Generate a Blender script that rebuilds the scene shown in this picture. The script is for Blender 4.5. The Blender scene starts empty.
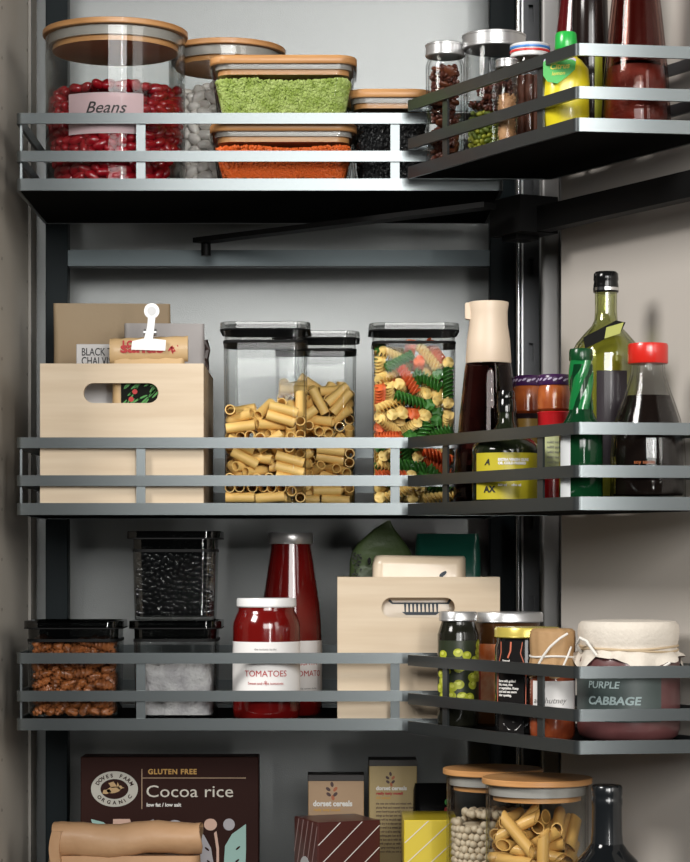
import bpy, bmesh, math, random
from mathutils import Vector, Matrix, Quaternion, Euler
random.seed(3)
sc = bpy.context.scene
COL = sc.collection
F, D0, CX, CY, ZC = 2400.0, 2.724, 332.0, 562.0, 1.2
PI = math.pi

# x, y, z in tenths of a millimetre, then the quaternion x, y, z in hundredths (w is positive)
PACK = {
 'kidney': [
49,-734,897,-65,11,-4,-92,-720,888,44,-33,-83,-157,-554,1139,-7,-3,-88,243,-689,884,10,-85,47,-3,-733,807,19,5,-9,-244,-699,843,8,87,45,30,-642,938,98,5,1,153,-712,818,-31,2,-2,-29,-515,1139,-46,88,3,-160,-643,926,-16,-27,61,357,-629,938,
-4,-18,47,-340,-636,896,-50,4,14,-61,-736,713,-7,-48,87,-151,-691,788,-43,61,-37,107,-727,726,-4,18,-97,173,-606,908,79,-16,24,-72,-621,862,53,-7,-14,377,-635,839,-10,87,-43,102,-451,1141,29,3,-18,-268,-568,944,-9,29,-6,256,-678,759,99,-8,
14,-403,-563,949,26,-90,-27,68,-633,829,14,-73,-53,-244,-673,745,-77,-55,-29,266,-425,1144,21,-54,-70,472,-556,925,-86,-48,-2,73,-732,620,-98,-10,-12,-368,-635,781,8,28,95,296,-569,879,16,23,47,-201,-406,1141,78,-55,-23,-62,-632,762,25,93,
23,-69,-402,1144,-11,-81,-58,-76,-718,616,-4,20,-96,-173,-678,677,-12,-41,56,203,-679,662,13,-4,-78,27,-653,700,48,-29,-72,524,-469,1004,21,93,26,234,-587,807,29,-93,-11,384,-387,1139,6,4,-80,-406,-554,854,12,-2,97,-264,-570,822,26,-37,-15,
151,-612,734,68,19,21,-284,-671,631,-95,9,16,280,-678,602,-89,-33,-25,199,-351,1144,-18,55,-72,391,-617,687,-12,58,-60,-65,-719,514,85,35,-6,64,-710,526,37,-10,-47,68,-341,1139,-1,7,16,473,-532,820,5,34,65,-315,-339,1141,20,-21,-49,159,
-685,562,20,-32,-53,-414,-610,682,-83,15,-23,-531,-487,885,-58,40,-63,289,-588,706,-70,66,-6,-485,-544,778,10,-40,68,-268,-587,704,15,-88,-43,-89,-618,652,28,75,-59,357,-538,786,35,9,68,407,-483,876,7,-43,-74,-155,-672,558,-43,79,-42,-450,
-445,928,-46,-82,24,101,-622,629,38,-8,24,-442,-312,1139,3,7,-36,-200,-710,466,9,86,-49,-62,-302,1144,-56,-13,5,561,-472,851,-14,-28,-87,-374,-519,767,-66,67,18,-102,-732,407,-20,50,83,548,-414,929,99,-13,-1,-259,-655,527,77,58,6,134,-695,
454,59,-19,-49,-387,-616,584,99,-10,-2,225,-670,494,-84,44,-20,505,-533,719,89,42,-14,487,-274,1144,-80,-14,0,253,-235,1205,-80,50,-11,-32,-624,554,61,-44,25,341,-269,1141,47,-83,-28,-178,-267,1144,-53,-23,20,-51,-225,1209,-30,-7,21,-230,
-581,599,-9,-84,49,315,-626,524,89,-46,-3,334,-567,614,74,-24,-42,222,-582,585,31,68,-51,-354,-530,660,22,6,-56,26,-662,437,10,14,73,458,-547,628,8,99,-12,-385,-627,488,-18,-13,96,-639,-362,926,-13,15,-57,4,-705,353,59,-79,-3,-573,-462,757,
-74,14,-64,-452,-436,797,-52,-32,-62,238,-677,396,95,-17,-12,397,-489,704,4,-43,11,442,-582,541,-6,1,41,49,-221,1139,-2,-7,-30,-94,-723,302,-27,-94,16,-358,-217,1144,-81,-10,-3,-304,-663,400,-72,-31,-62,173,-217,1139,4,6,-51,-208,-680,364,
-66,-65,-4,-473,-534,604,16,-57,-80,-144,-614,460,-67,0,11,192,-698,313,-11,-29,-84,-620,-393,813,72,-51,40,-534,-349,885,-37,-1,-73,496,-424,748,-92,17,-29,629,-334,891,-8,-10,12,110,-643,373,5,20,-75,507,-367,832,73,53,6,16,-708,256,-22,
2,81,-454,-452,671,8,-39,-57,-81,-631,372,-11,-19,13,274,-591,438,0,3,-27,-346,-522,553,77,-19,-25,127,-720,223,3,30,-92,373,-632,365,-9,87,-49,-221,-698,252,7,-81,59,427,-164,1139,2,7,-25,-548,-469,627,-57,11,59,440,-578,446,89,46,2,609,
-417,710,-31,38,-77,-76,-722,200,10,15,-32,55,-126,1190,-97,17,12,560,-479,601,-44,68,57,-477,-536,503,9,27,-96,-196,-153,1139,4,-7,49,-71,-151,1139,7,2,-95,-278,-563,450,-3,-92,35,632,-355,797,-12,-8,27,-578,-264,943,39,90,-17,-521,-364,
770,42,63,-1,318,-660,273,-21,38,35,467,-436,641,18,-9,-97,-356,-642,296,37,11,90,366,-520,500,-32,-49,37,-618,-206,1017,-2,24,37,-428,-131,1141,29,2,32,-430,-575,399,-46,-88,-11,290,-130,1139,42,-90,3,-641,-296,846,15,22,-94,-107,-73,1208,
3,-5,54,232,-65,1219,-84,54,9,90,-626,280,97,-10,-9,40,-701,155,44,34,56,162,-713,130,-26,-8,13,-290,-104,1144,-22,79,-52,215,-587,339,-49,-23,-1,259,-670,193,-22,32,-11,364,-64,1201,-94,19,-4,-194,-598,306,5,-19,97,-74,-720,100,14,-19,-95,
-74,-624,262,85,-23,33,-170,-684,155,-12,16,-65,674,-227,913,98,16,-5,-612,-359,690,-7,7,0,556,-478,485,-40,86,28,-324,-550,363,-50,-85,-13,160,-83,1139,98,-20,7,46,-735,52,56,-11,-2,535,-335,716,-37,80,37,612,-175,979,87,32,23,-458,-439,
536,-23,-56,-42,486,-540,360,-17,98,4,-706,-217,895,8,54,61,478,-68,1141,0,29,92,426,-586,273,-82,-56,8,578,-238,851,-33,40,-77,450,-444,506,-68,-25,-69,-714,-158,981,2,-14,-68,-200,-707,62,25,-52,81,607,-376,611,41,13,-42,-401,-476,442,56,
-48,-5,-287,-653,138,96,22,-11,-521,-480,426,-6,23,-83,-592,-279,761,-34,-25,9,385,-495,400,2,-17,-96,-597,-375,596,-18,92,-35,-240,-602,214,77,32,4,-566,-425,505,57,1,39,-12,-40,1144,4,82,-57,-224,2,1207,89,46,-5,135,-618,175,45,3,-88,
-521,-526,327,-40,-78,47,345,-532,312,11,-37,-80,-461,-570,248,-21,-31,91,231,-687,50,-88,-41,2,668,-280,727,3,21,-93,-66,-624,151,17,-26,-10,694,-221,817,7,-35,-81,271,-569,236,-7,-82,-54,115,5,1189,44,-88,14,519,-369,562,58,-69,-26,-549,
-16,1141,-28,-9,52,-407,-611,150,-40,-25,-35,-327,-554,243,85,-2,27,-675,-222,790,49,-14,24,337,-632,107,-55,-71,1,424,-596,164,-41,15,52,-620,-156,893,47,47,-25,-630,-85,1009,-73,42,17,-436,-6,1141,-28,-9,52,-315,-3,1141,-2,29,-89,-141,0,
1141,-25,-16,27,237,0,1139,-7,2,95,-31,50,1223,36,40,82,278,49,1215,-2,0,99,730,-111,947,-77,-42,40,98,74,1254,90,1,18,-408,-486,317,37,-2,-57,525,-437,398,-16,-99,4,-363,-641,52,53,-22,-21,232,-591,134,-38,91,10,142,-637,52,51,26,49,27,
-630,61,17,40,-85,645,-132,883,55,11,-21,620,-389,449,12,50,-26,589,-215,738,74,16,43,-602,-420,395,32,25,-40,-582,-272,639,-89,20,30,651,-278,630,16,-13,97,355,28,1139,-73,-68,-5,-123,-619,47,99,-15,5,502,-516,212,-53,-60,32,-622,-338,505,
-31,90,27,570,-456,307,-27,90,-29,-735,-7,1051,-61,56,-38,631,-310,541,17,18,96,-312,-547,138,-11,-88,46,-643,24,1087,-45,-86,14,470,57,1142,-88,45,3,396,-495,220,-52,82,20,-260,-598,47,5,6,-64,-702,-86,897,-97,-19,-10,706,-19,1006,-74,-10,
17,431,-590,49,87,40,19,-683,-275,572,-53,6,-46,522,-344,453,6,-48,-71,-696,-222,656,59,-68,29,-414,-493,199,73,21,58,-523,-522,150,18,51,79,464,-426,309,-55,70,-43,-135,122,1216,-67,-70,14,-623,-177,714,8,20,95,-535,-340,442,29,93,19,-505,
-392,349,-56,54,-36,60,86,1144,-53,-23,19,-713,-122,791,-40,1,91,-495,-449,245,92,27,28,278,-565,49,4,29,-95,-568,106,1155,-24,71,-50,-202,97,1139,5,-100,0,-597,-418,282,-3,-40,61,698,-180,669,-34,45,-82,173,147,1204,-73,-66,-18,-488,-543,
53,11,81,56,-452,115,1144,26,-77,-50,542,-501,116,-20,82,-28,-264,156,1210,-24,-5,-61,364,147,1194,-99,4,5,-335,118,1141,46,-84,-21,77,180,1240,61,3,49,701,70,1056,55,-6,-1,661,-16,911,-5,-78,-61,618,-82,801,61,-51,-60,-42,124,1144,-78,-25,
27,-44,181,1238,23,34,81,377,-501,99,14,-88,3,260,126,1139,6,-4,82,-629,39,991,-17,-30,57,-729,17,955,3,3,64,717,-105,746,-90,-38,17,730,-55,828,73,-62,17,544,135,1139,90,-43,7,658,-284,441,59,17,9,562,-335,351,48,84,15,-402,186,1220,54,
-21,-35,605,-200,569,-89,-23,-35,519,193,1221,13,-43,-89,-635,-47,821,5,22,87,-675,-263,457,46,-20,-77,-372,-505,50,-38,-90,14,458,-440,156,43,-1,67,-640,-317,359,17,95,-27,-583,-223,516,-71,-2,68,616,-118,676,57,29,51,294,225,1245,96,0,9,
687,-212,513,50,85,-4,-616,-147,619,-25,-28,81,534,-376,232,36,-18,-48,706,214,1209,50,-14,-55,-474,-417,151,-51,-82,-14,-609,-411,155,-61,-10,-39,-723,-116,646,-56,-51,-41,623,-337,273,-42,4,-44,703,70,951,80,11,-6,631,190,1144,-51,-64,50,
-540,-349,242,27,-32,12,-635,42,890,31,-27,-47,-635,-67,708,21,-83,31,615,-390,159,-65,65,19,100,201,1140,-99,12,7,-165,254,1222,-14,-7,-98,-734,35,857,-60,57,-38,-660,-330,246,64,-21,-59,-604,208,1141,-82,-49,7,649,-272,340,2,17,93,-688,
-157,531,5,98,15,585,-217,430,4,58,-59,-582,-440,57,-30,-76,58,-81,217,1144,-23,53,-80,31,267,1223,24,17,-90,156,282,1244,32,19,-84,478,-434,49,71,-64,-25,-477,224,1139,7,2,-95,-704,231,1148,51,49,39,-600,-225,385,-12,18,94,718,-113,569,
-41,83,-36,-210,231,1139,6,-4,82,462,281,1221,98,13,-3,-732,-2,748,-47,-11,-64,299,236,1144,-18,-55,81,-648,283,1220,6,26,87,430,235,1139,81,-58,6,582,-419,50,-4,14,-67,-340,240,1144,-20,79,-52,-579,-262,295,8,88,30,713,65,838,-34,-4,-93,
726,-45,652,-80,-42,26,629,43,791,-52,-82,-2,592,305,1221,72,-43,-41,706,-181,409,-8,82,-35,532,-338,133,53,-76,-37,-289,319,1222,-99,-1,-10,-496,-379,52,-35,-46,72,-655,70,787,-80,1,-12,-705,-19,638,-59,6,16,316,356,1261,53,47,58,540,285,
1139,55,-83,4],
 'white': [
-200,323,1249,-2,-7,-35,-417,393,1252,-24,14,-24,299,-501,53,-2,-7,-23,-608,-52,56,-21,14,-63,-375,-336,70,89,-33,21,438,-379,65,-27,-13,90,-277,-543,460,-94,30,-4,205,582,1269,-79,31,14,235,524,1356,31,-19,65,-266,-440,83,-55,73,25,490,
-262,53,-6,3,92,178,265,1249,-78,-62,-6,88,-483,174,-15,73,-67,427,-439,298,-90,-39,12,-424,-442,62,-7,-45,84,-453,-233,82,91,-14,39,-165,-436,1240,5,-20,71,-233,-60,1249,-1,-100,0,499,26,55,-18,22,-55,9,-599,55,-28,-1,-24,-347,512,1267,
-72,-7,29,100,-489,55,-28,3,16,456,-392,188,-92,-11,18,1,486,1249,-5,2,91,-304,-441,214,-31,-11,56,-269,-294,1249,7,-1,98,401,-293,149,-16,11,-92,459,410,1282,12,-52,61,427,-260,793,-38,59,48,-486,-80,64,61,-55,-25,188,-584,68,7,77,-63,
-173,-581,54,20,98,-4,613,-24,62,-59,-56,37,-524,-327,92,-59,-18,78,-457,-225,397,68,-72,-6,60,608,1286,-18,-82,-26,-536,309,1272,71,16,49,334,-407,110,78,-41,1,-219,576,1333,-65,31,68,-434,-408,183,27,11,96,521,58,807,95,-11,27,-107,-483,
63,80,-12,-7,106,-597,160,11,-14,-96,-525,64,68,86,10,-15,444,-225,964,-12,-43,31,112,-111,1252,83,-47,-20,504,29,167,82,-48,-22,512,-259,204,90,-37,-16,348,504,1267,58,-7,-47,331,-515,237,4,-88,-18,482,-137,86,61,-65,33,-307,-534,122,-86,
15,-10,62,-516,607,-91,35,5,505,317,1352,-73,18,-10,86,-482,305,-67,-14,-14,20,287,1257,57,-1,13,247,-486,150,-15,-16,80,-456,224,1249,-6,-3,-87,-578,-214,99,-58,-19,-68,-369,-323,223,39,-63,0,-488,-326,300,60,-67,-37,-303,-428,411,20,2,13,
-566,-89,157,-53,-85,3,609,58,195,-20,57,24,478,-114,361,42,59,40,324,-380,258,31,-71,-51,251,-447,366,-75,-59,-5,107,606,1408,-84,13,15,205,-487,248,-7,-24,69,-86,614,1261,-72,3,9,-67,-578,148,11,3,45,-488,-240,197,63,-76,0,326,236,1257,
-26,-51,79,-328,166,1252,-11,26,-95,-183,-484,171,-81,56,11,-601,-141,256,-28,-67,45,-457,-404,442,47,85,11,-382,-473,303,28,89,-27,-467,-157,291,-34,34,-37,14,-600,245,-80,-40,-12,584,-198,86,-72,-31,60,363,-380,386,-56,-46,65,572,226,
1257,-38,-42,69,325,-525,411,68,43,-10,-394,-354,360,14,-7,-87,-362,-485,546,-19,-7,-47,-209,-450,296,-84,34,10,557,-234,309,68,-50,-46,269,408,1249,60,80,-4,-238,67,1252,27,7,-3,152,-586,302,-65,-55,-32,353,-356,545,-45,-32,-70,428,-270,
305,-71,-61,18,490,-113,224,16,-51,-18,-597,52,210,63,47,-7,-594,138,1257,-35,45,-72,-217,-577,232,-8,-48,85,-518,-30,237,91,16,-36,-364,-177,1252,17,-23,-90,486,-367,384,78,52,-23,-167,494,1252,13,-24,-94,533,59,480,98,9,-1,601,-88,173,
-69,-39,30,158,-473,700,1,47,-88,-84,-522,246,-65,63,-40,-595,-156,491,-67,-14,-61,-344,510,1394,-50,-16,25,85,507,1338,43,-41,80,-104,-483,577,-66,13,-13,-80,386,1257,14,55,82,-563,-213,346,58,16,62,319,-450,501,54,-34,-13,614,-73,294,56,
-55,-49,333,397,1345,90,-21,-16,-285,430,1312,4,21,-84,-373,-332,490,-23,38,70,-34,-526,353,23,44,68,465,-394,513,84,38,9,-241,-533,358,-86,-38,-16,426,292,1260,-19,-79,52,436,-269,417,94,18,-6,69,-571,406,13,18,65,-539,-284,473,-31,-2,83,
-70,-597,626,12,-93,-27,-128,-596,392,61,55,-49,-74,604,1381,43,-3,29,-104,-483,1134,-7,52,83,-491,-88,464,-12,-13,67,544,-267,506,74,21,-57,501,28,278,-51,-80,21,-495,53,310,-55,-14,-65,-143,183,1252,-2,-28,-94,-331,286,1286,-77,33,40,579,
64,356,48,24,-5,232,-564,541,-98,-13,9,-570,-65,369,-11,98,-17,192,-548,441,-28,36,-70,-433,-242,537,15,79,29,532,65,683,-6,87,-49,-47,-524,466,11,0,-54,139,414,1257,-45,-35,38,483,137,1250,0,0,92,-335,-384,622,27,27,77,-595,67,715,-38,64,
60,509,189,1344,-4,-9,-28,-457,-404,587,82,-22,51,-327,-384,737,-40,14,-52,387,-476,632,-50,0,46,-59,474,1347,-37,-19,42,246,-464,597,-14,34,79,-499,-104,580,-54,78,-32,-386,-31,1252,21,-19,-81,104,-488,511,-95,-18,-18,-148,-568,524,-40,-1,
-61,578,-32,414,10,-95,-23,-600,59,368,49,20,-85,479,-131,684,-79,-10,60,-224,-452,678,67,-53,43,40,-608,694,-73,23,63,-603,-39,490,-40,32,75,589,-156,433,-60,19,58,-237,229,1335,-12,22,-96,-51,78,1252,-3,-96,25,-468,272,1368,-81,34,14,54,
-615,525,11,-76,63,-354,-502,688,37,49,76,146,446,1422,-37,80,-38,483,-131,489,29,-21,-82,342,-365,1200,28,8,53,268,127,1252,26,-10,-8,123,-293,1257,-60,57,-31,30,-503,779,95,-8,-9,466,-336,610,90,-23,-3,607,-33,530,28,11,-74,-538,-268,593,
-14,-40,87,-250,-438,528,-50,-57,60,370,487,1397,80,-40,-11,-446,-222,679,61,-60,36,-153,500,1409,-37,84,31,-578,65,520,17,-86,46,-359,-488,821,-86,36,36,-461,-194,805,63,76,-14,58,162,1252,28,1,-23,-497,47,627,41,-22,58,-485,74,1235,-85,
-19,-8,298,-416,733,-43,68,-7,-216,-552,618,-16,97,14,580,-150,580,-11,-24,75,385,-360,698,-27,-31,77,240,376,1441,-40,50,-58,-432,386,1363,-10,-96,27,413,-449,790,27,-94,-20,-209,-577,725,42,0,-16,-493,-36,708,-27,-76,24,-596,-66,632,11,
-14,54,-477,-338,688,94,1,-2,452,-218,614,63,54,-47,-14,-349,1252,25,-93,-24,190,-586,655,48,4,11,28,392,1353,42,-40,67,-45,-45,1252,27,8,3,563,-236,669,56,-38,-66,381,-358,856,-26,30,85,342,-106,1249,89,-45,6,-507,66,846,-67,37,31,-559,
-163,693,35,-16,31,615,42,1222,60,62,44,-530,-309,798,-63,-51,57,176,348,1347,6,18,23,-278,-499,898,-2,11,-88,254,-217,1249,0,7,0,502,-1,579,19,-20,-78,-282,420,1424,-77,-46,8,-69,-601,770,-66,52,50,518,-325,738,11,37,-78,-75,-495,694,6,
-96,26,-576,194,1366,49,70,23,-108,-421,1342,75,65,5,522,-317,861,-57,75,34,-349,75,1342,1,-12,-85,-318,-372,886,34,-67,28,306,284,1370,-64,-17,-12,-433,-397,788,-45,-55,23,604,-45,661,60,-78,9,-80,297,1342,-35,78,-25,181,-458,820,-62,-3,
22,-617,-40,766,-30,61,-27,-159,-476,805,14,-4,98,-96,-254,1257,26,-51,-65,615,-15,771,29,-40,-64,271,-538,753,-9,-90,-43,497,-52,775,-44,30,69,32,-497,891,-97,0,-8,-587,-158,812,-47,76,-8,-605,5,1333,40,-56,-65,504,-160,896,-31,-44,83,
-489,-95,1108,-7,28,66,143,38,1249,0,-7,5,-560,-251,1021,-30,-80,35,291,-403,927,94,19,27,403,-302,1036,-61,73,25,-192,-585,851,83,-16,9,-494,57,1057,41,-73,28,112,-605,806,-32,45,-83,-446,-210,924,-48,38,-37,-196,120,1358,-10,28,-89,93,
-476,1232,-71,-69,-8,510,-330,969,-43,88,13,-501,-62,850,-41,-52,73,555,-179,791,-20,96,-17,406,10,1249,2,7,-24,492,28,1038,30,-37,-47,-474,-350,916,-96,10,10,547,-43,1271,-21,-72,42,-373,-473,967,13,-25,-45,332,-500,874,3,96,-13,601,-84,
878,-71,67,-10,51,240,1354,-93,12,19,282,-512,988,62,47,62,-205,360,1359,-63,-27,16,213,-567,882,-46,-63,-58,-70,-576,934,-61,-74,6,-464,129,1346,0,-13,-93,-614,-19,906,31,38,58,-177,0,1336,65,31,-13,167,-466,974,63,-49,54,-221,-540,1091,
88,-45,-13,148,-13,1347,24,-83,-49,-565,-221,909,89,-38,-25,581,-208,1062,45,-74,-38,-454,-204,1042,4,17,76,564,-92,981,-6,-18,97,400,-459,998,34,-84,29,-471,-377,1027,-56,71,6,-221,-576,979,88,-6,-19,-36,-609,1249,-18,1,-7,-600,51,1009,
-24,35,40,167,142,1328,-1,-3,-83,79,-603,940,-9,-24,9,-610,48,1156,1,51,32,236,-472,1168,-42,23,-69,324,-396,1074,16,81,-55,37,-501,1020,-66,-54,-18,-288,-529,1194,8,92,-29,499,21,919,-8,19,-70,42,52,1332,-31,48,-62,-485,-368,1164,38,2,82,
290,-6,1319,-38,-20,79,604,44,958,-84,-25,46,-512,-61,971,-88,-45,-17,-200,-174,1257,55,16,8,-99,-130,1339,43,-34,-39,216,-578,1052,45,-41,49,-368,-476,1078,-46,-89,3,-158,-474,948,18,52,-30,13,-164,1271,-54,51,-12,13,-272,1339,96,15,3,492,
-368,1076,-69,-39,7,471,-265,1150,-15,-4,27,263,-340,1292,34,75,-56,-524,-46,1267,32,-81,-48,-298,-409,1275,63,-8,-45,180,228,1417,-17,-84,49,-601,-93,1039,47,82,-10,-370,-327,1018,-72,10,-64,440,-254,1259,-19,-52,83,136,-510,1124,-5,-23,
-73,408,92,1334,-51,15,-47,-272,-429,1024,-31,-70,34,-602,-92,1158,-9,-29,-49,65,-608,1053,-4,95,-28,611,22,1091,-67,60,-24,490,-151,1226,0,-6,90,-547,-248,1140,-39,-88,-24,198,-457,1283,-60,47,-43,-85,-575,1044,-45,88,10,488,-126,1085,1,
74,35,-407,-277,1150,-66,41,-30,7,-575,1142,29,-45,-74,344,-504,1132,92,18,34,-499,-178,1238,-59,70,-39,292,144,1368,-46,-33,35,-362,-425,1178,95,19,-22,-53,135,1342,-12,-13,-75,-194,-277,1336,11,10,56,218,-92,1279,43,-67,-12,-140,-593,
1166,-90,24,32,521,-23,1153,28,0,-38,460,-393,1185,32,14,-80,-27,-479,1280,-22,95,-6],
 'riga': [
60,-369,56,0,61,79,-251,-145,56,0,13,-99,-176,369,56,13,0,0,175,14,56,37,-11,-26,83,-257,56,-13,0,0,-120,63,56,-34,93,-12,-289,-369,56,-79,0,0,289,369,56,61,0,0,64,-86,56,-97,19,-2,404,247,123,-66,70,6,-404,255,56,56,-56,-43,-276,-257,56,
61,0,0,138,174,56,29,95,13,404,-170,56,56,56,43,-292,-255,168,70,-70,-9,-78,158,159,35,63,43,338,-246,148,-59,-52,35,-404,-255,168,-43,43,-56,-310,232,120,68,-38,-50,66,246,169,14,-29,-64,-404,-255,280,-65,-65,27,-361,94,162,77,-52,-32,224,
-247,168,58,-72,-30,292,247,168,43,43,56,8,-185,168,62,-77,-10,180,246,168,70,-70,-9,-32,247,230,-60,-52,56,285,-7,168,-61,-2,3,109,-247,168,-47,-38,50,-161,-245,168,-74,66,-9,-335,36,311,29,-81,-27,172,369,283,-61,-8,-6,-310,-223,348,-18,
-88,19,404,244,246,-66,70,6,281,-369,264,-38,12,5,-204,249,159,57,-47,-48,226,39,269,77,0,2,-146,252,257,15,16,67,-82,-211,247,31,-44,-59,282,-72,279,-94,-1,1,-61,311,350,-4,-76,62,-221,-42,284,41,-78,31,235,50,390,4,10,-99,290,-257,280,38,
0,0,-404,246,323,15,-38,-59,-109,-80,333,61,27,35,178,-62,391,-94,0,0,169,159,334,-37,16,5,281,-369,380,8,-79,60,-245,238,317,2,22,73,404,247,371,24,6,-70,49,-255,280,-27,-27,65,-32,240,442,8,-14,64,187,275,398,19,60,73,-111,-257,366,-89,
-40,4,289,-164,343,-99,0,1,-85,151,542,40,-40,15,-233,-260,428,-15,43,-80,211,-256,409,59,1,-1,181,349,499,55,24,-10,281,-369,496,-13,-13,-98,-233,-368,507,11,24,-3,169,182,510,9,-38,-91,-404,246,443,48,63,32,-67,-296,518,5,-24,95,-292,247,
419,68,-71,-5,404,135,516,43,43,56,404,-169,477,-44,-8,70,-42,-146,524,-78,30,-44,197,274,598,9,-40,-89,171,-231,556,71,50,-14,-287,369,512,61,3,-2,-131,273,578,93,33,14,235,83,615,-5,94,32,-324,-92,500,-19,-3,-62,124,44,494,-8,57,-80,301,
-245,579,33,-56,-50,404,369,665,-43,56,43,-171,201,674,9,-39,-91,-337,-12,594,72,51,16,-284,-369,662,23,-37,90,226,186,662,-64,2,18,-256,302,616,-8,84,-35,174,-56,503,57,11,14,292,140,756,-38,48,-52,-402,250,632,-67,-69,17,63,31,703,5,6,
-100,-234,-24,648,-3,-85,25,404,226,816,-59,67,22,-285,-252,660,85,-4,-3,175,-34,614,89,2,2,-404,248,746,-64,67,-24,43,229,788,57,76,4,-172,53,514,55,31,-65,404,-237,658,-1,-20,-68,-235,-138,663,96,-9,-27,-56,-210,709,70,-70,14,-72,230,801,
67,-57,-44,55,-369,695,-24,58,76,218,369,743,82,-18,43,404,-118,737,-62,49,-51,-404,142,848,-24,-30,64,-160,-215,775,-42,49,-56,235,-253,694,-41,-34,77,292,-195,772,2,49,51,-293,250,774,-50,48,-54,154,246,809,28,-22,-57,-284,-369,868,-4,79,
61,-186,207,801,55,-46,-53,-64,-214,874,48,-55,69,241,248,889,56,-27,-44,74,-81,742,-51,-64,-4,-42,72,858,73,-63,-27,139,-170,784,-9,18,-89,-266,-174,801,-35,-46,48,102,246,909,-35,-47,70,282,17,882,88,10,-20,-281,368,915,-3,97,17,63,-299,
898,-5,-1,21,-374,-173,844,-37,72,-27,-178,-134,898,8,-2,-82,354,134,970,55,74,34,-268,90,925,11,-94,33,174,-99,897,-13,2,2,238,369,1017,99,1,-7,-281,200,942,10,-94,33,175,-369,962,-13,-13,-98,-288,-291,981,-3,33,90,404,-210,884,-69,-60,37,
-50,185,1023,-20,46,-63,-266,-35,1028,-40,2,-2,48,117,987,30,2,63,-90,-174,1008,-98,10,15,-281,294,1004,-12,-65,75,403,-74,1078,-17,-71,4,252,101,1007,-48,33,-47,-280,181,1056,16,57,81,190,-150,997,15,15,96,-402,-255,1064,61,61,36,284,295,
1098,-37,7,3,-286,368,1090,1,99,-16,-6,-256,1077,85,45,28,404,-199,1123,-64,-54,-46,-1,29,1067,64,31,52,163,-48,1100,-76,61,-23,211,-369,1068,38,12,-5,-286,68,1080,4,98,17,289,-143,1102,24,5,71],
 'rigb': [
238,-244,56,0,-61,79,24,16,56,55,57,44,138,-244,168,92,0,0,-404,-130,56,-27,27,-65,50,244,56,79,0,0,-290,244,56,79,0,0,-244,125,124,-25,62,-51,404,-122,124,-6,24,66,260,148,56,57,21,27,-119,-244,56,13,0,0,-180,-172,149,43,19,4,326,81,122,
-44,86,0,242,-118,153,20,80,-51,-379,129,168,57,56,43,-110,50,108,25,-12,-85,-63,-121,260,66,60,-20,-94,244,271,-12,38,5,-190,49,190,45,-56,-64,60,-124,219,-48,26,-77,-404,-124,243,26,8,-70,156,244,229,-89,11,26,-290,-157,293,95,25,-20,-41,
133,308,37,-11,68,80,68,214,-76,-32,52,333,107,257,29,-3,-71,-191,-244,306,56,30,-23,220,127,263,-54,71,-8,-216,130,309,45,86,3,-322,89,280,45,81,34,281,-56,306,-3,97,-12,-291,128,395,56,54,45,277,52,353,88,6,13,179,-244,651,2,-79,61,-10,
-131,408,83,-51,13,-203,-162,446,24,93,-25,216,-184,311,17,17,96,-404,124,411,-15,4,-71,301,-123,419,5,-14,83,-200,-244,560,-77,-13,-17,174,-122,439,-9,-19,83,404,-126,485,70,70,6,-275,-55,503,-7,-49,-86,-296,145,515,93,36,-7,281,244,449,
-10,-60,-79,404,-126,597,-45,-41,58,-268,-142,582,-92,-12,11,173,-190,554,1,-92,38,-140,145,539,-50,-12,34,27,92,390,95,20,-24,9,49,534,-37,55,-63,-196,-29,644,97,7,3,284,130,470,45,-1,6,338,139,620,56,3,54,-59,242,633,0,-2,100,-54,-124,
749,28,22,70,214,-154,719,-5,71,56,296,-118,649,-89,14,-41,-282,-244,747,61,9,-7,-321,244,614,-51,32,77,141,82,570,-45,-37,43,-284,-143,697,-6,11,-99,52,115,711,66,63,37,-404,192,734,33,-48,52,182,121,697,-30,-56,48,404,-66,802,50,-71,1,
-179,-119,803,58,69,17,-174,132,660,3,48,-88,292,107,729,71,69,18,68,121,841,-35,50,-61,-404,-44,768,36,68,19,-184,114,770,96,-3,2,107,-122,771,-72,-58,25,-9,-116,912,-78,59,-1,323,34,824,-83,-55,4,-292,-112,810,70,66,-26,404,119,939,-23,
31,-64,-404,125,922,-68,-61,-36,110,-121,904,-27,-57,56,291,-93,932,7,6,70,-126,-118,908,-17,-4,80,-292,125,878,64,67,24,206,124,866,8,9,65,-155,243,864,9,47,-5,168,124,974,-66,57,-37,36,-244,1233,-51,-11,-85,-5,241,1054,33,-66,51,-44,244,
1320,58,24,-18,-186,-29,1000,17,7,-90,404,244,1185,27,65,-27,-130,-244,1050,-94,-4,-31,50,-188,1009,22,2,-18,-404,43,998,-71,-50,-50,202,242,1076,-21,-77,-51,-151,122,932,75,32,-6,-63,-126,1158,-27,24,55,404,10,1039,-69,71,-5,-276,-170,
1051,-26,96,8,286,-172,1062,31,89,-29,92,24,1064,44,-47,-46,-295,-48,1066,66,0,35,-212,140,1071,75,36,-6,33,22,1160,-19,-7,77,191,16,1129,50,65,40,-185,-122,1202,37,-23,-77,335,-50,1131,15,68,50,-26,11,1265,-16,-10,74,-288,244,1128,0,99,
-14,307,-244,1223,-35,-39,-16,289,244,1335,-10,-66,-9,-304,-121,1180,-38,-43,42,-404,-106,1231,-35,-19,68,293,58,1189,21,56,43,-206,114,1207,23,-34,91,404,13,1245,56,-70,-9,-95,-13,1354,19,-5,-84,128,170,1337,77,4,55,-216,110,1442,-45,-59,
52,182,28,1243,-59,66,-40,-276,-120,1298,-70,-68,0,196,-46,1376,-19,-7,14,-267,-242,1375,3,-53,85,-64,244,1469,-18,-76,-58,254,-190,1313,29,31,-88,-264,178,1334,59,-4,-18,-258,-138,1416,-100,3,-7,-288,244,1242,1,92,-39,281,93,1335,4,-79,
-59,-397,93,1406,43,6,69],
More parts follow.
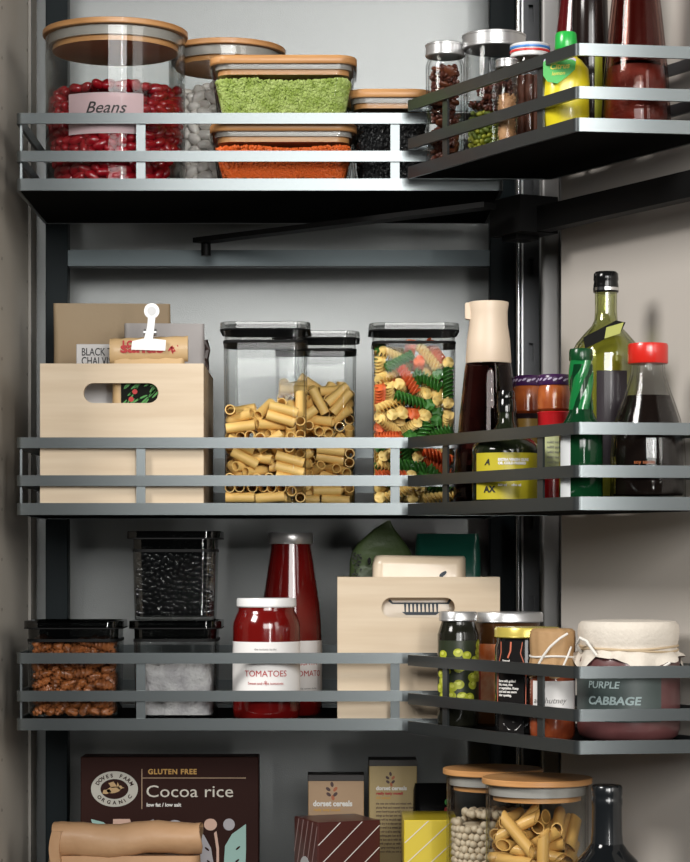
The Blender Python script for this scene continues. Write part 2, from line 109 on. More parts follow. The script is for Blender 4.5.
 'fus': [
280,-217,58,0,79,-61,-46,-10,58,39,47,61,70,-95,119,57,-70,-15,-392,-84,58,-27,27,-65,-60,217,151,75,19,-25,-280,217,58,79,0,0,-283,98,117,-54,32,-12,117,134,129,77,18,-15,265,217,158,78,12,-16,-168,-217,114,14,-18,3,-170,-101,124,61,-17,
13,170,13,163,-76,52,29,287,-130,138,-37,67,-64,-308,77,244,49,6,64,-194,-12,205,-26,25,-84,63,-96,247,-46,-34,70,-37,-104,306,29,29,64,-144,99,302,9,-37,-85,282,-217,279,24,-73,56,-392,-95,248,-44,65,-28,180,217,320,-60,16,12,-270,-217,
312,-99,0,1,209,75,360,-85,-49,-19,314,14,154,-32,21,45,392,18,246,-2,-20,-68,-92,100,415,-99,2,3,343,67,357,-35,48,-65,-54,217,441,12,88,-36,-272,217,462,-59,-18,-14,281,-154,424,4,-79,52,-264,-125,386,23,-84,48,267,47,471,79,13,12,28,-16,
526,24,-23,-63,392,11,565,-70,65,27,-45,-216,424,1,-78,62,271,-217,538,7,-91,38,-390,134,521,62,9,-70,237,-50,593,10,39,85,-100,-150,552,-57,30,-76,-67,6,596,58,77,-26,211,124,544,78,-39,30,-271,-19,442,2,79,-60,-336,-100,545,65,59,34,162,
217,629,6,-61,79,392,-104,721,-56,-56,43,-392,-99,648,-56,56,-43,165,-11,706,-72,-68,-11,-217,89,593,-38,36,-50,274,217,730,13,7,-1,-46,111,674,-92,39,0,-265,-95,646,25,-6,-67,275,-32,738,-29,-44,54,271,-153,829,72,-18,-10,-270,217,782,11,
60,-78,-100,-97,736,-39,-41,72,85,-216,759,-21,79,35,100,148,848,-95,-25,-13,-287,-116,762,86,-34,-15,-273,101,781,-8,38,92,89,9,812,-49,-29,8,-392,105,880,43,-43,-56,-7,53,923,-39,-79,42,-295,-110,894,19,-75,-48,93,101,963,-47,-85,23,392,
-100,918,8,-44,-55,-35,-100,884,36,74,43,-216,95,926,-12,-1,-55,297,15,924,4,11,60,85,-95,1032,59,-36,-49,-37,-96,1032,-62,-78,1,-153,-95,1060,53,49,58,392,102,1017,70,70,8,-262,-100,1016,25,-20,-65,276,90,1030,-67,-64,30,-167,217,1040,5,
79,-61,174,-60,1106,-58,53,-47,-392,68,996,65,65,27,58,142,1102,-91,-21,32,392,-77,1141,-70,-70,11,-52,-217,1182,17,-38,91,-275,118,1121,100,4,3,276,99,1146,63,67,24,-274,-156,1133,62,-2,28,88,14,1183,-12,37,-69,392,-208,1376,42,-55,44,
-392,-110,1211,20,-60,-37,-134,217,1211,7,61,-79,-392,96,1250,46,-64,-31,224,95,1256,-28,-27,51,-284,-80,1244,-16,33,62,392,102,1249,-11,7,-70,-38,95,1444,19,16,59,392,102,1365,65,66,26,-149,26,1223,-11,-55,77,-64,-215,1415,-11,-85,-19,80,
-98,1273,83,-48,-21,-314,81,1356,-69,37,-33,276,-102,1270,-24,58,-41,157,94,1354,17,-23,-66,-135,-96,1343,79,61,-4,-287,216,1423,-34,-53,-74,52,-4,1418,74,44,39,157,-200,1413,10,-81,52,-287,-120,1466,36,-70,-61,276,-36,1474,-57,-55,44,-392,
-89,1527,-69,-34,62,-272,106,1463,-13,-53,-81,392,78,1482,65,-66,-25,252,216,1530,57,-20,15,-196,110,1556,-77,-28,33,-51,107,1587,-9,-21,40,170,53,1556,-72,-65,-20,-170,-217,1620,19,59,-77,55,-96,1590,-63,53,-46,-392,103,1649,28,-26,-66,
392,-22,1603,-29,-26,66,-239,-141,1693,-29,55,-77,181,63,1700,-30,56,-50,-280,-33,1718,-23,13,30,283,95,1649,-71,-66,-4,159,-215,1681,36,-49,76,241,-40,1760,57,62,54,-170,217,1650,77,-16,20,-276,110,1760,3,-93,37,-47,-75,1753,-4,28,67],
 'pecan': [
-12,-187,45,81,58,-4,-352,239,50,22,7,6,-94,212,46,-96,-29,-1,157,232,45,0,-5,-2,-282,-162,50,-78,58,-9,392,-192,48,8,-3,-85,173,-47,46,68,73,-4,-216,-202,151,38,88,22,-216,22,46,2,-4,55,78,232,121,99,8,11,-131,-224,85,-33,8,89,406,-2,61,
-48,-25,49,267,74,46,-40,-91,-3,-204,-30,129,20,19,18,258,-190,48,-1,-9,-83,23,7,65,88,4,15,-354,110,45,0,-5,11,64,129,52,-9,-23,97,130,-205,82,51,-49,-16,363,219,46,-97,-26,-5,-366,-239,72,-26,-22,94,-76,110,95,26,-11,58,-364,0,75,-90,-14,
-21,168,35,137,-29,40,-74,-121,-96,63,-51,-12,3,322,4,135,-17,-12,7,303,246,141,-8,89,46,-402,183,134,7,4,-65,-382,-110,92,-40,-3,92,107,197,216,36,-3,-56,-218,116,135,-57,-10,30,352,131,111,3,9,0,-78,29,163,-45,-88,-1,13,-199,137,90,-42,
-1,-216,13,227,7,3,61,352,-235,132,99,7,7,404,105,202,74,65,-4,86,-104,157,51,-36,-1,-362,-227,183,96,-22,2,267,-122,125,99,1,-1,-246,221,112,28,31,18,49,60,158,53,78,9,-180,202,213,-11,-2,92,-411,-14,169,26,-25,-71,-124,-125,185,67,-53,
-31,235,196,211,23,4,-54,-68,255,163,13,68,-70,228,-198,212,-10,-48,52,372,-209,229,-33,-17,30,-93,18,264,3,-98,-5,-420,180,241,62,-59,-38,-16,-122,220,13,35,84,363,250,257,18,-49,83,-191,-232,254,96,-17,9,183,-56,242,-65,32,41,3,131,222,
-17,-11,-30,239,46,229,-15,7,-20,48,-59,272,-28,21,-59,-363,-10,276,-1,22,94,-290,239,261,-89,-16,-37,-327,125,270,48,-14,68,-353,-123,232,7,11,-5,-52,55,369,37,80,46,355,-81,204,-98,-14,4,351,142,280,9,4,-99,96,14,345,-20,52,28,-16,239,
289,-10,95,29,303,-96,300,-16,9,-51,140,-242,254,67,-45,22,237,55,329,1,42,89,-167,-114,294,-19,12,-36,-243,15,340,-34,11,78,-312,-210,298,91,30,22,-1,-255,259,-25,63,66,-178,140,317,-12,-97,11,207,201,311,-81,-52,-20,-420,187,363,50,-69,
-28,409,-16,296,-63,-75,9,242,-56,391,98,-21,-4,316,124,371,-17,-97,17,-368,-116,342,-26,94,12,-87,-64,338,91,-32,-25,40,129,320,-16,-6,4,-174,107,425,-64,61,-29,350,-254,345,-70,3,9,-371,35,361,-36,92,-13,-360,-233,378,-98,-8,-19,203,-164,
328,9,-27,-11,28,186,397,-13,4,83,363,19,424,-83,8,22,392,-174,396,-31,26,47,99,-186,366,60,78,1,143,195,407,69,-34,-42,-186,-250,414,-63,-31,-51,-310,234,402,-7,-98,16,-122,214,364,-29,-71,60,425,198,391,-67,29,-61,-56,-204,356,4,20,-88,
-206,216,500,-25,91,-20,-57,-63,428,8,10,12,197,-3,597,-56,27,-78,362,-86,459,23,-97,-13,-274,35,441,-10,0,73,240,95,459,90,40,16,-405,-67,440,14,5,76,-22,53,472,3,-100,2,393,-191,522,54,-84,-4,73,-131,441,4,-22,-90,-45,233,467,-99,-8,-2,
121,-15,508,20,-47,-65,-215,-138,402,14,-23,95,272,242,426,-8,-89,-39,116,-254,484,-70,-4,-8,-357,238,509,14,20,-97,396,96,519,25,87,4,-380,-9,531,-32,-91,9,234,-204,437,-17,-12,91,-110,91,552,29,88,-35,-156,-35,512,-25,-20,78,-88,-208,464,
-35,20,-31,205,-98,497,-57,81,-17,-353,-233,474,7,99,2,-218,10,577,90,20,37,94,193,513,-67,-71,-18,237,213,537,-91,-28,17,-27,-105,514,61,77,17,-100,-233,587,5,32,-9,-40,199,555,-47,-86,-17,358,-33,544,17,98,-13,-360,111,490,10,98,-8,246,
-247,592,8,87,-48,-209,-90,637,10,22,-49,76,-82,611,4,-21,-35,195,208,665,25,26,-66,420,-192,637,-63,54,-52,91,73,563,-26,-13,9,-228,-159,520,46,87,0,-357,-7,640,-4,-39,-90,68,193,614,4,-2,50,-408,185,586,22,6,75,256,-129,584,0,4,-5,306,
152,568,27,-81,-41,-405,-185,552,75,60,-26,-70,-87,602,-6,3,-52,-254,125,593,-35,-3,19,67,-208,572,-22,4,38,-344,-102,594,-9,10,1,161,170,773,-34,-45,42,298,13,633,-45,62,-60,109,43,669,75,60,9,-25,-8,664,83,-56,-1,-294,-233,620,-12,6,-99,
-360,215,672,7,-19,92,395,-37,643,13,-24,-82,-223,245,616,5,89,45,369,239,631,-28,28,1,-58,204,652,18,14,-87,-370,-138,688,13,4,35,181,-233,694,-29,31,86,-191,241,722,39,-1,-1,-132,-85,704,61,-56,-47,234,42,707,69,-67,26,-366,82,681,30,90,
-30,405,80,695,-29,5,64,52,162,700,4,-2,50,198,-127,727,16,97,-11,-220,-239,710,7,97,-21,369,230,738,96,-10,-27,-102,136,712,27,24,-90,-224,91,707,46,-19,-45,284,155,734,78,19,-48,305,-192,678,3,-12,-52,157,-224,845,22,-94,-22,15,-210,665,
16,-13,-93,-62,-196,738,-60,-17,62,-390,202,766,28,-5,50,376,212,837,-25,6,-92,-64,59,768,-11,-87,-47,353,-248,788,-50,11,0,-408,16,758,-5,-26,68,382,-113,735,-5,-7,89,-210,176,806,20,56,79,-21,-54,760,16,-8,98,368,75,794,9,0,-95,-244,-81,
745,-66,75,0,103,16,783,-43,-88,-13,-101,238,814,-21,19,4,-276,88,794,27,-18,-14,304,-65,812,-10,99,1,-356,-232,767,-1,-16,3,75,-225,763,-93,-25,-2,73,-111,808,-10,56,-82,-161,-181,795,-1,3,-75,358,-174,844,88,7,-17,-306,-10,844,-36,14,-12,
225,32,828,-13,-40,-55,64,198,807,-26,12,65,-352,-112,807,8,-7,-7,-396,-201,858,-3,-31,43,-404,174,857,-3,-10,75],
 'chick': [
-37,-427,596,81,-10,-17,50,-426,594,-65,-8,50,132,-408,593,-35,74,-18,78,-346,692,2,-33,90,-110,-385,596,-56,25,77,10,-428,523,73,41,-48,-202,-379,599,-35,-81,47,-81,-419,524,32,-38,-87,-49,-308,694,-43,-78,3,173,-392,526,55,-18,-71,198,
-347,598,-40,84,19,86,-389,522,7,47,88,-41,-429,455,-62,0,-16,-160,-375,528,-23,37,-89,-170,-270,692,-30,-75,59,130,-412,455,-15,22,26,69,-262,692,-81,-49,5,-240,-353,530,27,-25,-86,250,-348,530,-50,-73,6,267,-302,600,49,-53,-35,-116,-385,
458,23,-30,62,4,-428,386,38,17,32,-203,-377,460,93,18,-12,-31,-225,692,-80,6,-19,246,-224,692,38,46,48,208,-360,462,80,-51,-4,-160,-399,389,-9,-77,41,-113,-209,696,-57,36,49,-73,-391,386,-91,-8,-6,178,-390,387,-92,-3,-38,91,-388,388,-17,88,
-45,-44,-428,317,98,10,18,-284,-288,548,47,31,14,54,-424,321,-43,-42,46,313,-295,531,-38,63,52,-271,-331,455,77,-19,58,41,-182,694,86,-26,-43,320,-240,596,78,-20,42,135,-406,316,-59,-73,33,280,-320,458,-91,40,-10,-193,-176,692,-1,-95,30,
250,-347,389,-9,-93,15,6,-426,255,13,62,57,-118,-386,318,-62,51,-42,195,-156,692,-67,73,8,-223,-337,386,-76,-31,2,-202,-378,318,39,-43,2,93,-415,249,-8,-32,74,-276,-148,694,-16,-32,-43,-351,-245,532,-88,-20,-29,215,-373,317,7,88,-27,-46,
-131,696,73,10,67,359,-172,626,-47,-49,-56,-162,-397,248,25,-50,-16,364,-228,528,58,71,28,-76,-395,248,-83,-45,26,-127,-127,696,-77,17,57,115,-127,692,-93,-16,-7,50,-428,182,-43,-6,-86,-34,-426,183,64,-20,-37,338,-261,457,37,3,92,-307,-260,
455,91,35,-14,-305,-304,381,7,89,45,264,-107,692,7,9,-59,-120,-411,178,68,35,4,32,-100,694,-36,-26,-89,141,-407,179,-65,17,-74,162,-364,248,-93,-35,1,288,-314,323,-94,28,-22,294,-271,391,-14,13,-92,-238,-356,245,-91,0,11,-199,-85,694,-51,
-74,-1,-250,-309,315,-54,-70,-44,-391,-171,530,8,27,-5,187,-71,694,-33,-71,-59,-72,-420,112,-47,34,-54,402,-155,553,37,-89,-8,-374,-212,456,6,-62,-35,97,-415,112,-6,-64,59,214,-371,176,-56,-16,73,238,-322,258,-69,-51,30,414,-105,614,80,30,
3,-279,-58,692,-18,-98,-2,12,-403,110,65,-74,-7,383,-192,456,-11,-5,80,-187,-354,179,-27,-21,12,317,-43,696,-65,-17,74,-332,-226,385,-9,45,-87,109,-40,692,-9,-8,-74,-26,-427,42,41,-80,-5,55,-424,42,68,-42,-5,-302,-303,243,13,3,-95,-67,-30,
692,-58,-81,-7,342,-253,318,28,9,-34,396,-44,665,-71,-20,25,-312,-254,312,54,-82,-16,-144,-375,110,13,-7,-68,315,-292,244,-28,52,73,-112,-412,42,54,57,4,-269,-330,173,-87,-35,-16,26,-16,692,88,46,-10,-230,-365,108,30,-25,89,346,-200,382,32,
-31,-87,165,-363,109,46,41,79,139,-405,40,51,-62,-53,244,-7,692,44,-84,-33,-175,-5,694,-78,1,-43,-424,-55,600,14,-3,-13,-415,-95,528,-95,5,29,259,-301,179,-24,57,43,-404,-135,456,-10,88,-46,256,-343,109,59,-20,6,411,-118,477,22,-82,44,394,
-71,542,-90,-34,5,-377,-206,315,47,64,-45,169,23,696,64,-22,61,218,-370,40,-14,29,-94,-375,-159,385,-38,90,-13,-257,27,692,-92,20,-19,-355,-238,242,34,12,17,-178,-358,40,-74,32,-9,407,-140,394,-61,59,28,-327,-272,174,51,-82,-23,326,44,694,
44,-4,-79,366,-224,247,72,-66,-20,87,44,692,-92,22,-19,388,-180,318,-31,74,-24,430,-13,595,-70,44,44,-33,46,692,-78,21,-29,-117,54,694,-13,-43,-69,-262,-335,40,-2,-33,-90,-278,-286,107,65,-20,-41,325,-234,178,-68,-53,44,297,-269,110,32,-7,
-66,226,83,694,27,23,-71,-428,28,598,44,76,0,-428,-14,527,-34,85,31,-398,-53,459,81,-6,-4,265,-302,40,2,11,-16,-201,90,692,-57,-76,17,23,102,712,10,32,76,-418,-93,382,-28,-74,-38,425,-37,472,-28,-69,67,-396,-164,242,9,94,25,-379,-122,308,
-8,-31,-39,419,96,668,-63,54,-5,148,112,692,-33,49,-76,-353,-240,105,-53,76,36,-323,-278,40,-24,54,-80,-356,-190,177,-37,81,41,426,-60,392,-78,14,61,394,64,596,17,79,50,388,-180,180,31,82,-37,405,-138,249,7,93,33,417,-98,317,-9,-13,-85,339,
-260,43,8,92,7,428,29,525,4,-36,50,371,-217,107,4,-5,-92,-50,136,692,6,-10,51,-135,138,692,13,58,72,-268,143,692,17,-28,-58,79,161,694,15,32,-41,274,168,692,-12,1,99,-425,28,459,6,30,95,-403,-11,391,8,58,81,-420,72,527,76,-21,-14,-428,-45,
317,50,15,-57,-410,122,592,-12,-55,69,-421,-84,242,-43,8,66,-396,-164,108,20,94,-25,188,189,692,-92,21,5,-376,-200,40,59,4,25,-388,-115,175,-34,-7,24,397,147,605,2,-76,-31,428,22,396,-39,74,-53,-188,204,694,-59,51,-62,399,-17,323,-11,-60,8,
414,110,532,34,16,-88,404,-139,111,93,-6,-14,6,210,692,-9,31,-74,415,-96,179,-21,-29,-91,395,-55,247,91,35,5,-85,215,692,-47,-66,38,418,75,455,-81,11,-10,347,198,654,44,71,55,365,-167,40,81,-48,-5,114,235,692,27,18,78,-374,147,523,-19,-94,
-7,-258,248,692,-54,60,-53,-393,71,393,32,-64,66,-414,116,459,-21,-2,53,-427,39,326,-47,6,-53,-404,-1,245,-27,84,-45,-373,207,584,-25,20,-19,189,272,692,-2,-59,77,-386,-118,40,-82,-47,5,-425,-35,174,-1,100,2,-140,279,694,47,41,-3,-395,-71,
108,8,-61,-76,362,171,510,-57,66,-32,392,92,379,9,-26,-94,425,62,312,64,48,16,370,222,580,27,-51,44,-41,290,692,49,-64,-37,50,294,694,41,46,-78,415,-96,42,78,17,-32,398,-52,111,-1,60,78,424,-10,174,-1,58,81,397,32,243,0,22,70,402,154,438,1,
-76,38,320,281,617,49,37,50,127,331,694,66,61,-11,256,310,652,-69,-34,19,-324,230,518,-88,-16,38,-399,156,388,21,7,-57,-385,114,315,-8,-88,-32,-379,201,460,54,-32,45,-420,78,252,-36,64,-68,-323,281,584,78,31,52,-427,-44,40,23,23,37,308,259,
540,82,54,-16,-425,50,176,-2,-96,22,-428,8,106,-54,80,26,354,182,381,-66,64,26,361,231,454,28,44,-70,402,150,319,-17,10,-80,400,31,109,15,-57,77,428,-10,40,60,-79,7,413,115,246,7,77,15,420,73,174,17,-77,54,-223,365,651,46,66,56,-254,329,
583,43,-67,39,-342,214,388,70,-57,-10,-137,373,649,20,-82,50,-297,310,514,70,-33,-57,232,362,596,-77,20,2,-380,198,315,-20,33,41,-329,274,443,80,14,-9,271,332,527,54,26,-78,-400,161,242,-67,57,47,312,294,462,39,71,-28,-396,50,42,36,82,-37,
148,377,584,45,-87,-2,-414,93,108,31,-18,8,357,182,250,-6,-61,76,335,265,385,11,-87,41,-183,387,581,-4,-66,73,366,229,314,70,-55,-17,396,71,40,59,-7,10,388,114,110,4,-24,28,-3,400,583,16,-5,-8,395,160,177,98,9,-20,-224,366,514,-25,9,93,224,
332,456,-6,-84,-38,-273,291,379,43,-89,-15,202,378,521,47,79,16,-96,419,589,26,-57,9,-261,336,448,-45,-84,31,-125,380,517,77,-21,-55,80,422,585,31,-77,26,-334,270,323,-41,78,-47,-353,185,180,-35,60,-66,119,386,509,-16,-19,49,278,327,390,39,
-41,56,-354,240,244,-82,44,-13,-391,174,110,-2,33,5,-406,134,40,-1,-12,-6,311,299,314,82,-55,7,338,220,177,26,38,19,-54,426,519,18,90,-26,-207,348,388,-34,-75,50,335,263,244,9,-4,99,-175,389,452,-42,-87,25,40,428,513,-36,31,-88,192,353,382,
48,66,1,66,392,443,-4,86,43,168,394,446,6,56,-79,397,156,40,-4,-81,-58,379,200,104,-52,5,66,-303,257,185,-62,62,47,-129,379,384,6,61,77,-96,418,445,-48,5,29,-255,346,319,-24,89,26,-12,426,451,-57,-51,54,-302,308,255,3,77,-52,256,304,247,32,
-29,-5,245,352,317,-60,-56,-41,-326,226,108,-27,-48,-53,148,373,316,62,-51,-53,114,414,381,-21,-48,-14,-373,213,40,56,-58,-51,-206,342,252,-67,41,59,305,302,180,-11,-28,-95,20,425,377,-3,11,-51,331,223,40,-10,7,83,-181,390,319,55,54,-13,
330,267,109,90,34,14,-62,422,364,-82,56,4,65,397,312,8,-15,77,-94,394,295,60,76,19],
 'penne': [
48,155,60,13,3,21,221,101,60,60,13,17,-135,335,60,3,-13,-97,-242,-63,60,71,-60,-25,-364,-60,60,76,-64,-8,-75,-66,129,88,-17,-24,252,-50,136,-65,-72,3,192,-129,223,11,-19,52,32,279,60,97,21,3,-192,142,180,3,13,96,-359,-87,180,73,-57,-24,
-187,-393,250,-54,-45,-54,370,143,214,-45,60,-11,395,-35,212,64,-34,-65,276,-249,265,26,-26,-87,-72,-278,128,88,-33,-25,-161,-261,264,-3,-38,87,-79,362,217,1,-75,-64,102,-36,252,-54,-48,28,213,92,418,8,-5,35,278,-275,468,-10,-36,29,266,
-116,366,8,22,-88,-6,-238,328,65,75,-11,-106,-248,397,53,80,-1,-188,50,312,7,-98,-17,-119,350,355,15,-97,-11,-169,210,278,2,-88,-41,99,249,285,-28,64,-72,246,-141,483,53,5,38,143,-69,492,13,-4,38,-103,12,422,28,-85,-41,-359,-173,464,-43,58,
-11,-282,-44,530,45,-39,-16,-139,251,455,-8,-31,-93,169,216,463,39,-73,-19,4,77,540,-23,39,-73,-161,13,565,57,-51,6,-66,363,512,20,10,8,-197,194,607,-12,48,-82,158,-170,576,-22,67,-59],
 'blackb': [
-95,-58,30,99,10,-4,-274,25,34,43,39,45,39,59,31,-100,-6,-4,243,61,31,-29,-4,-8,-414,28,30,65,-76,2,198,-30,34,31,-49,-62,140,28,30,-65,-76,-2,-341,34,32,80,52,14,-231,-31,34,64,51,29,77,-29,31,-75,-59,23,-56,37,33,-21,-21,85,414,29,30,4,
-5,65,383,-63,38,6,87,-47,-264,61,91,17,-1,2,278,-37,32,-21,-25,84,-183,58,36,86,-11,-17,-168,-2,64,33,-38,69,8,-34,34,50,-70,-46,-61,-61,88,-17,7,8,339,39,31,87,39,17,-383,-62,32,5,-98,-18,127,-64,68,71,34,-52,-139,35,140,-80,36,-18,242,
-29,86,4,-12,-64,-100,2,63,-78,-7,-57,194,61,84,25,-3,8,322,64,90,-8,88,47,-337,-36,84,37,-72,-46,-419,-61,126,-73,-23,-62,98,36,82,13,-3,-51,-167,-60,84,27,54,-70,366,1,76,35,0,42,46,-50,98,-95,-26,16,-67,-50,149,88,-18,4,-365,64,102,49,
58,-51,303,-24,112,-56,-80,21,405,-38,105,-75,-43,21,-2,38,84,-19,-1,-42,-408,12,94,-73,41,-31,174,-29,98,79,-55,-19,-267,-34,87,-84,-53,0,96,-3,136,18,98,5,-313,10,134,-13,8,12,-411,31,155,-5,-5,-60,-116,64,83,88,-5,-2,357,31,147,53,-30,
-58,31,64,136,5,-88,48,157,62,142,9,-60,-80,237,-64,149,-48,-9,2,65,-61,157,96,-5,-6,-220,45,153,-66,61,37,-66,45,138,14,-31,83,419,43,141,-60,5,-66,-335,-62,156,79,22,-19,230,27,136,-57,-27,35,4,-4,150,47,-22,48,368,-62,163,-17,0,-7,-106,
-61,214,14,-17,97,-309,62,174,-26,18,-95,-153,-37,172,-86,-49,-15,-227,-48,135,-11,12,32,-400,-48,224,-50,7,42,-131,62,200,6,98,18,242,-36,205,71,65,-15,411,61,228,-11,79,30,145,-58,194,34,-71,62,76,62,194,-7,43,-90,152,12,187,3,22,97,-36,
37,194,4,8,-88,391,-19,205,-24,-70,67,-305,-22,193,72,-19,-27,-215,-39,198,-23,0,86,-301,-61,245,5,96,26,-11,-48,214,16,23,92,65,-31,214,47,-64,-27,326,53,218,94,-24,-2,-349,53,257,-89,31,30,300,16,170,-40,-24,69,220,58,200,-86,17,-2,327,
-54,226,-18,-94,24,-408,35,217,-11,26,-81,-190,62,256,18,3,6,192,-44,254,-20,-16,-42,-173,1,232,-52,-15,-51,260,10,247,82,-1,6,-263,30,220,69,-71,3,-418,23,280,-50,-69,30,3,62,253,17,5,-8,131,55,245,3,-37,90,383,0,267,11,0,4,270,-62,302,50,
27,-6,-90,7,251,83,55,-8,333,62,283,-16,-62,-77,-384,-61,293,-21,3,8,-286,27,280,-67,72,-20,19,-33,265,-71,-63,33,388,-65,274,-68,9,18,-98,52,298,19,-4,-96,-219,-32,269,54,-33,-47,-345,28,315,-82,-50,9,117,-36,258,-70,55,-44,227,64,267,14,
-75,64,-142,-62,305,-6,18,-98,337,-40,334,59,73,-32,-416,-8,342,15,13,65,68,22,287,-51,-62,36,287,53,364,-38,48,-6,-44,-31,280,-45,60,-55,148,63,322,-75,-10,-23,9,59,324,42,-18,25,-348,-63,352,-9,-51,-84,386,61,331,-8,-96,-22,155,7,296,-58,
12,14,-224,64,319,-3,-88,48,412,-32,326,-80,-58,16,-393,64,384,20,-84,44,241,25,318,22,-6,75,8,-29,332,-55,-28,43,-248,-61,321,-4,93,23,-68,-34,342,0,-22,-56,258,-2,371,-77,43,16,-340,10,377,-43,88,-21,-189,1,320,-97,7,17,183,-45,322,-85,
-41,-12,343,7,377,-94,-1,28,-62,48,363,-34,-88,-34,-133,29,352,-31,9,-60,86,33,353,-83,-55,-10,416,-32,390,-66,71,-25,-275,-10,360,2,93,5,231,-65,381,-9,71,70,-245,53,382,11,15,96,35,25,391,23,-19,-74,385,62,396,17,10,-9,144,-19,370,65,-70,
-9,81,-55,324,-30,-10,16,-294,32,431,65,66,36,-291,-64,401,16,-62,73,98,28,415,-12,-27,60,-180,-17,386,-53,-74,-24,181,62,397,98,5,11,326,-54,420,-17,20,-94,-416,-29,411,-70,-69,5,-89,11,410,5,27,-62,-170,61,412,-17,18,-4,-127,-63,394,-54,
49,33,-358,18,436,3,-6,-61,385,8,436,13,97,-20,271,59,447,-5,-97,15,54,-65,386,70,0,8,-27,29,414,68,-58,-35,-286,-62,486,2,42,90,-223,-52,428,16,5,96,279,-11,446,23,-25,-94,34,40,454,-88,-39,11,383,65,464,71,-6,-3,164,37,455,2,10,-87,-414,
65,491,51,-55,49,186,-31,423,-27,3,66,-232,36,464,-77,51,-12,-145,34,463,-57,80,6,385,-62,463,11,-92,37,-183,-36,488,-57,-72,7,289,36,502,-84,-46,18,101,-55,453,-6,-65,-63,-60,-63,424,-29,-46,-80,-392,-56,465,-12,-83,49,387,4,498,-98,15,
-10,25,-45,443,7,-38,-86,-231,-57,540,1,16,98,385,-58,526,-98,11,-6,248,-65,481,71,1,1,-276,2,494,-94,-1,-24,-40,-27,476,-16,4,76,-115,-39,489,-37,4,54,-339,47,505,-68,-15,66,368,63,534,45,8,-10,23,-28,504,64,-74,-15,201,1,492,16,-12,46,
-388,-2,501,-49,19,-7,282,-56,545,10,69,68,-113,37,522,8,2,-88,-42,64,480,-12,68,72,326,4,551,-6,28,-96,-378,-62,530,-7,98,17,93,23,480,-68,-43,33,147,31,519,56,41,42,-209,64,523,48,8,-12,273,61,561,11,92,-14,-415,-25,574,-21,6,75,-34,23,
531,15,4,-94,383,-61,590,-6,98,-17,76,-33,534,75,-47,-36,201,30,561,-24,19,-58,-293,36,562,25,28,81,-43,-52,541,-25,96,3,353,59,636,-67,-6,74,-392,56,581,-10,23,19,-310,-43,580,-1,37,82,-150,-36,557,-69,38,-33,-132,58,585,-65,-35,-8,417,18,
570,73,-55,-36,62,51,595,89,20,37,166,-60,520,5,-22,8,336,-1,616,-19,-55,80,-356,65,634,9,-69,70,238,-61,596,-17,-13,-8,-89,-13,577,53,-64,-34,72,62,530,-4,97,-18,-216,34,578,10,18,-76,-32,55,599,-95,-16,18,237,32,613,-15,-26,77,128,-42,
573,-89,-35,20,-208,-54,599,96,-24,0,-361,-28,621,65,67,21,384,-64,656,-48,-8,3,-419,-34,644,-54,-36,66,134,44,591,-17,73,-53,416,28,636,65,73,17,30,-62,593,-17,67,7,-274,20,619,-79,-58,12,163,-39,625,6,25,43,408,34,698,84,53,9,-171,3,621,
51,17,-1,198,-26,674,79,55,-19,18,31,636,-77,60,12,-197,61,646,-12,11,8,-357,-63,706,-62,4,-5,-35,-36,608,54,-82,14,283,36,661,82,54,-14,162,42,658,-44,85,25,-301,47,680,-86,-35,1,269,-53,661,-11,-22,-93,-274,-65,650,70,-2,-7,85,-36,628,1,
-36,-56,-398,18,683,90,-39,-9,148,-60,759,93,15,-23,-280,-12,689,29,-52,80,328,-37,699,-83,-48,28,-57,3,654,85,2,29,-77,64,664,47,-4,9,66,59,681,25,0,97,-110,-62,651,84,-15,51,227,46,706,-93,-31,6,392,65,759,26,68,-66,-352,36,727,39,76,29,
123,-36,689,36,-43,-39,391,-59,729,-41,15,23,-416,30,744,-72,-66,5,-33,-55,689,9,47,13,-184,-52,680,-4,-53,-77,306,34,720,-7,-18,-78,-120,2,690,-55,-3,-41,48,-33,679,60,-79,12,362,-7,754,54,22,16,7,-24,727,71,67,-16,-360,-55,771,16,94,20,
243,-51,738,17,-84,-23,-282,34,749,19,-28,-50,138,35,718,53,81,6,76,-34,737,-20,9,63,-216,32,705,17,-13,88,-128,59,723,-5,-1,-100,222,11,760,-2,-11,-97,58,43,749,28,-86,-34,-260,-53,736,-27,11,28,-21,55,733,-35,82,41,-139,-65,739,0,-70,-71,
114,22,777,-81,-58,7,-191,65,778,-7,69,70,-156,0,753,-48,61,63,-46,-36,771,-48,80,-32,-82,38,773,47,-12,-74],
 'anise': [
-3,22,38,1,-3,41,42,16,107,21,5,44,3,-106,42,-1,98,-20,-92,81,58,28,-79,-46,121,-38,63,46,-51,-63,-17,107,115,-94,-4,26,123,-2,180,43,68,26,43,-92,127,21,-5,4,59,112,187,11,-69,58,-92,-54,68,48,84,10,36,2,196,16,-23,-57,-29,106,256,48,37,
-76,69,-106,249,27,-67,-67,-89,-1,139,-8,-9,-13,-45,-95,186,2,96,25,-67,-108,283,69,-17,-21,84,86,311,-53,-57,-60,-87,17,212,-6,-9,-99,11,-22,268,82,54,15,-86,27,288,99,9,8,-38,100,368,-93,-28,-7,13,-3,352,32,-92,-21,125,-13,331,65,-2,75,
39,-103,357,14,-94,-32,-109,-11,362,29,-15,-63,85,-66,444,3,-24,-83,-93,82,457,41,-49,-74,83,72,426,-89,33,-19,-41,-85,435,-12,20,61,-8,26,446,-21,10,86,107,11,509,-77,59,-18,-85,-39,496,-22,-13,52,-122,28,567,63,-16,-76,24,-106,519,9,-27,
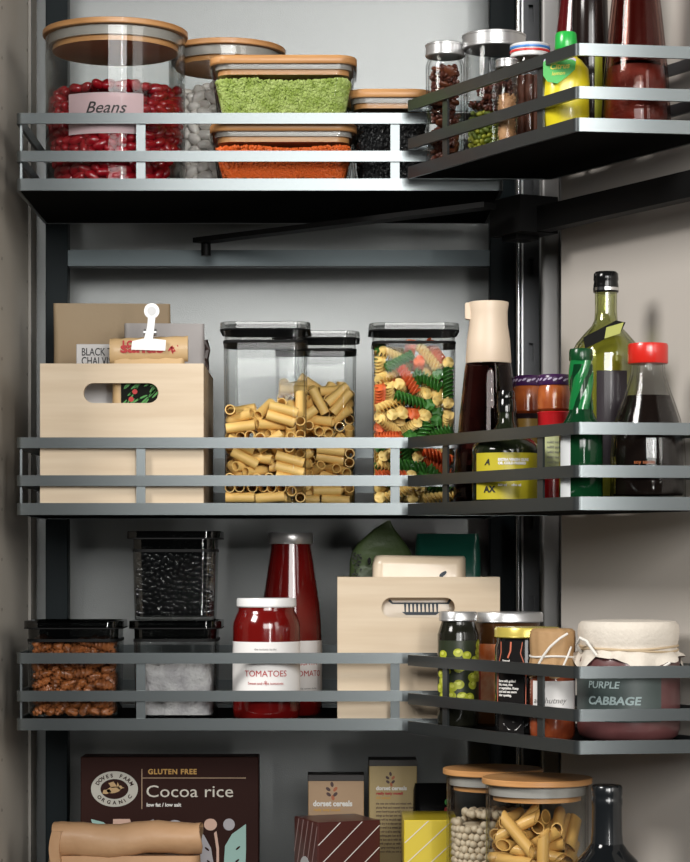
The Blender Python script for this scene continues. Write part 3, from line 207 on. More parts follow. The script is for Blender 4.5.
-96,15,96,496,50,-75,43,-36,122,579,-5,-68,-68,45,-12,560,6,-16,4,-58,-78,577,-99,6,-7,92,84,596,45,-63,9,-90,-51,651,46,88,15,-8,31,618,-98,-13,-12,46,-82,628,-97,15,19,-60,80,675,8,1,-98,85,-12,680,-11,5,-16,-23,121,776,2,62,-77,-1,-101,
712,-6,-3,-8,-103,-7,731,-10,10,-69,73,81,713,85,-44,3,-38,-101,787,-25,-94,23,-124,-25,838,-56,-46,62,102,-74,775,51,47,12,-19,14,761,26,17,93,-21,-94,864,-16,-96,16,-52,44,851,90,-35,-12,80,38,799,-100,-3,4,-104,-24,935,-18,12,-60,56,86,
872,10,-10,-34,-32,97,926,-96,-25,-4,99,-44,872,-27,-5,51,82,94,978,77,1,-42,-104,66,1005,18,-53,-68,-5,-105,947,-14,28,15,66,-1,933,13,98,-1,53,-90,1013,18,-85,45,-23,12,982,0,4,52,-18,99,1060,-75,-16,56,29,3,1047,-90,-26,33,-84,-57,1042,
-83,53,16,122,-13,1039,33,48,44],
 'carda': [
-68,251,563,81,6,-4,-156,-103,28,-6,-4,-84,27,-170,28,0,7,-6,171,-66,30,-93,-20,-3,107,228,563,-9,57,-81,-170,-10,31,-64,72,-11,-168,90,36,-96,11,24,247,-33,29,-9,-28,80,194,-172,29,-29,-8,48,226,79,31,-4,13,33,187,-20,78,-19,97,16,-231,49,
28,0,3,0,174,15,29,-82,48,-8,192,138,562,-89,-34,3,-215,-72,40,6,94,-14,-97,-242,30,-12,-81,56,153,-77,94,35,-28,41,-247,86,81,48,60,-14,124,-202,29,54,78,28,225,-101,46,-9,-92,-7,-244,-9,38,-56,35,-2,-178,-11,90,-11,54,-71,-184,-186,30,36,
73,55,99,-138,73,-16,94,-6,-214,37,83,-28,9,26,157,92,46,63,-24,33,-110,-152,32,-18,41,-88,76,109,562,-4,-30,-95,-162,-116,85,-74,-67,-4,-226,-133,72,-72,16,-48,145,-128,35,93,-8,23,260,33,54,12,-75,12,-223,-87,111,50,30,13,175,47,90,32,17,
-27,-91,-163,85,11,26,25,56,-239,29,7,4,-87,260,-17,103,-9,57,-32,210,-154,102,-52,-34,-62,-145,87,109,66,-4,72,43,184,562,-86,41,-19,-46,-202,29,-20,-93,-30,-251,69,432,-36,-24,51,229,91,94,-85,20,22,-163,-179,137,61,47,5,-154,-209,82,26,
88,39,-250,-43,86,-66,-58,1,-226,126,563,40,-42,-67,150,90,158,-34,-66,-65,157,-203,134,-84,-49,-13,-3,-261,55,-28,42,83,205,-89,160,21,50,74,-165,-55,135,39,90,19,94,-225,80,-6,0,-80,231,46,131,52,7,15,-103,-223,135,17,-60,-77,-211,-28,
403,-41,-32,70,157,-187,79,-14,-26,66,-200,72,132,-48,-88,-6,246,83,464,-38,26,75,248,-85,114,-7,52,-63,-204,-161,192,85,-50,-3,-106,-130,139,-48,-12,-48,257,28,195,-42,-67,-43,147,-117,135,-7,-99,-15,-240,27,144,-90,21,-21,-70,-227,84,47,
-87,-12,190,-15,135,-7,7,98,-160,203,562,6,-30,-86,-144,90,211,-7,-77,-15,233,87,176,-35,-20,91,197,-159,194,-3,63,45,16,-206,74,54,-15,-20,-18,-242,114,18,-1,-86,253,-54,179,68,-70,-7,-192,-129,138,22,-81,-53,-147,-96,198,-29,-70,-64,29,
260,568,50,17,-11,182,40,177,-16,94,-1,63,-170,108,3,-23,-16,-168,27,173,-45,-76,6,-222,-85,171,1,-6,-100,150,-97,190,-73,65,-18,-27,-168,121,1,-100,-9,234,92,378,28,-64,65,188,-16,194,54,4,16,44,-245,131,-39,47,-76,148,-184,222,-83,42,-23,
-248,-31,162,40,28,-33,147,84,236,-59,-54,-59,-224,88,187,-3,-2,5,-247,-89,238,57,15,74,104,-160,165,8,48,80,-32,-259,167,2,96,13,213,-91,220,44,-43,-51,140,-201,279,64,-73,-15,-182,-31,191,25,95,20,-133,-202,185,-31,14,-88,46,-180,163,-33,
-82,45,133,172,561,-7,-1,-98,-22,177,562,-50,-81,29,244,-24,238,18,6,91,115,-234,172,-4,88,-39,-243,32,206,-14,95,-6,-45,-175,177,-23,-8,24,173,-167,320,-3,-12,-75,58,-157,216,44,19,20,226,90,238,-19,-21,96,-239,-20,235,-17,97,-9,-76,-237,
200,83,6,22,-106,-144,210,-97,-1,11,245,-95,272,57,42,42,-87,177,563,72,-38,-35,100,-221,226,-23,-25,92,-111,-210,239,-9,5,43,-244,37,270,-61,-34,1,186,45,409,-45,-9,-5,185,1,308,-16,-63,-67,41,-240,193,-28,-69,63,-210,-134,253,35,46,-2,
-226,90,246,55,14,-2,-167,91,292,47,-6,-5,163,-41,248,-37,-63,34,-36,-170,234,-32,-90,-30,-144,133,561,8,99,-1,258,21,281,-7,8,76,133,-105,252,-38,81,33,190,-153,263,-74,54,-34,-167,-178,248,62,-53,-55,185,32,475,94,28,-17,63,-252,260,-23,
91,17,-160,-50,259,-58,40,-31,198,-64,291,-71,-31,42,-175,26,301,-42,80,42,-6,-244,237,40,-58,-68,-82,87,563,16,-56,-74,226,91,298,17,47,-87,10,-173,276,14,-24,94,-120,-121,276,-34,-88,-27,-244,89,330,-32,59,22,228,45,334,2,-48,88,88,-164,
267,-33,33,-66,-171,29,242,-75,62,12,107,-195,330,48,-58,-65,125,-121,316,42,13,61,-58,-229,263,-19,-27,45,53,-169,320,15,11,43,-261,-10,305,52,5,75,220,-104,337,51,17,-7,-188,90,403,-63,-20,-7,180,90,499,-41,-3,-10,-10,-261,296,-11,-44,
-88,-220,-105,455,76,53,14,-216,-88,295,20,-13,97,-77,-155,313,5,-25,87,184,32,242,5,63,-69,-135,-195,293,34,-86,-26,202,-166,371,-32,62,-69,-102,-239,322,-20,-89,17,-186,-152,309,60,-79,-11,154,73,304,60,-16,-43,169,-59,354,-11,-41,-85,48,
-248,329,-19,-97,-8,-153,-182,349,79,30,11,-60,10,562,-11,-28,95,-154,86,353,71,5,24,89,-145,369,-64,-28,34,-55,-234,354,-54,-70,31,254,-56,393,-28,69,-13,-151,72,465,-41,55,-67,169,90,361,-36,18,-92,-15,-187,334,74,51,42,-183,28,424,83,
-25,-30,216,-102,400,-38,-87,30,-82,-149,375,-79,19,-1,-211,-104,351,-80,-37,11,154,-122,386,65,-15,-66,136,-215,388,15,-64,50,245,-36,326,45,69,53,-174,-45,318,-19,-7,95,116,55,562,-95,2,7,-206,-158,388,57,-34,60,20,-260,388,95,-6,25,260,
17,379,-76,62,22,-146,-115,353,53,45,2,-152,-180,408,17,-19,-84,-200,28,355,-10,93,25,82,-228,436,51,42,68,185,-4,379,-83,-11,29,80,-230,373,89,-27,-31,-240,-47,348,-44,85,-25,-14,79,562,82,48,21,260,13,446,39,65,42,192,-173,432,1,-5,40,
-159,-53,384,31,61,49,-82,-147,437,-4,-72,66,44,20,562,-20,-93,27,-121,-208,451,-36,74,-34,-165,-121,440,44,-56,17,242,-79,456,-70,66,-8,103,-141,429,54,-73,-40,-261,22,379,57,-68,-33,34,-166,407,84,-8,53,159,90,436,10,97,-14,-102,-217,393,
-46,71,-30,190,-31,486,96,23,9,-233,19,476,70,-6,-20,-247,-88,403,-48,-74,37,-22,-202,404,-21,-1,-20,191,-43,429,86,39,1,-60,-194,472,-84,36,39,-253,-26,445,85,-46,20,131,-39,562,6,-30,95,-163,-47,446,-85,49,-4,141,-198,470,68,-28,2,-62,
-253,419,-89,23,35,-81,-247,491,10,13,-20,14,-259,449,94,3,15,165,-124,456,-89,-28,28,2,-186,457,-36,-31,81,212,-146,488,53,18,26],
}
# ---------------------------------------------------------------- camera
def X(px, d): return (px - CX) / F * d
def H(py, d): return ZC + (CY - py) / F * d
def Yw(d): return d - D0
cam_d = bpy.data.cameras.new('camera'); cam = bpy.data.objects.new('camera', cam_d); COL.objects.link(cam)
cam.location = (0, -D0, ZC); cam.rotation_euler = (PI / 2, 0, 0)
cam_d.sensor_fit = 'VERTICAL'; cam_d.sensor_height = 36; cam_d.lens = F / 862 * 36
cam_d.shift_x = (345 - CX) / 862; cam_d.shift_y = (CY - 431) / 862
cam_d.clip_start = .05
sc.camera = cam

# ---------------------------------------------------------------- materials
MATS = {}
def nodes(name):
    m = bpy.data.materials.new(name); m.use_nodes = True
    nt = m.node_tree; nt.nodes.clear()
    out = nt.nodes.new('ShaderNodeOutputMaterial')
    return m, nt, out
def pbr(name, col, rough=.5, metal=0, coat=0, spec=.5, bump=None, var=None, aniso=0, trans=0):
    if name in MATS: return MATS[name]
    m, nt, out = nodes(name)
    b = nt.nodes.new('ShaderNodeBsdfPrincipled'); nt.links.new(b.outputs[0], out.inputs[0])
    b.inputs['Base Color'].default_value = (*col, 1); b.inputs['Roughness'].default_value = rough
    b.inputs['Metallic'].default_value = metal; b.inputs['Coat Weight'].default_value = coat
    b.inputs['Specular IOR Level'].default_value = spec
    b.inputs['Coat Roughness'].default_value = .06
    if trans: b.inputs['Transmission Weight'].default_value = trans
    tc = nt.nodes.new('ShaderNodeTexCoord')
    if var:   # (scale, second colour, stretch)
        mp = nt.nodes.new('ShaderNodeMapping'); mp.inputs['Scale'].default_value = var[2] if len(var) > 2 else (1, 1, 1)
        nz = nt.nodes.new('ShaderNodeTexNoise'); nz.inputs['Scale'].default_value = var[0]; nz.inputs['Detail'].default_value = 4
        mx = nt.nodes.new('ShaderNodeMix'); mx.data_type = 'RGBA'
        cr = nt.nodes.new('ShaderNodeValToRGB'); cr.color_ramp.elements[0].position = .35; cr.color_ramp.elements[1].position = .65
        nt.links.new(tc.outputs['Object'], mp.inputs[0]); nt.links.new(mp.outputs[0], nz.inputs['Vector'])
        nt.links.new(nz.outputs['Fac'], cr.inputs[0]); nt.links.new(cr.outputs[0], mx.inputs[0])
        mx.inputs[6].default_value = (*col, 1); mx.inputs[7].default_value = (*var[1], 1)
        nt.links.new(mx.outputs[2], b.inputs['Base Color'])
    if bump:  # (scale, strength, distance)
        nz = nt.nodes.new('ShaderNodeTexNoise'); nz.inputs['Scale'].default_value = bump[0]; nz.inputs['Detail'].default_value = 3
        nt.links.new(tc.outputs['Object'], nz.inputs['Vector'])
        bp = nt.nodes.new('ShaderNodeBump'); bp.inputs['Strength'].default_value = bump[1]; bp.inputs['Distance'].default_value = bump[2]
        nt.links.new(nz.outputs['Fac'], bp.inputs['Height']); nt.links.new(bp.outputs[0], b.inputs['Normal'])
    MATS[name] = m
    return m
def glass(name, tint=(.985, .992, .99), edge=(.32, .33, .31), refl=.014, rough=.015, gcol=(1, 1, 1)):
    """thin clear glass: straight-through transmission with a tint, plus a mirror reflection that grows at grazing angles"""
    if name in MATS: return MATS[name]
    m, nt, out = nodes(name)
    lw = nt.nodes.new('ShaderNodeLayerWeight'); lw.inputs['Blend'].default_value = .5
    p3 = nt.nodes.new('ShaderNodeMath'); p3.operation = 'POWER'; p3.inputs[1].default_value = 4
    nt.links.new(lw.outputs['Facing'], p3.inputs[0])
    mx = nt.nodes.new('ShaderNodeMix'); mx.data_type = 'RGBA'
    mx.inputs[6].default_value = (*tint, 1); mx.inputs[7].default_value = (*edge, 1)
    nt.links.new(p3.outputs[0], mx.inputs[0])
    tr = nt.nodes.new('ShaderNodeBsdfTransparent'); nt.links.new(mx.outputs[2], tr.inputs[0])
    gl = nt.nodes.new('ShaderNodeBsdfGlossy'); gl.inputs['Roughness'].default_value = rough; gl.inputs[0].default_value = (*gcol, 1)
    p4 = nt.nodes.new('ShaderNodeMath'); p4.operation = 'MULTIPLY_ADD'; p4.inputs[1].default_value = .6; p4.inputs[2].default_value = refl
    nt.links.new(p3.outputs[0], p4.inputs[0])
    ms = nt.nodes.new('ShaderNodeMixShader'); nt.links.new(p4.outputs[0], ms.inputs[0])
    nt.links.new(tr.outputs[0], ms.inputs[1]); nt.links.new(gl.outputs[0], ms.inputs[2])
    nt.links.new(ms.outputs[0], out.inputs[0])
    MATS[name] = m
    return m
def sheer(name, col, a):
    if name in MATS: return MATS[name]
    m, nt, out = nodes(name)
    tr = nt.nodes.new('ShaderNodeBsdfTransparent'); df = nt.nodes.new('ShaderNodeBsdfDiffuse'); df.inputs[0].default_value = (*col, 1)
    ms = nt.nodes.new('ShaderNodeMixShader'); ms.inputs[0].default_value = a
    nt.links.new(tr.outputs[0], ms.inputs[1]); nt.links.new(df.outputs[0], ms.inputs[2]); nt.links.new(ms.outputs[0], out.inputs[0])
    MATS[name] = m
    return m

G = glass('clear_glass')
GD = glass('clear_thick_glass', (.975, .98, .978), (.12, .11, .095), .011)
G_SMOKE = glass('smoked_plastic', (.16, .165, .16), (.02, .02, .02), .06, .05)
G_SMOKE_C = glass('pale_smoked_plastic', (.86, .86, .85), (.16, .16, .155), .03, .05)
G_GREEN = glass('green_glass', (.05, .42, .12), (.0, .05, .01), .07)
G_AMB = glass('dark_brown_glass', (.50, .33, .31), (.05, .02, .02), .016)
G_RED = glass('dark_red_glass', (.86, .70, .66), (.10, .02, .02), .016)
BAMBOO = pbr('bamboo', (.60, .31, .12), .42, coat=.1, var=(14, (.47, .22, .075), (1, 1, 18)))
BAMBOO_V = pbr('pale_bamboo', (.67, .55, .405), .6, spec=.3, var=(9, (.60, .475, .335), (.6, .6, 9)))
RAIL = pbr('grey_powder_coated_steel', (.132, .147, .15), .28, .85, bump=(900, .05, .0002))
PANEL = pbr('dark_tray_panel', (.004, .0042, .0045), .8, spec=.04)
POST = pbr('blue_black_steel', (.0055, .010, .012), .5, spec=.12)
POSTK = pbr('black_steel', (.004, .004, .004), .5, spec=.12)
CHROME = pbr('chrome', (.72, .72, .72), .16, 1)
STEEL = pbr('brushed_steel', (.62, .62, .62), .30, .75)
WHITE = pbr('white_plastic', (.82, .82, .81), .35, coat=.2)
PAPER_W = pbr('white_paper', (.80, .78, .76), .6)
INK = pbr('black_ink', (.012, .012, .012), .6)
INK_W = pbr('white_ink', (.78, .76, .72), .6)
INK_G = pbr('grey_ink', (.30, .29, .28), .6)
INK_R = pbr('red_ink', (.42, .02, .02), .6)
INK_GOLD = pbr('gold_ink', (.55, .30, .06), .5)
KRAFT = pbr('kraft_paper', (.36, .27, .17), .72, bump=(60, .35, .002), var=(6, (.34, .24, .14), (1, 1, 1)))
BLACK = pbr('black_gloss', (.006, .006, .006), .14, coat=.15, spec=.3)
GASKET = pbr('black_rubber', (.005, .005, .005), .6, spec=.15)

# ---------------------------------------------------------------- mesh helpers
def NB(): return bmesh.new()
def link(name, bm, mat, parent=None, smooth=True, loc=None, rot=None, auto=40):
    bmesh.ops.recalc_face_normals(bm, faces=bm.faces) if len(bm.faces) else None
    me = bpy.data.meshes.new(name); bm.to_mesh(me); bm.free()
    for m in (mat if isinstance(mat, (list, tuple)) else [mat]): me.materials.append(m)
    if smooth:
        me.polygons.foreach_set('use_smooth', [True] * len(me.polygons))
        try: me.set_sharp_from_angle(angle=math.radians(auto))
        except Exception: pass
    o = bpy.data.objects.new(name, me); COL.objects.link(o)
    if parent: o.parent = parent
    if loc: o.location = loc
    if rot: o.rotation_euler = rot
    return o
def tag(o, label=None, cat=None, group=None, kind=None):
    if label: o['label'] = label
    if cat: o['category'] = cat
    if group: o['group'] = group
    if kind: o['kind'] = kind
    return o
def thing(name, label, cat, loc=(0, 0, 0), rz=0, group=None):
    o = bpy.data.objects.new(name, None); COL.objects.link(o); o.empty_display_size = .02
    o.location = loc; o.rotation_euler = (0, 0, rz)
    return tag(o, label, cat, group)
def box(bm, x0, x1, y0, y1, z0, z1, bev=0):
    r = bmesh.ops.create_cube(bm, size=1)
    vs = r['verts']
    for v in vs: v.co = Vector((x0 + (v.co.x + .5) * (x1 - x0), y0 + (v.co.y + .5) * (y1 - y0), z0 + (v.co.z + .5) * (z1 - z0)))
    if bev:
        es = list({e for v in vs for e in v.link_edges})
        bmesh.ops.bevel(bm, geom=es, offset=bev, segments=2, affect='EDGES', profile=.5)
    return vs
def sect(w, d, r, z, n=8, cx=0, cy=0):
    """rounded rectangle of w x d with corner radius r at height z; r = w/2 = d/2 gives a circle"""
    r = min(r, w / 2, d / 2); pts = []
    for q, (sx, sy) in enumerate(((1, 1), (-1, 1), (-1, -1), (1, -1))):
        for i in range(n + 1):
            a = PI / 2 * (q + i / n)
            pts.append((cx + sx * (w / 2 - r) + r * math.cos(a), cy + sy * (d / 2 - r) + r * math.sin(a), z))
    return pts
def loft(bm, secs, cap0=True, cap1=True):
    rings = [[bm.verts.new(p) for p in s] for s in secs]
    n = len(rings[0])
    for a, b in zip(rings, rings[1:]):
        for i in range(n):
            j = (i + 1) % n
            try: bm.faces.new((a[i], a[j], b[j], b[i]))
            except ValueError: pass
    if cap0: bm.faces.new(rings[0][::-1])
    if cap1: bm.faces.new(rings[-1])
def rr(bm, prof, n=8, cap0=True, cap1=True):
    loft(bm, [sect(w, d, r, z, n) for (w, d, r, z) in prof], cap0, cap1)
def lathe(bm, prof, seg=48, cx=0, cy=0):
    """prof: (r, z) pairs from bottom to top; r = 0 closes on the axis"""
    rings = []
    for r, z in prof:
        if r <= 1e-7: rings.append([bm.verts.new((cx, cy, z))])
        else: rings.append([bm.verts.new((cx + r * math.cos(2 * PI * i / seg), cy + r * math.sin(2 * PI * i / seg), z)) for i in range(seg)])
    for a, b in zip(rings, rings[1:]):
        for i in range(seg):
            j = (i + 1) % seg
            if len(a) == 1 and len(b) == 1: continue
            if len(a) == 1: bm.faces.new((a[0], b[j], b[i]))
            elif len(b) == 1: bm.faces.new((a[i], a[j], b[0]))
            else: bm.faces.new((a[i], a[j], b[j], b[i]))
def patch(bm, R, a0, a1, z0, z1, t=.0003, seg=24, top=None):
    """curved label lying on a cylinder (R may be a function of z); angles in degrees, 0 faces the camera"""
    zs = [z0 + (z1 - z0) * k / 8 for k in range(9)]
    fn = R if callable(R) else (lambda z: R)
    def grid(off):
        return [[bm.verts.new(((fn(z) + off) * math.sin(math.radians(a0 + (a1 - a0) * i / seg)), -(fn(z) + off) * math.cos(math.radians(a0 + (a1 - a0) * i / seg)), z)) for i in range(seg + 1)] for z in zs]
    A, B = grid(t), grid(0)
    for k in range(8):
        for i in range(seg):
            bm.faces.new((A[k][i], A[k][i + 1], A[k + 1][i + 1], A[k + 1][i]))
            bm.faces.new((B[k][i], B[k + 1][i], B[k + 1][i + 1], B[k][i + 1]))
    for i in range(seg):
        bm.faces.new((A[0][i], B[0][i], B[0][i + 1], A[0][i + 1])); bm.faces.new((A[8][i], A[8][i + 1], B[8][i + 1], B[8][i]))
    for k in range(8):
        bm.faces.new((A[k][0], A[k + 1][0], B[k + 1][0], B[k][0])); bm.faces.new((A[k][seg], B[k][seg], B[k + 1][seg], A[k + 1][seg]))
def tube(bm, pts, r, seg=8, closed=False):
    pts = [Vector(p) for p in pts]; n = len(pts); rings = []
    for k, p in enumerate(pts):
        t = (pts[(k + 1) % n] - pts[k - 1]) if closed or 0 < k < n - 1 else (pts[1] - pts[0] if k == 0 else pts[-1] - pts[-2])
        t.normalize(); u = t.cross(Vector((0, 0, 1)))
        if u.length < .05: u = t.cross(Vector((0, 1, 0)))
        u.normalize(); w = t.cross(u)
        rings.append([bm.verts.new(p + (u * math.cos(2 * PI * i / seg) + w * math.sin(2 * PI * i / seg)) * r) for i in range(seg)])
    for k in range(n if closed else n - 1):
        a, b = rings[k], rings[(k + 1) % n]
        for i in range(seg): bm.faces.new((a[i], a[(i + 1) % seg], b[(i + 1) % seg], b[i]))
    if not closed: bm.faces.new(rings[0][::-1]); bm.faces.new(rings[-1])
def prism(bm, pts, z0, z1):
    a = [bm.verts.new((x, y, z0)) for x, y in pts]; b = [bm.verts.new((x, y, z1)) for x, y in pts]; n = len(pts)
    bm.faces.new(a[::-1]); bm.faces.new(b)
    for i in range(n): bm.faces.new((a[i], a[(i + 1) % n], b[(i + 1) % n], b[i]))
def flat(bm, pts, y, t=.0003):
    """flat shape (x, z outline) lying on a front face at depth y, thickness t towards the viewer"""
    a = [bm.verts.new((x, y, z)) for x, z in pts]; b = [bm.verts.new((x, y - t, z)) for x, z in pts]; n = len(pts)
    bm.faces.new(a); bm.faces.new(b[::-1])
    for i in range(n): bm.faces.new((a[i], b[i], b[(i + 1) % n], a[(i + 1) % n]))
def ellipse(cx, cz, a, b, n=24, rot=0):
    return [(cx + a * math.cos(t) * math.cos(rot) - b * math.sin(t) * math.sin(rot), cz + a * math.cos(t) * math.sin(rot) + b * math.sin(t) * math.cos(rot)) for t in [2 * PI * i / n for i in range(n)]]
TXT = bpy.data.scenes.new('type_setting')
def text(body, size, mat, parent, x, y, z, R=None, align='LEFT', name='lettering', shear=0, ang=0, bold=0, sx=1.0, space=1.0, ry=0):
    """lettering on a front face (y = face depth); with R it is wrapped round a vertical cylinder of that radius"""
    cu = bpy.data.curves.new('t', 'FONT'); cu.body = body; cu.size = size; cu.align_x = align; cu.shear = shear
    cu.offset = bold; cu.extrude = .00012; cu.space_character = space; cu.resolution_u = 3
    ob = bpy.data.objects.new('t', cu); TXT.collection.objects.link(ob)
    TXT.view_layers[0].update(); dg = TXT.view_layers[0].depsgraph; me = bpy.data.meshes.new_from_object(ob.evaluated_get(dg))
    bpy.data.objects.remove(ob); bpy.data.curves.remove(cu)
    me.name = name; me.materials.clear(); me.materials.append(mat)
    for v in me.vertices:
        px, pz, e = v.co.x * sx, v.co.y, v.co.z
        if ry: px, pz = px * math.cos(ry) - pz * math.sin(ry), px * math.sin(ry) + pz * math.cos(ry)
        if R:
            rad = (R(z + pz) if callable(R) else R) + .0004 + e
            a = (x + px) / rad + ang
            v.co = (rad * math.sin(a), -rad * math.cos(a), z + pz)
        else: v.co = (x + px, y - .0004 - e, z + pz)
    o = bpy.data.objects.new(name, me); COL.objects.link(o); o.parent = parent
    return o
def copy_tree(o, parent=None):
    c = o.copy(); COL.objects.link(c); c.parent = parent
    for ch in list(o.children): copy_tree(ch, c)
    return c

# ---------------------------------------------------------------- settled positions of loose pieces (x, y, z, quaternion)
DATA = {}
def pieces(key):
    L = PACK[key]; out = []
    for i in range(0, len(L), 6):
        x, y, z, a, b, c = L[i:i + 6]; a, b, c = a / 100, b / 100, c / 100
        out.append((Vector((x, y, z)) * 1e-4, Quaternion((math.sqrt(max(0, 1 - a * a - b * b - c * c)), a, b, c)).normalized()))
    return out
def fill(key, name, makers, mats, label, cat, group, base, rz=0, limit=300, keep=None, zs=1, core=None, massname=None, masslabel=None):
    """every loose piece is an object of its own; past the limit the pieces that show least are one mass"""
    P = pieces(key)
    if keep: P = [p for p in P if keep(p[0])]
    P.sort(key=lambda p: p[0].y - .6 * p[0].z)
    R = Matrix.Rotation(rz, 4, 'Z')
    firsts = []
    for i, (p, q) in enumerate(P[:limit]):
        k = random.randrange(len(makers))
        while len(firsts) < len(makers): firsts.append(None)
        if firsts[k] is None:
            bm = NB(); makers[k](bm); o = link(name, bm, mats[k]); firsts[k] = o
        else:
            o = firsts[k].copy(); COL.objects.link(o)
        o.matrix_world = Matrix.Translation(base) @ R @ Matrix.Translation((p.x, p.y, p.z * zs)) @ q.to_matrix().to_4x4()
        lb = label[k] if isinstance(label, (list, tuple)) else label
        gr = group[k] if isinstance(group, (list, tuple)) else group
        tag(o, lb, cat, gr)
    rest = P[limit:]
    if rest or core:
        bm = NB()
        for p, q in rest:
            n0 = len(bm.verts); makers[0](bm); bm.verts.ensure_lookup_table()
            M = Matrix.Translation(p) @ q.to_matrix().to_4x4()
            for v in bm.verts[n0:]: v.co = M @ v.co
        if core: core(bm)
        o = link(massname, bm, mats[0], loc=base, rot=(0, 0, rz))
        tag(o, masslabel, cat, kind='stuff')
# ---------------------------------------------------------------- setting
WX0, WX1 = -.384, .2704
YB = Yw(3.12)
WALL = pbr('beige_laminate', (.56, .51, .44), .5, bump=(300, .1, .001), var=(2.2, (.50, .455, .39), (1, 1, .4)))
WALL2 = pbr('grey_steel_lining', (.62, .60, .58), .32, .85)
BACK = pbr('satin_metal_back', (.175, .182, .180), .34, .75, bump=(700, .3, .0006))
DOOR = pbr('warm_grey_laminate', (.47, .435, .395), .5, spec=.3)
def struct_(name, bm, m, **k): return tag(link(name, bm, m, smooth=False, **k), kind='structure')
bm = NB(); box(bm, WX0 - .018, WX0, Yw(2.60), YB + .02, .55, 2.02); struct_('wall_left', bm, WALL)
bm = NB(); box(bm, WX1, WX1 + .018, Yw(2.765), YB + .02, .55, 2.02); struct_('wall_right', bm, WALL2)
bm = NB(); box(bm, WX0 - .018, WX1 + .018, YB, YB + .018, .55, 2.02); struct_('wall_back', bm, BACK)
bm = NB(); box(bm, WX0 - .018, WX1 + .018, Yw(2.72), YB + .02, .53, .55); struct_('floor', bm, WALL)
bm = NB(); box(bm, WX0 - .018, WX1 + .018, Yw(2.72), YB + .02, 2.02, 2.04); struct_('ceiling', bm, WALL)
# shelf-pin holes down the side wall
HOLE = pbr('hole_dark', (.05, .04, .035), .8)
bm = NB()
for k in range(24):
    z = .62 + .0583 * k
    for d in (2.79, 3.02):
        r = bmesh.ops.create_circle(bm, cap_ends=True, radius=.0022, segments=10)
        for v in r['verts']: v.co = Vector((WX0 + .0004, Yw(d) + v.co.x, z + v.co.y))
tag(link('trim_1', bm, HOLE, smooth=False), kind='structure')

# door panel and the racks on it share one direction
TH = math.radians(62.0)
DIR = Vector((math.cos(TH), -math.sin(TH))); NRM = Vector((math.sin(TH), math.cos(TH)))
Apt = Vector((.0833, Yw(2.70)))
def along(t, w): return Apt + DIR * t + NRM * w
def RT(px, w):
    """point on the rack floor, w behind its long side, in the sight line of column px; returns x, y, depth"""
    k = (px - CX) / F
    # Apt.x + w n.x + t d.x = k (D0 + Apt.y + w n.y + t d.y)
    t = (k * (D0 + Apt.y + w * NRM.y) - Apt.x - w * NRM.x) / (DIR.x - k * DIR.y)
    p = along(t, w); return p.x, p.y, p.y + D0
TRW = .147
def quad(t0, t1, w0, w1): return [tuple(along(t0, w0)), tuple(along(t1, w0)), tuple(along(t1, w1)), tuple(along(t0, w1))]
bm = NB(); prism(bm, quad(.064, .80, .166, .184), .55, 2.02); struct_('door_1', bm, DOOR)

def strip(bm, pts, z0, z1, t, closed=True):
    P = [Vector(p) for p in pts]; n = len(P); inner = []
    for i in range(n):
        a = (P[i] - P[i - 1]) if (closed or i > 0) else (P[1] - P[0]); b = (P[(i + 1) % n] - P[i]) if (closed or i < n - 1) else (P[-1] - P[-2])
        a.normalize(); b.normalize(); na = Vector((-a.y, a.x)); nb = Vector((-b.y, b.x)); m = (na + nb); m.normalize()
        inner.append(P[i] + m * t / max(.3, m.dot(na)))
    L = [[bm.verts.new((p.x, p.y, z)) for p in Q] for Q in (P, inner) for z in (z0, z1)]
    o0, o1, i0, i1 = L
    for i in range(n if closed else n - 1):
        j = (i + 1) % n
        bm.faces.new((o0[i], o0[j], o1[j], o1[i])); bm.faces.new((i0[j], i0[i], i1[i], i1[j]))
        bm.faces.new((o1[i], o1[j], i1[j], i1[i])); bm.faces.new((o0[j], o0[i], i0[i], i0[j]))
    if not closed:
        bm.faces.new((o0[0], o1[0], i1[0], i0[0])); bm.faces.new((o0[-1], i0[-1], i1[-1], o1[-1]))
def roundp(pts, r=.006, n=4):
    P = [Vector(p) for p in pts]; out = []
    for i in range(len(P)):
        a = (P[i - 1] - P[i]).normalized(); b = (P[(i + 1) % len(P)] - P[i]).normalized()
        s, e = P[i] + a * r, P[i] + b * r
        for k in range(n + 1):
            u = k / n; out.append(tuple((s * (1 - u) ** 2 + P[i] * 2 * u * (1 - u) + e * u * u)))
    return out
def inset(pts, t):
    P = [Vector(p) for p in pts]; n = len(P); out = []
    for i in range(n):
        a, b = (P[i] - P[i - 1]).normalized(), (P[(i + 1) % n] - P[i]).normalized(); m = Vector((-a.y - b.y, a.x + b.x)); m.normalize()
        out.append(tuple(P[i] + m * t / max(.3, m.dot(Vector((-a.y, a.x))))))
    return out
def rack(name, label, poly, zt, stans, group):
    """poly runs counter-clockwise seen from above; zt = top of the floor's upturned edge"""
    cx, cy = poly[0]
    t = thing(name, label, 'pantry rack', (cx, cy, zt - .0135), group=group)
    P = [(x - cx, y - cy) for x, y in poly]
    R = roundp(P)
    bm = NB(); prism(bm, inset(R, .0034), .0008, .0095); 
    o = link('tray_panel', bm, PANEL, t, smooth=False)
    for z in (0, .0328, .0758):
        bm = NB(); strip(bm, R, z, z + (.0135 if z == 0 else .0122), .0035)
        link('rail', bm, RAIL, t, auto=25)
    for (x, y, ang) in stans:
        bm = NB(); box(bm, -.0052, .0052, .0036, .0062, .004, .086)
        link('stanchion', bm, RAIL, t, smooth=False, loc=(x - cx, y - cy, 0), rot=(0, 0, ang))
    return t
ZL = [H(178.5, D0), H(503, D0), H(718.5, D0), H(1003, D0)]
ZR = [H(117.5, 2.398), H(496.5, 2.398), H(741, 2.398), H(1003, D0)]
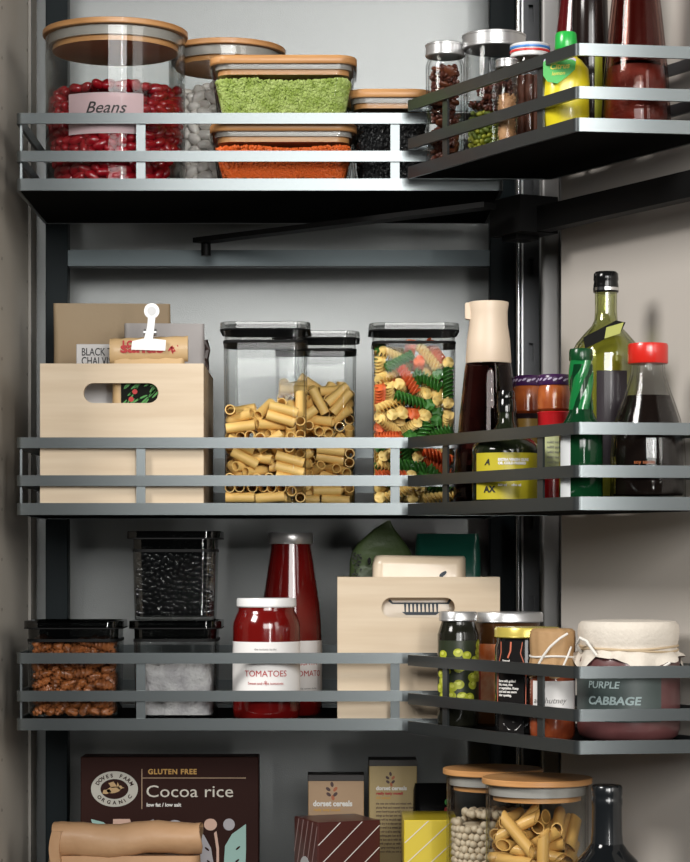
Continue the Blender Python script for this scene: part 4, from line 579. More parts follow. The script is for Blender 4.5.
FL = [z - .004 for z in ZL]; FR = [z - .004 for z in ZR]
lx0, lx1, ly0, ly1 = X(16, D0), X(503, D0), 0, .27
names4 = ['top', 'second', 'third', 'bottom']
for i, z in enumerate(ZL):
    st = [(X(141, 2.73), ly0, 0), (X(395, 2.73), ly0, 0), (lx0, ly0 + .012, -PI / 2), (lx0, ly1 - .02, -PI / 2),
          (lx1, ly0 + .03, PI / 2), (X(141, 2.73), ly1, PI), (X(395, 2.73), ly1, PI)]
    rack('wire_rack', f'long grey steel railed rack inside the cabinet, {names4[i]} of four', [(lx0, ly0), (lx1, ly0), (lx1, ly1), (lx0, ly1)], z, st, 'railed racks inside the cabinet')
B = along(.3423, 0)
c0 = Vector((.1165, .0171)).normalized()
# chamfered end meets the back edge
bk = along(0, TRW); det = c0.x * (-DIR.y) - (-DIR.x) * c0.y
s_ = ((bk.x - B.x) * (-DIR.y) - (-DIR.x) * (bk.y - B.y)) / det
Cc = B + c0 * s_
for i, z in enumerate(ZR):
    poly = [tuple(Apt), tuple(B), tuple(Cc), tuple(along(.0735, TRW))]
    st = []
    for px in (442, 537):
        x, y, d = RT(px, 0); st.append((x, y, -TH))
    x, y = along(.12, TRW); st.append((x, y, PI - TH))
    x, y = along(.25, TRW); st.append((x, y, PI - TH))
    rack('wire_rack', f'angled grey steel railed rack on the door, {names4[i]} of four', poly, z, st, 'angled railed racks on the door')

# ---------------------------------------------------------------- pull-out frame, uprights, arms
t = thing('pull_out_frame', 'dark blue-black steel frame behind the long racks with a crossbar', 'frame', (0, Yw(3.0), .55))
for a, b in ((45.5, 67.5), (490, 515)):
    bm = NB(); box(bm, X(a, 3.0), X(b, 3.0), 0, .03, 0, 1.46, .001); link('post', bm, POST, t, smooth=False)
for py0, py1 in ((250, 266),):
    bm = NB(); box(bm, X(67.5, 3.0), X(490, 3.0), .004, .024, H(py1, 3.004) - .55, H(py0, 3.004) - .55); link('crossbar', bm, pbr('crossbar_steel', (.050, .062, .066), .36, .7), t, smooth=False)
bm = NB(); box(bm, X(67.5, 3.0), X(490, 3.0), .004, .024, .03, .055); link('crossbar', bm, pbr('crossbar_steel', (.050, .062, .066), .36, .7), t, smooth=False)
t = thing('slotted_upright', 'slotted dark steel upright with a bright edge beside the right post', 'upright', (X(531, 2.98), Yw(2.98), .55))
bm = NB()
zz = 0
w = X(539, 2.98) - X(523, 2.98)
slots = []
for k in range(14):
    z0 = .06 + k * .105; slots.append((z0, z0 + .022))
for s0, s1 in zip([(0, 0)] + slots, slots + [(1.46, 1.46)]):
    box(bm, -w / 2, w / 2, 0, .004, s0[1], s1[0])
for s0, s1 in slots:
    box(bm, -w / 2, -.0028, 0, .004, s0, s1); box(bm, .0028, w / 2, 0, .004, s0, s1)
box(bm, -w / 2, w / 2, .012, .016, 0, 1.46)
link('slotted_face', bm, pbr('dark_upright', (.06, .062, .065), .35, .7), t, smooth=False)
bm = NB(); box(bm, -w / 2 - .0016, -w / 2, -.004, .012, 0, 1.46); link('bright_edge', bm, STEEL, t, smooth=False)
t = thing('guide_rod', 'slim polished steel strip between the right post and the slotted upright', 'rod', (X(518.5, 3.0), Yw(3.0), .55))
bm = NB(); lathe(bm, [(0, 0), (.0042, 0), (.0042, 1.46), (0, 1.46)], 20); link('rod', bm, CHROME, t)
t = thing('steel_profile', 'grey steel vertical profile between the slotted upright and the door', 'profile', (X(550.5, 2.84), Yw(2.84), .55))
wp = X(559.5, 2.84) - X(541, 2.84); bm = NB(); loft(bm, [sect(wp, .010, .0045, 0, 8), sect(wp, .010, .0045, 1.46, 8)]); link('profile', bm, pbr('satin_profile', (.30, .295, .29), .5, .7), t)
t = thing('upright_strip', 'thin grey-beige strip on the left side wall behind the rack ends', 'strip', (WX0, Yw(3.03), .55))
bm = NB(); box(bm, .0005, .004, 0, .010, 0, 1.46); link('strip_body', bm, pbr('beige_strip', (.30, .28, .25), .5), t, smooth=False)

t = thing('link_arm', 'thin black pivoting arm running over the crossbar', 'arm', (X(206, 2.95), Yw(2.95), H(246, 2.95)))
p0 = Vector((X(199, 2.95), Yw(2.95), H(241, 2.95))); p1 = Vector((X(490, 2.655), Yw(2.655), H(241, 2.95)))
o0 = Vector(t.location)
bm = NB(); dv = (p1 - p0).normalized(); nv = Vector((-dv.y, dv.x, 0)) * .011
for s in ((0, 0),):
    pts = [p0 + nv, p0 - nv, p1 - nv, p1 + nv]
    prism(bm, [((p - o0).x, (p - o0).y) for p in pts], p0.z - o0.z - .003, p0.z - o0.z + .003)
link('arm_bar', bm, POSTK, t, smooth=False)
bm = NB(); lathe(bm, [(0, -.012), (.006, -.012), (.006, .004), (0, .004)], 16, 0, .0); link('pivot', bm, POSTK, t)
x, y, d = RT(541, .125)
zb = H(232, d); hgt = .0275
t = thing('door_arm', 'heavy black steel arm under the top door rack', 'arm', (x, y, zb))
ts = (Vector((x, y)) - along(0, .125)).dot(DIR)
bm = NB(); q = quad(ts - .04, ts + .40, .117, .135); prism(bm, [(a - x, b - y) for a, b in q], 0, hgt); link('arm_bar', bm, POSTK, t, smooth=False)
bm = NB(); q = quad(ts - .060, ts + .004, .095, .145); prism(bm, [(a - x, b - y) for a, b in q], -.001, .040); link('pivot_block', bm, POSTK, t, smooth=False)
bm = NB(); q = quad(ts - .05, ts - .02, .105, .135); prism(bm, [(a - x, b - y) for a, b in q], -.006, -.001); link('pivot_cap', bm, POSTK, t, smooth=False)

# ---------------------------------------------------------------- kinds of container
def round_jar(name, label, cat, base, R, h, lidr=None, group=None, g=G):
    """glass cylinder with a bamboo lid; h = overall height"""
    lidr = lidr or R + .004
    t = thing(name, label, cat, base, group=group)
    hg = h - .0075; bm = NB()
    lathe(bm, [(0, 0), (R - .004, 0), (R - .0012, .0012), (R, .004), (R, hg - .001), (R - .0012, hg), (R - .0026, hg - .001), (R - .0026, .006), (R - .006, .0045), (0, .0045)], 64)
    link('glass_body', bm, g, t)
    lid = NB(); lathe(lid, [(0, h - .0065), (lidr - .0008, h - .0065), (lidr, h - .0057), (lidr, h - .0008), (lidr - .0008, h), (0, h)], 64)
    l = link('lid', lid, BAMBOO, t)
    bm = NB(); r = R - .0032; lathe(bm, [(r - .004, h - .018), (r, h - .018), (r, h - .0072), (r - .004, h - .0072)], 48); link('seal_ring', bm, pbr('milky_silicone', (.33, .315, .29), .3), l)
    bm = NB(); r = R - .008; lathe(bm, [(0, h - .024), (r, h - .024), (r, h - .0072), (0, h - .0072)], 48); link('stopper', bm, BAMBOO, l)
    return t
def box_jar(name, label, cat, base, W, D, h, group=None, taper=.006, rz=0, dark=False, lid_over=.008, lm=None):
    """clear storage box with a clip-on smoked lid; h = overall height"""
    t = thing(name, label, cat, base, rz, group); hb = h - .0205; c = .016
    k = .0022; bm = NB()
    o = [(W - taper, D - taper, c, 0), (W - taper + .002, D - taper + .002, c, .003), (W, D, c, hb)]
    i_ = [(W - 2 * k, D - 2 * k, c - k, hb), (W - taper - 2 * k + .002, D - taper - 2 * k + .002, c - k, .005), (W - taper - 2 * k - .004, D - taper - 2 * k - .004, c - k, .004)]
    rr(bm, o + i_); link('glass_body', bm, GD if not dark else G_SMOKE_LIGHT, t)
    lw = W + lid_over; ld = D + lid_over; lm = lm or G_SMOKE
    bm = NB(); rr(bm, [(W - .002, D - .002, c, h - .0235), (W - .001, D - .001, c, h - .0095), (lw, ld, c + .003, h - .0085), (lw, ld, c + .003, h - .0006), (lw - .0015, ld - .0015, c + .002, h), (lw - .008, ld - .008, c, h), (lw - .011, ld - .011, c - .002, h - .0025)]); l = link('lid', bm, lm, t)
    bm = NB(); rr(bm, [(W + .0008, D + .0008, c, h - .0240), (W + .0008, D + .0008, c, h - .0208)]); link('seal', bm, GASKET, l)
    bm = NB(); rr(bm, [(lw + .0004, ld + .0004, c + .003, h - .0092), (lw + .0004, ld + .0004, c + .003, h - .0078)]); link('lid_band', bm, GASKET, l)
    return t
G_SMOKE_LIGHT = glass('grey_tinted_glass', (.78, .79, .78), (.05, .05, .05), .08)
def bamboo_box_jar(name, label, base, W, D, h, group=None):
    t = thing(name, label, 'food container', base, 0, group); c = .022; hb = h - .011; k = .0025; tp = .018; bm = NB()
    rr(bm, [(W - tp - .01, D - tp - .01, c, 0), (W - tp, D - tp, c, .006), (W - .004, D - .004, c, hb - .004), (W, D, c, hb - .003), (W, D, c, hb), (W - 2 * k, D - 2 * k, c - k, hb), (W - tp - 2 * k, D - tp - 2 * k, c - k, .0075), (W - tp - .014, D - tp - .014, c - k, .005)])
    link('glass_body', bm, GD, t)
    bm = NB(); rr(bm, [(W - .002, D - .002, c, h - .0095), (W, D, c, h - .008), (W, D, c, h - .002), (W - .003, D - .003, c, h)]); l = link('lid', bm, BAMBOO, t)
    bm = NB(); rr(bm, [(W - .012, D - .012, c - .004, h - .015), (W - .012, D - .012, c - .004, h - .0095)]); link('seal_ring', bm, pbr('milky_silicone', (.33, .315, .29), .3), l)
    bm = NB(); rr(bm, [(W - .018, D - .018, c - .006, h - .021), (W - .018, D - .018, c - .006, h - .015)]); link('stopper', bm, BAMBOO, l)
    return t
def crate(name, label, base, W, D, h, slot, group=None):
    """slot = (x0, x1, z0, z1) of the hand hole, from the front's middle and the foot"""
    t = thing(name, label, 'storage box', base, 0, group); k = .009
    x0, x1, z0, z1 = slot; r = (z1 - z0) / 2; zc = (z0 + z1) / 2
    hole = [(x1 - r + r * math.cos(a), zc + r * math.sin(a)) for a in [(-PI / 2 + PI * i / 12) for i in range(13)]] + [(x0 + r + r * math.cos(a), zc + r * math.sin(a)) for a in [(PI / 2 + PI * i / 12) for i in range(13)]]
    for nm, y in (('front_panel', 0), ('back_panel', D - k)):
        bm = NB(); outer = [(-W / 2, 0), (W / 2, 0), (W / 2, h), (-W / 2, h)]; es = []
        for L in (outer, hole):
            vs = [bm.verts.new((a, y, b)) for a, b in L]
            es += [bm.edges.new((vs[i], vs[(i + 1) % len(vs)])) for i in range(len(vs))]
        bmesh.ops.triangle_fill(bm, use_beauty=True, edges=es)
        g = bmesh.ops.extrude_face_region(bm, geom=bm.faces[:])
        for v in [e for e in g['geom'] if isinstance(e, bmesh.types.BMVert)]: v.co.y += k
        link(nm, bm, BAMBOO_V, t, smooth=False)
    for s in (-1, 1):
        bm = NB(); xa = s * (W / 2 - k); box(bm, min(xa, s * W / 2), max(xa, s * W / 2), k, D - k, 0, h); link('side_panel', bm, BAMBOO_V, t, smooth=False)
    bm = NB(); box(bm, -W / 2 + k, W / 2 - k, k, D - k, .004, .010); link('base_panel', bm, BAMBOO_V, t, smooth=False)
    return t
# ---------------------------------------------------------------- loose pieces (long axis = x)
def ovoid(bm, L, a, b, n=14, m=9, bend=0, dent=0, lobes=0):
    rings = []
    for j in range(m + 1):
        th = PI * j / m; x = -math.cos(th) * L / 2; s = math.sin(th) ** .85
        if s < 1e-3: rings.append([bm.verts.new((x, bend * (x / (L / 2)) ** 2, 0))]); continue
        ring = []
        for i in range(n):
            u = 2 * PI * i / n; f = 1 + lobes * math.sin(x * 1400 + math.sin(2 * u) * 2) * .5 - dent * max(0, math.cos(u)) ** 3
            ring.append(bm.verts.new((x, s * a * f * math.cos(u) + bend * ((x / (L / 2)) ** 2), s * b * f * math.sin(u))))
        rings.append(ring)
    for A, C in zip(rings, rings[1:]):
        for i in range(n):
            j = (i + 1) % n
            if len(A) == 1: bm.faces.new((A[0], C[j], C[i]))
            elif len(C) == 1: bm.faces.new((A[i], A[j], C[0]))
            else: bm.faces.new((A[i], A[j], C[j], C[i]))
def tube_pasta(bm, L, r, slant=0, ridges=0, n=20, thick=.0011):
    def ring(x, rad, sl): return [bm.verts.new((x + sl * rad * math.cos(2 * PI * i / n), rad * (1 + ridges * (i % 2)) * math.cos(2 * PI * i / n), rad * (1 + ridges * (i % 2)) * math.sin(2 * PI * i / n))) for i in range(n)]
    R4 = [ring(-L / 2, r, slant), ring(L / 2, r, slant), ring(L / 2, r - thick, slant), ring(-L / 2, r - thick, slant)]
    for a, b in zip(R4, R4[1:] + R4[:1]):
        for i in range(n): bm.faces.new((a[i], a[(i + 1) % n], b[(i + 1) % n], b[i]))
def fusilli(bm, L=.036, r=.0066, turns=2.6, n=34):
    # three thin blades winding round one axis
    prof = []
    for k in range(3):
        a = 2 * PI * k / 3
        prof += [(r, a - .17), (r, a + .17), (r * .34, a + PI / 3)]
    rings = []
    for j in range(n + 1):
        x = -L / 2 + L * j / n; w = turns * 2 * PI * j / n / 1.0
        rings.append([bm.verts.new((x, q * math.cos(a + w), q * math.sin(a + w))) for q, a in prof])
    for A, C in zip(rings, rings[1:]):
        for i in range(9): bm.faces.new((A[i], A[(i + 1) % 9], C[(i + 1) % 9], C[i]))
    bm.faces.new(rings[0][::-1]); bm.faces.new(rings[-1])
def star(bm, r=.0085):
    for k in range(7):
        a = 2 * PI * k / 7; n0 = len(bm.verts); ovoid(bm, r, .0021, .0028, 8, 5); bm.verts.ensure_lookup_table()
        M = Matrix.Rotation(a, 4, 'Z') @ Matrix.Translation((r * .55, 0, 0))
        for v in bm.verts[n0:]: v.co = M @ v.co
def grains(bm, W, D, h, n, r, seed=1, taper=0, wave=.004, c=.012):
    """a bed of small grains: a solid core with grains over its front, sides and top"""
    rg = random.Random(seed); k = 3.2 * r
    rr(bm, [(W - taper - k, D - taper - k, c, k / 2), (W - k, D - k, c, h - wave * .6 - k / 2)], 4)
    Ms = []
    for i in range(n):
        u = rg.random(); f = rg.random()
        if f < .60: x, y, z = rg.uniform(-.5, .5), -.5, u
        elif f < .72: x, y, z = (-.5 if rg.random() < .5 else .5), rg.uniform(-.5, .5), u
        else: x, y, z = rg.uniform(-.5, .5), rg.uniform(-.5, .5), 1
        s = (W - taper * (1 - z) - 2 * r); sd = (D - taper * (1 - z) - 2 * r)
        X_, Y_ = x * s, y * sd
        ax, ay = max(0, abs(X_) - (s / 2 - c)), max(0, abs(Y_) - (sd / 2 - c)); q = math.hypot(ax, ay)
        if q > c: X_ = math.copysign(s / 2 - c + ax * c / q, X_); Y_ = math.copysign(sd / 2 - c + ay * c / q, Y_)
        hh = h + wave * math.sin(X_ * 60 + 1) * math.cos(Y_ * 50)
        Z_ = r + z * (hh - 2 * r)
        j = rg.uniform(-.5, .5) * r
        Ms.append(Matrix.Translation((X_, Y_ + (j if y == -.5 else 0), Z_ + j)) @ Euler((rg.random() * 6, rg.random() * 6, rg.random() * 6)).to_matrix().to_4x4() @ Matrix.Diagonal((r * 1.3, r, r * .75, 1)))
    crumbs(bm, Ms)
def crumbs(bm, Ms):
    """one small eight-sided grain per matrix"""
    P = [(1, 0, 0), (-1, 0, 0), (0, 1, 0), (0, -1, 0), (0, 0, 1), (0, 0, -1)] + [(a * .6, b * .6, c * .6) for a in (1, -1) for b in (1, -1) for c in (1, -1)]
    FC_ = []
    for i in range(8):
        a, b, c = P[6 + i]; A_, B_, C_ = (0 if a > 0 else 1), (2 if b > 0 else 3), (4 if c > 0 else 5)
        t = [(A_, B_, 6 + i), (B_, C_, 6 + i), (C_, A_, 6 + i)]
        FC_ += t if a * b * c > 0 else [x[::-1] for x in t]
    V, Fc = [], []
    for M in Ms:
        o = len(V); V += [tuple(M @ Vector(p)) for p in P]; Fc += [(x + o, y + o, z + o) for x, y, z in FC_]
    me = bpy.data.meshes.new('tmp'); me.from_pydata(V, [], Fc); bm.from_mesh(me); bpy.data.meshes.remove(me)
# ================================================================ TOP RACK, inside the cabinet
f1, f2, f3, f4 = FL
g1, g2, g3, g4 = FR
d = 2.817
b = (X(115.5, d), Yw(d), f1)
kid = round_jar('glass_jar', 'largest bamboo-lidded glass jar, full of red kidney beans on the top rack', 'jar', b, .0815, H(16.5, 2.733) - f1, .085)
bm = NB(); patch(bm, .0816, -35.5, 28, H(133, 2.735) - f1, H(92, 2.735) - f1)
lb = link('paper_label', bm, sheer('milky_label', (.72, .56, .58), .50), kid)
text('Beans', .019, INK, lb, -.005, 0, H(112.5, 2.735) - f1, R=.0819, shear=.35, align='CENTER', ang=0, bold=.0001, sx=1.05)
REDB = pbr('red_bean_skin', (.30, .006, .012), .22, coat=0.4, var=(40, (.20, .003, .008)))
fill('kidney', 'kidney_bean', [lambda bm: ovoid(bm, .0192, .0062, .0056, bend=.0018)], [REDB],
     'glossy dark red kidney bean inside the largest bamboo-lidded jar', 'bean', 'kidney beans in the largest jar', Vector(b) + Vector((0, 0, .0048)), limit=300,
     core=lambda bm: lathe(bm, [(0, .001), (.054, .001), (.054, .103), (0, .106)], 24), massname='kidney_beans', masslabel='red kidney beans filling the middle of the largest jar')
d = 2.915
b = (X(226, d), Yw(d), f1)
r = .0725
wj = round_jar('glass_jar', 'bamboo-lidded glass jar of white beans behind the green split peas', 'jar', b, .0695, H(37.5, d - .07) - f1, r)
WB = pbr('white_bean_skin', (.85, .81, .76), .3, coat=.3)
fill('white', 'white_bean', [lambda bm: ovoid(bm, .0215, .0070, .0060, bend=.0016)], [WB],
     'large white bean inside the bamboo-lidded jar behind the split peas', 'bean', 'white beans in the rear jar', Vector(b) + Vector((0, 0, .0048)), limit=300,
     core=lambda bm: lathe(bm, [(0, .001), (.040, .001), (.040, .114), (0, .116)], 24), massname='white_beans', masslabel='white beans filling the middle of the rear jar')
text('BEANS', .014, INK_G, wj, 0, 0, H(121, 2.85) - f1, R=.0697, ang=-.35, shear=.2)
# stacked oblong boxes
W, D = .169, .105; cxp = X(284, 2.79)
h1 = H(122, 2.735) - f1; h2 = H(54.5, 2.735) - f1 - h1
b1 = (cxp, Yw(2.735) + D / 2, f1); b2 = (cxp, b1[1], f1 + h1)
bamboo_box_jar('food_container', 'oblong bamboo-lidded glass container of orange lentils, under the green one', b1, W, D, h1)
bamboo_box_jar('food_container', 'oblong bamboo-lidded glass container of green split peas, on the orange lentils', b2, W, D, h2)
bm = NB(); grains(bm, W - .012, D - .012, .036, 6500, .0015, 4, .018, .003)
tag(link('red_lentils', bm, pbr('orange_lentil', (.72, .13, .015), .6), loc=(b1[0], b1[1], b1[2] + .0078)), 'bed of bright orange lentils in the lower oblong container', 'lentils', kind='stuff')
bm = NB(); grains(bm, W - .012, D - .012, .043, 5200, .0019, 5, .018, .002)
tag(link('split_peas', bm, pbr('green_split_pea', (.30, .40, .07), .6, var=(90, (.50, .60, .20))), loc=(b2[0], b2[1], b2[2] + .0078)), 'bed of bright green split peas in the upper oblong container', 'split peas', kind='stuff')
W3, D3 = .100, .10
b3 = (X(389, 2.80), Yw(2.755) + D3 / 2, f1); h3 = H(88.5, 2.755) - f1
bamboo_box_jar('food_container', 'small bamboo-lidded glass container of black lentils beside the oblong pair', b3, W3, D3, h3)
bm = NB(); grains(bm, W3 - .012, D3 - .012, .078, 2600, .0021, 6, .018, .004)
tag(link('black_lentils', bm, pbr('black_lentil', (.012, .012, .013), .4), loc=(b3[0], b3[1], b3[2] + .0078)), 'black lentils filling the small bamboo-lidded container', 'lentils', kind='stuff')

# ================================================================ TOP RACK on the door
def spice_jar(label, x, y, z, R, h, lidr, lidh, group=None, lidm=STEEL, striped=False):
    t = thing('spice_jar', label, 'jar', (x, y, z), group=group)
    hg = h - lidh * .6; bm = NB()
    lathe(bm, [(0, 0), (R - .003, 0), (R, .003), (R, hg - .017), (R - .001, hg - .013), (lidr - .004, hg - .007), (lidr - .004, hg), (lidr - .006, hg), (lidr - .006, hg - .008), (R - .0026, hg - .016), (R - .0026, .005), (R - .005, .004), (0, .004)], 40)
    link('glass_body', bm, GD, t)
    bm = NB(); z0, z1 = h - lidh, h
    lathe(bm, [(0, z0 + .001), (lidr - .001, z0), (lidr, z0 + .001), (lidr, z0 + .003), (lidr - .0006, z0 + .0035), (lidr - .0006, z1 - .003), (lidr, z1 - .0025), (lidr, z1 - .001), (lidr - .0015, z1), (0, z1 - .0004)], 48)
    l = link('lid', bm, lidm, t)
    if striped:
        for a, c in ((.0036, (.04, .22, .60)), (.0072, (.70, .03, .03))):
            bm = NB(); lathe(bm, [(lidr - .001, z1 - a - .0022), (lidr + .0004, z1 - a - .0022), (lidr + .0004, z1 - a), (lidr - .001, z1 - a)], 48)
            link('stripe', bm, pbr('lid_stripe_%d' % (a * 1e4), c, .4), l)
    return t
BROWN = pbr('star_anise_brown', (.085, .022, .012), .45)
x, y, dd = RT(445, .028)
spice_jar('steel-lidded spice jar of dark star anise, nearest the end of the top door rack', x, y, g1, .0215, H(40.5, dd - .02) - g1, .0222, .0145)
fill('anise', 'star_anise', [lambda bm: star(bm, .0078), lambda bm: ovoid(bm, .016, .0062, .003, lobes=.5)], [BROWN, pbr('pod_brown', (.12, .035, .015), .4)],
     ['dark brown star anise inside the narrow steel-lidded spice jar', 'dark brown dried pod inside the narrow steel-lidded spice jar'], 'spice', ['star anise in the spice jar', 'dried pods in the spice jar'], Vector((x, y, g1 + .0045)), keep=lambda p: p.y < .006 or p.z > .06)
x, y, dd = RT(494, .0705)
h = H(28.5, dd - .035) - g1
spice_jar('largest steel-lidded spice jar, with green cardamom pods at its foot', x, y, g1, .0335, h, .0358, .0165)
fill('carda', 'cardamom_pod', [lambda bm: ovoid(bm, .0105, .0031, .0029, 10, 7), lambda bm: ovoid(bm, .0105, .0031, .0029, 10, 7)], [pbr('cardamom_green', (.32, .33, .03), .5), pbr('cardamom_olive', (.13, .17, .02), .5)],
     ['yellow-green cardamom pod inside the largest steel-lidded spice jar', 'olive-green cardamom pod inside the largest steel-lidded spice jar'], 'spice', ['yellow-green cardamom pods in the spice jar', 'olive-green cardamom pods in the spice jar'], Vector((x, y, g1 + .0045)), limit=220)
bm = NB(); lathe(bm, [(0, .002), (.013, .002), (.013, .048), (0, .050)], 20)
rg = random.Random(3)
for i in range(46):
    a, q = rg.uniform(0, 2 * PI), rg.uniform(.002, .025); n0 = len(bm.verts); star(bm, .0085); bm.verts.ensure_lookup_table()
    M = Matrix.Translation((q * math.cos(a), q * math.sin(a), .066 + rg.uniform(-.006, .024 - q * .3))) @ Euler((rg.uniform(-1, 1), rg.uniform(-1, 1), 0)).to_matrix().to_4x4()
    for v in bm.verts[n0:]: v.co = M @ v.co
tag(link('dried_spices', bm, BROWN, loc=(x, y, g1 + .0045)), 'dark dried spices lying over the cardamom pods in the largest spice jar', 'spices', kind='stuff')
x, y, dd = RT(507, .0165)
spice_jar('smallest spice jar, silver-lidded with pale tan flakes, before the striped-lid jar', x, y, g1, .0115, H(57, dd - .012) - g1, .0122, .010)
bm = NB(); lathe(bm, [(0, 0), (.0085, 0), (.0085, .045), (0, .046)], 20)
MM = []
for i in range(240):
    a = rg.uniform(0, 2 * PI); M = Matrix.Translation((.0078 * math.cos(a), .0078 * math.sin(a), rg.uniform(.002, .050))) @ Euler((rg.random() * 6, rg.random() * 6, 0)).to_matrix().to_4x4() @ Matrix.Diagonal((.0024, .0015, .0008, 1))
    MM.append(M)
crumbs(bm, MM)
tag(link('ginger_flakes', bm, pbr('tan_flake', (.50, .28, .13), .6, var=(90, (.30, .14, .06))), loc=(x, y, g1 + .0045)), 'tan dried flakes filling the smallest spice jar', 'spice', kind='stuff')
x, y, dd = RT(530, .050)
sj = spice_jar('spice jar with a white lid striped blue and red, holding cinnamon sticks', x, y, g1, .0190, H(41, dd - .02) - g1, .0212, .0145, lidm=WHITE, striped=True)
CIN = pbr('cinnamon_bark', (.20, .06, .03), .6, var=(50, (.10, .03, .015)))
first = None
for k in range(8):
    a = 2 * PI * k / 7; q = .0098 if k < 7 else 0
    if first is None:
        bm = NB(); tube_pasta(bm, .074, .0042, 0, .06, 16, .0016)
        for v in bm.verts: v.co = Vector((v.co.y, v.co.z, v.co.x + .037))
        first = o = link('cinnamon_stick', bm, CIN)
    else: o = first.copy(); COL.objects.link(o)
    o.location = (x + q * math.cos(a), y + q * math.sin(a), g1 + .0046); o.rotation_euler = (0, 0, a)
    tag(o, 'brown cinnamon stick standing in the jar with the striped lid', 'spice', 'cinnamon sticks in the striped-lid jar')
# lemon juice bottle
x, y, dd = RT(566, .031); s = dd / F
t = thing('lemon_juice_bottle', 'yellow lemon juice bottle with a green cap at the top door rack corner', 'bottle', (x, y, g1), 0)
hh = H(33, dd) - g1; zz = lambda py: H(py, dd) - g1
LEM = pbr('yellow_plastic', (.72, .60, .02), .3, coat=.3)
bm = NB()
rr(bm, [(.040, .034, .016, 0), (.047, .038, .018, .004), (.050, .041, .02, zz(100)), (.049, .041, .02, zz(84)), (.043, .037, .018, zz(70)), (.031, .028, .014, zz(61)), (.020, .020, .010, zz(56)), (.018, .018, .009, zz(54)), (.018, .018, .009, zz(48)), (.001, .001, .0005, zz(47.5))], 6)
for v in bm.verts:   # squeezed, softly dented body
    v.co.x += .0016 * math.sin(v.co.z * 120)
link('bottle_body', bm, LEM, t)
bm = NB(); lathe(bm, [(0, zz(50)), (.0112, zz(50)), (.0118, zz(48)), (.0110, zz(35)), (.0098, zz(33)), (0, zz(33))], 24); link('cap', bm, pbr('green_plastic', (.02, .42, .06), .3, coat=0.3), t)
bm = NB(); rr(bm, [(.0225, .0225, .0112, zz(59)), (.0235, .0235, .0117, zz(57)), (.0215, .0215, .0107, zz(54.5))]); link('neck_band', bm, LEM, t)
fn = lambda z: .0262
bm = NB()
LB = [(-.0255, zz(67)), (-.023, zz(64.5)), (.004, zz(64)), (.008, zz(66)), (.007, zz(74)), (-.001, zz(81)), (-.011, zz(88)), (-.021, zz(86)), (-.0255, zz(80))]
flat(bm, LB, -.0222, .0004); lb = link('label', bm, pbr('green_label', (.03, .42, .05), .45), t)
bm = NB(); flat(bm, [(-.025, zz(65)), (-.022, zz(62)), (.004, zz(61.5)), (.008, zz(63.5)), (.008, zz(66)), (-.025, zz(67.5))], -.0220, .0004); link('label_edge', bm, pbr('lilac_paper', (.60, .55, .68), .5), t)
text('Citrus', .0080, pbr('yellow_ink', (.85, .75, .08), .5), lb, -.019, -.0226, zz(74), shear=.3, bold=.0002, ry=.08)
text('lemon', .0055, pbr('yellow_ink', (.85, .75, .08), .5), lb, -.017, -.0226, zz(80), shear=.3, ry=.08)
# tall bottles (their necks rise past the top of the picture)
def solid_bottle(name, label, x, y, z, prof, mat, liquid=None, lmat=None, cap=None, cmat=None, seg=48):
    t = thing(name, label, 'bottle', (x, y, z))
    bm = NB(); lathe(bm, prof, seg); link('glass_body', bm, mat, t)
    if liquid: bm = NB(); lathe(bm, liquid, seg); link('contents', bm, lmat, t)
    if cap: bm = NB(); lathe(bm, cap, seg); link('cap', bm, cmat, t)
    return t
DKRED = pbr('dark_wine', (.045, .004, .004), .2, coat=0.22, spec=.28)
DK = pbr('near_black_liquid', (.012, .007, .006), .15, coat=0.22, spec=.28)
x, y = X(577, 2.575), Yw(2.575)
solid_bottle('sauce_bottle', 'dark red tapering bottle behind the lemon juice, partly hidden', x, y, g1,
    [(0, 0), (.029, 0), (.032, .003), (.032, .03), (.027, .09), (.018, .16), (.0135, .20), (.0135, .225), (0, .225)], pbr('dark_red_gloss', (.10, .006, .008), .15, coat=0.4),
    cap=[(0, .225), (.0145, .225), (.0145, .25), (0, .25)], cmat=BLACK)
x, y = X(590, 2.505), Yw(2.505)
t = solid_bottle('sauce_bottle', 'almost black slim bottle with a lime strip, between lemon juice and red sauce', x, y, g1,
    [(0, 0), (.0180, 0), (.0195, .002), (.0195, .10), (.0190, .12), (.0180, .17), (.012, .20), (.011, .235), (0, .235)], DK,
    cap=[(0, .235), (.012, .235), (.012, .25), (0, .25)], cmat=BLACK)
bm = NB(); patch(bm, .0196, 8, 34, .004, H(50, 2.47) - g1); link('label', bm, pbr('lime_label', (.42, .45, .03), .5), t)
x, y = X(636, 2.462), Yw(2.462)
t = thing('sauce_bottle', 'broad clear bottle of brick-red sauce on the top door rack', 'bottle', (x, y, g1))
bm = NB(); P = [(0, 0), (.031, 0), (.0355, .003), (.0358, .012), (.0335, .055), (.029, .10), (.0245, .14), (.019, .18), (.015, .22), (.015, .25)]
lathe(bm, P + [(.0125, .25), (.0125, .22), (.0165, .18), (.022, .14), (.0265, .10), (.031, .055), (.033, .012), (.031, .006), (0, .005)], 56); link('glass_body', bm, G_RED, t)
bm = NB(); lathe(bm, [(0, .0055), (.030, .0055), (.0322, .012), (.0315, .035), (.0300, .055), (.0285, .066), (.010, .069), (0, .066)], 40)
link('sauce', bm, pbr('brick_sauce', (.21, .046, .030), .5, coat=.1, bump=(120, .6, .003), var=(45, (.09, .017, .012))), t)
bm = NB(); lathe(bm, [(0, .068), (.0255, .070), (.0232, .10), (.019, .14), (.014, .18), (.0115, .21), (0, .21)], 40)
link('oil_layer', bm, pbr('dark_red_oil', (.045, .006, .005), .2, coat=0.22, spec=.28), t)
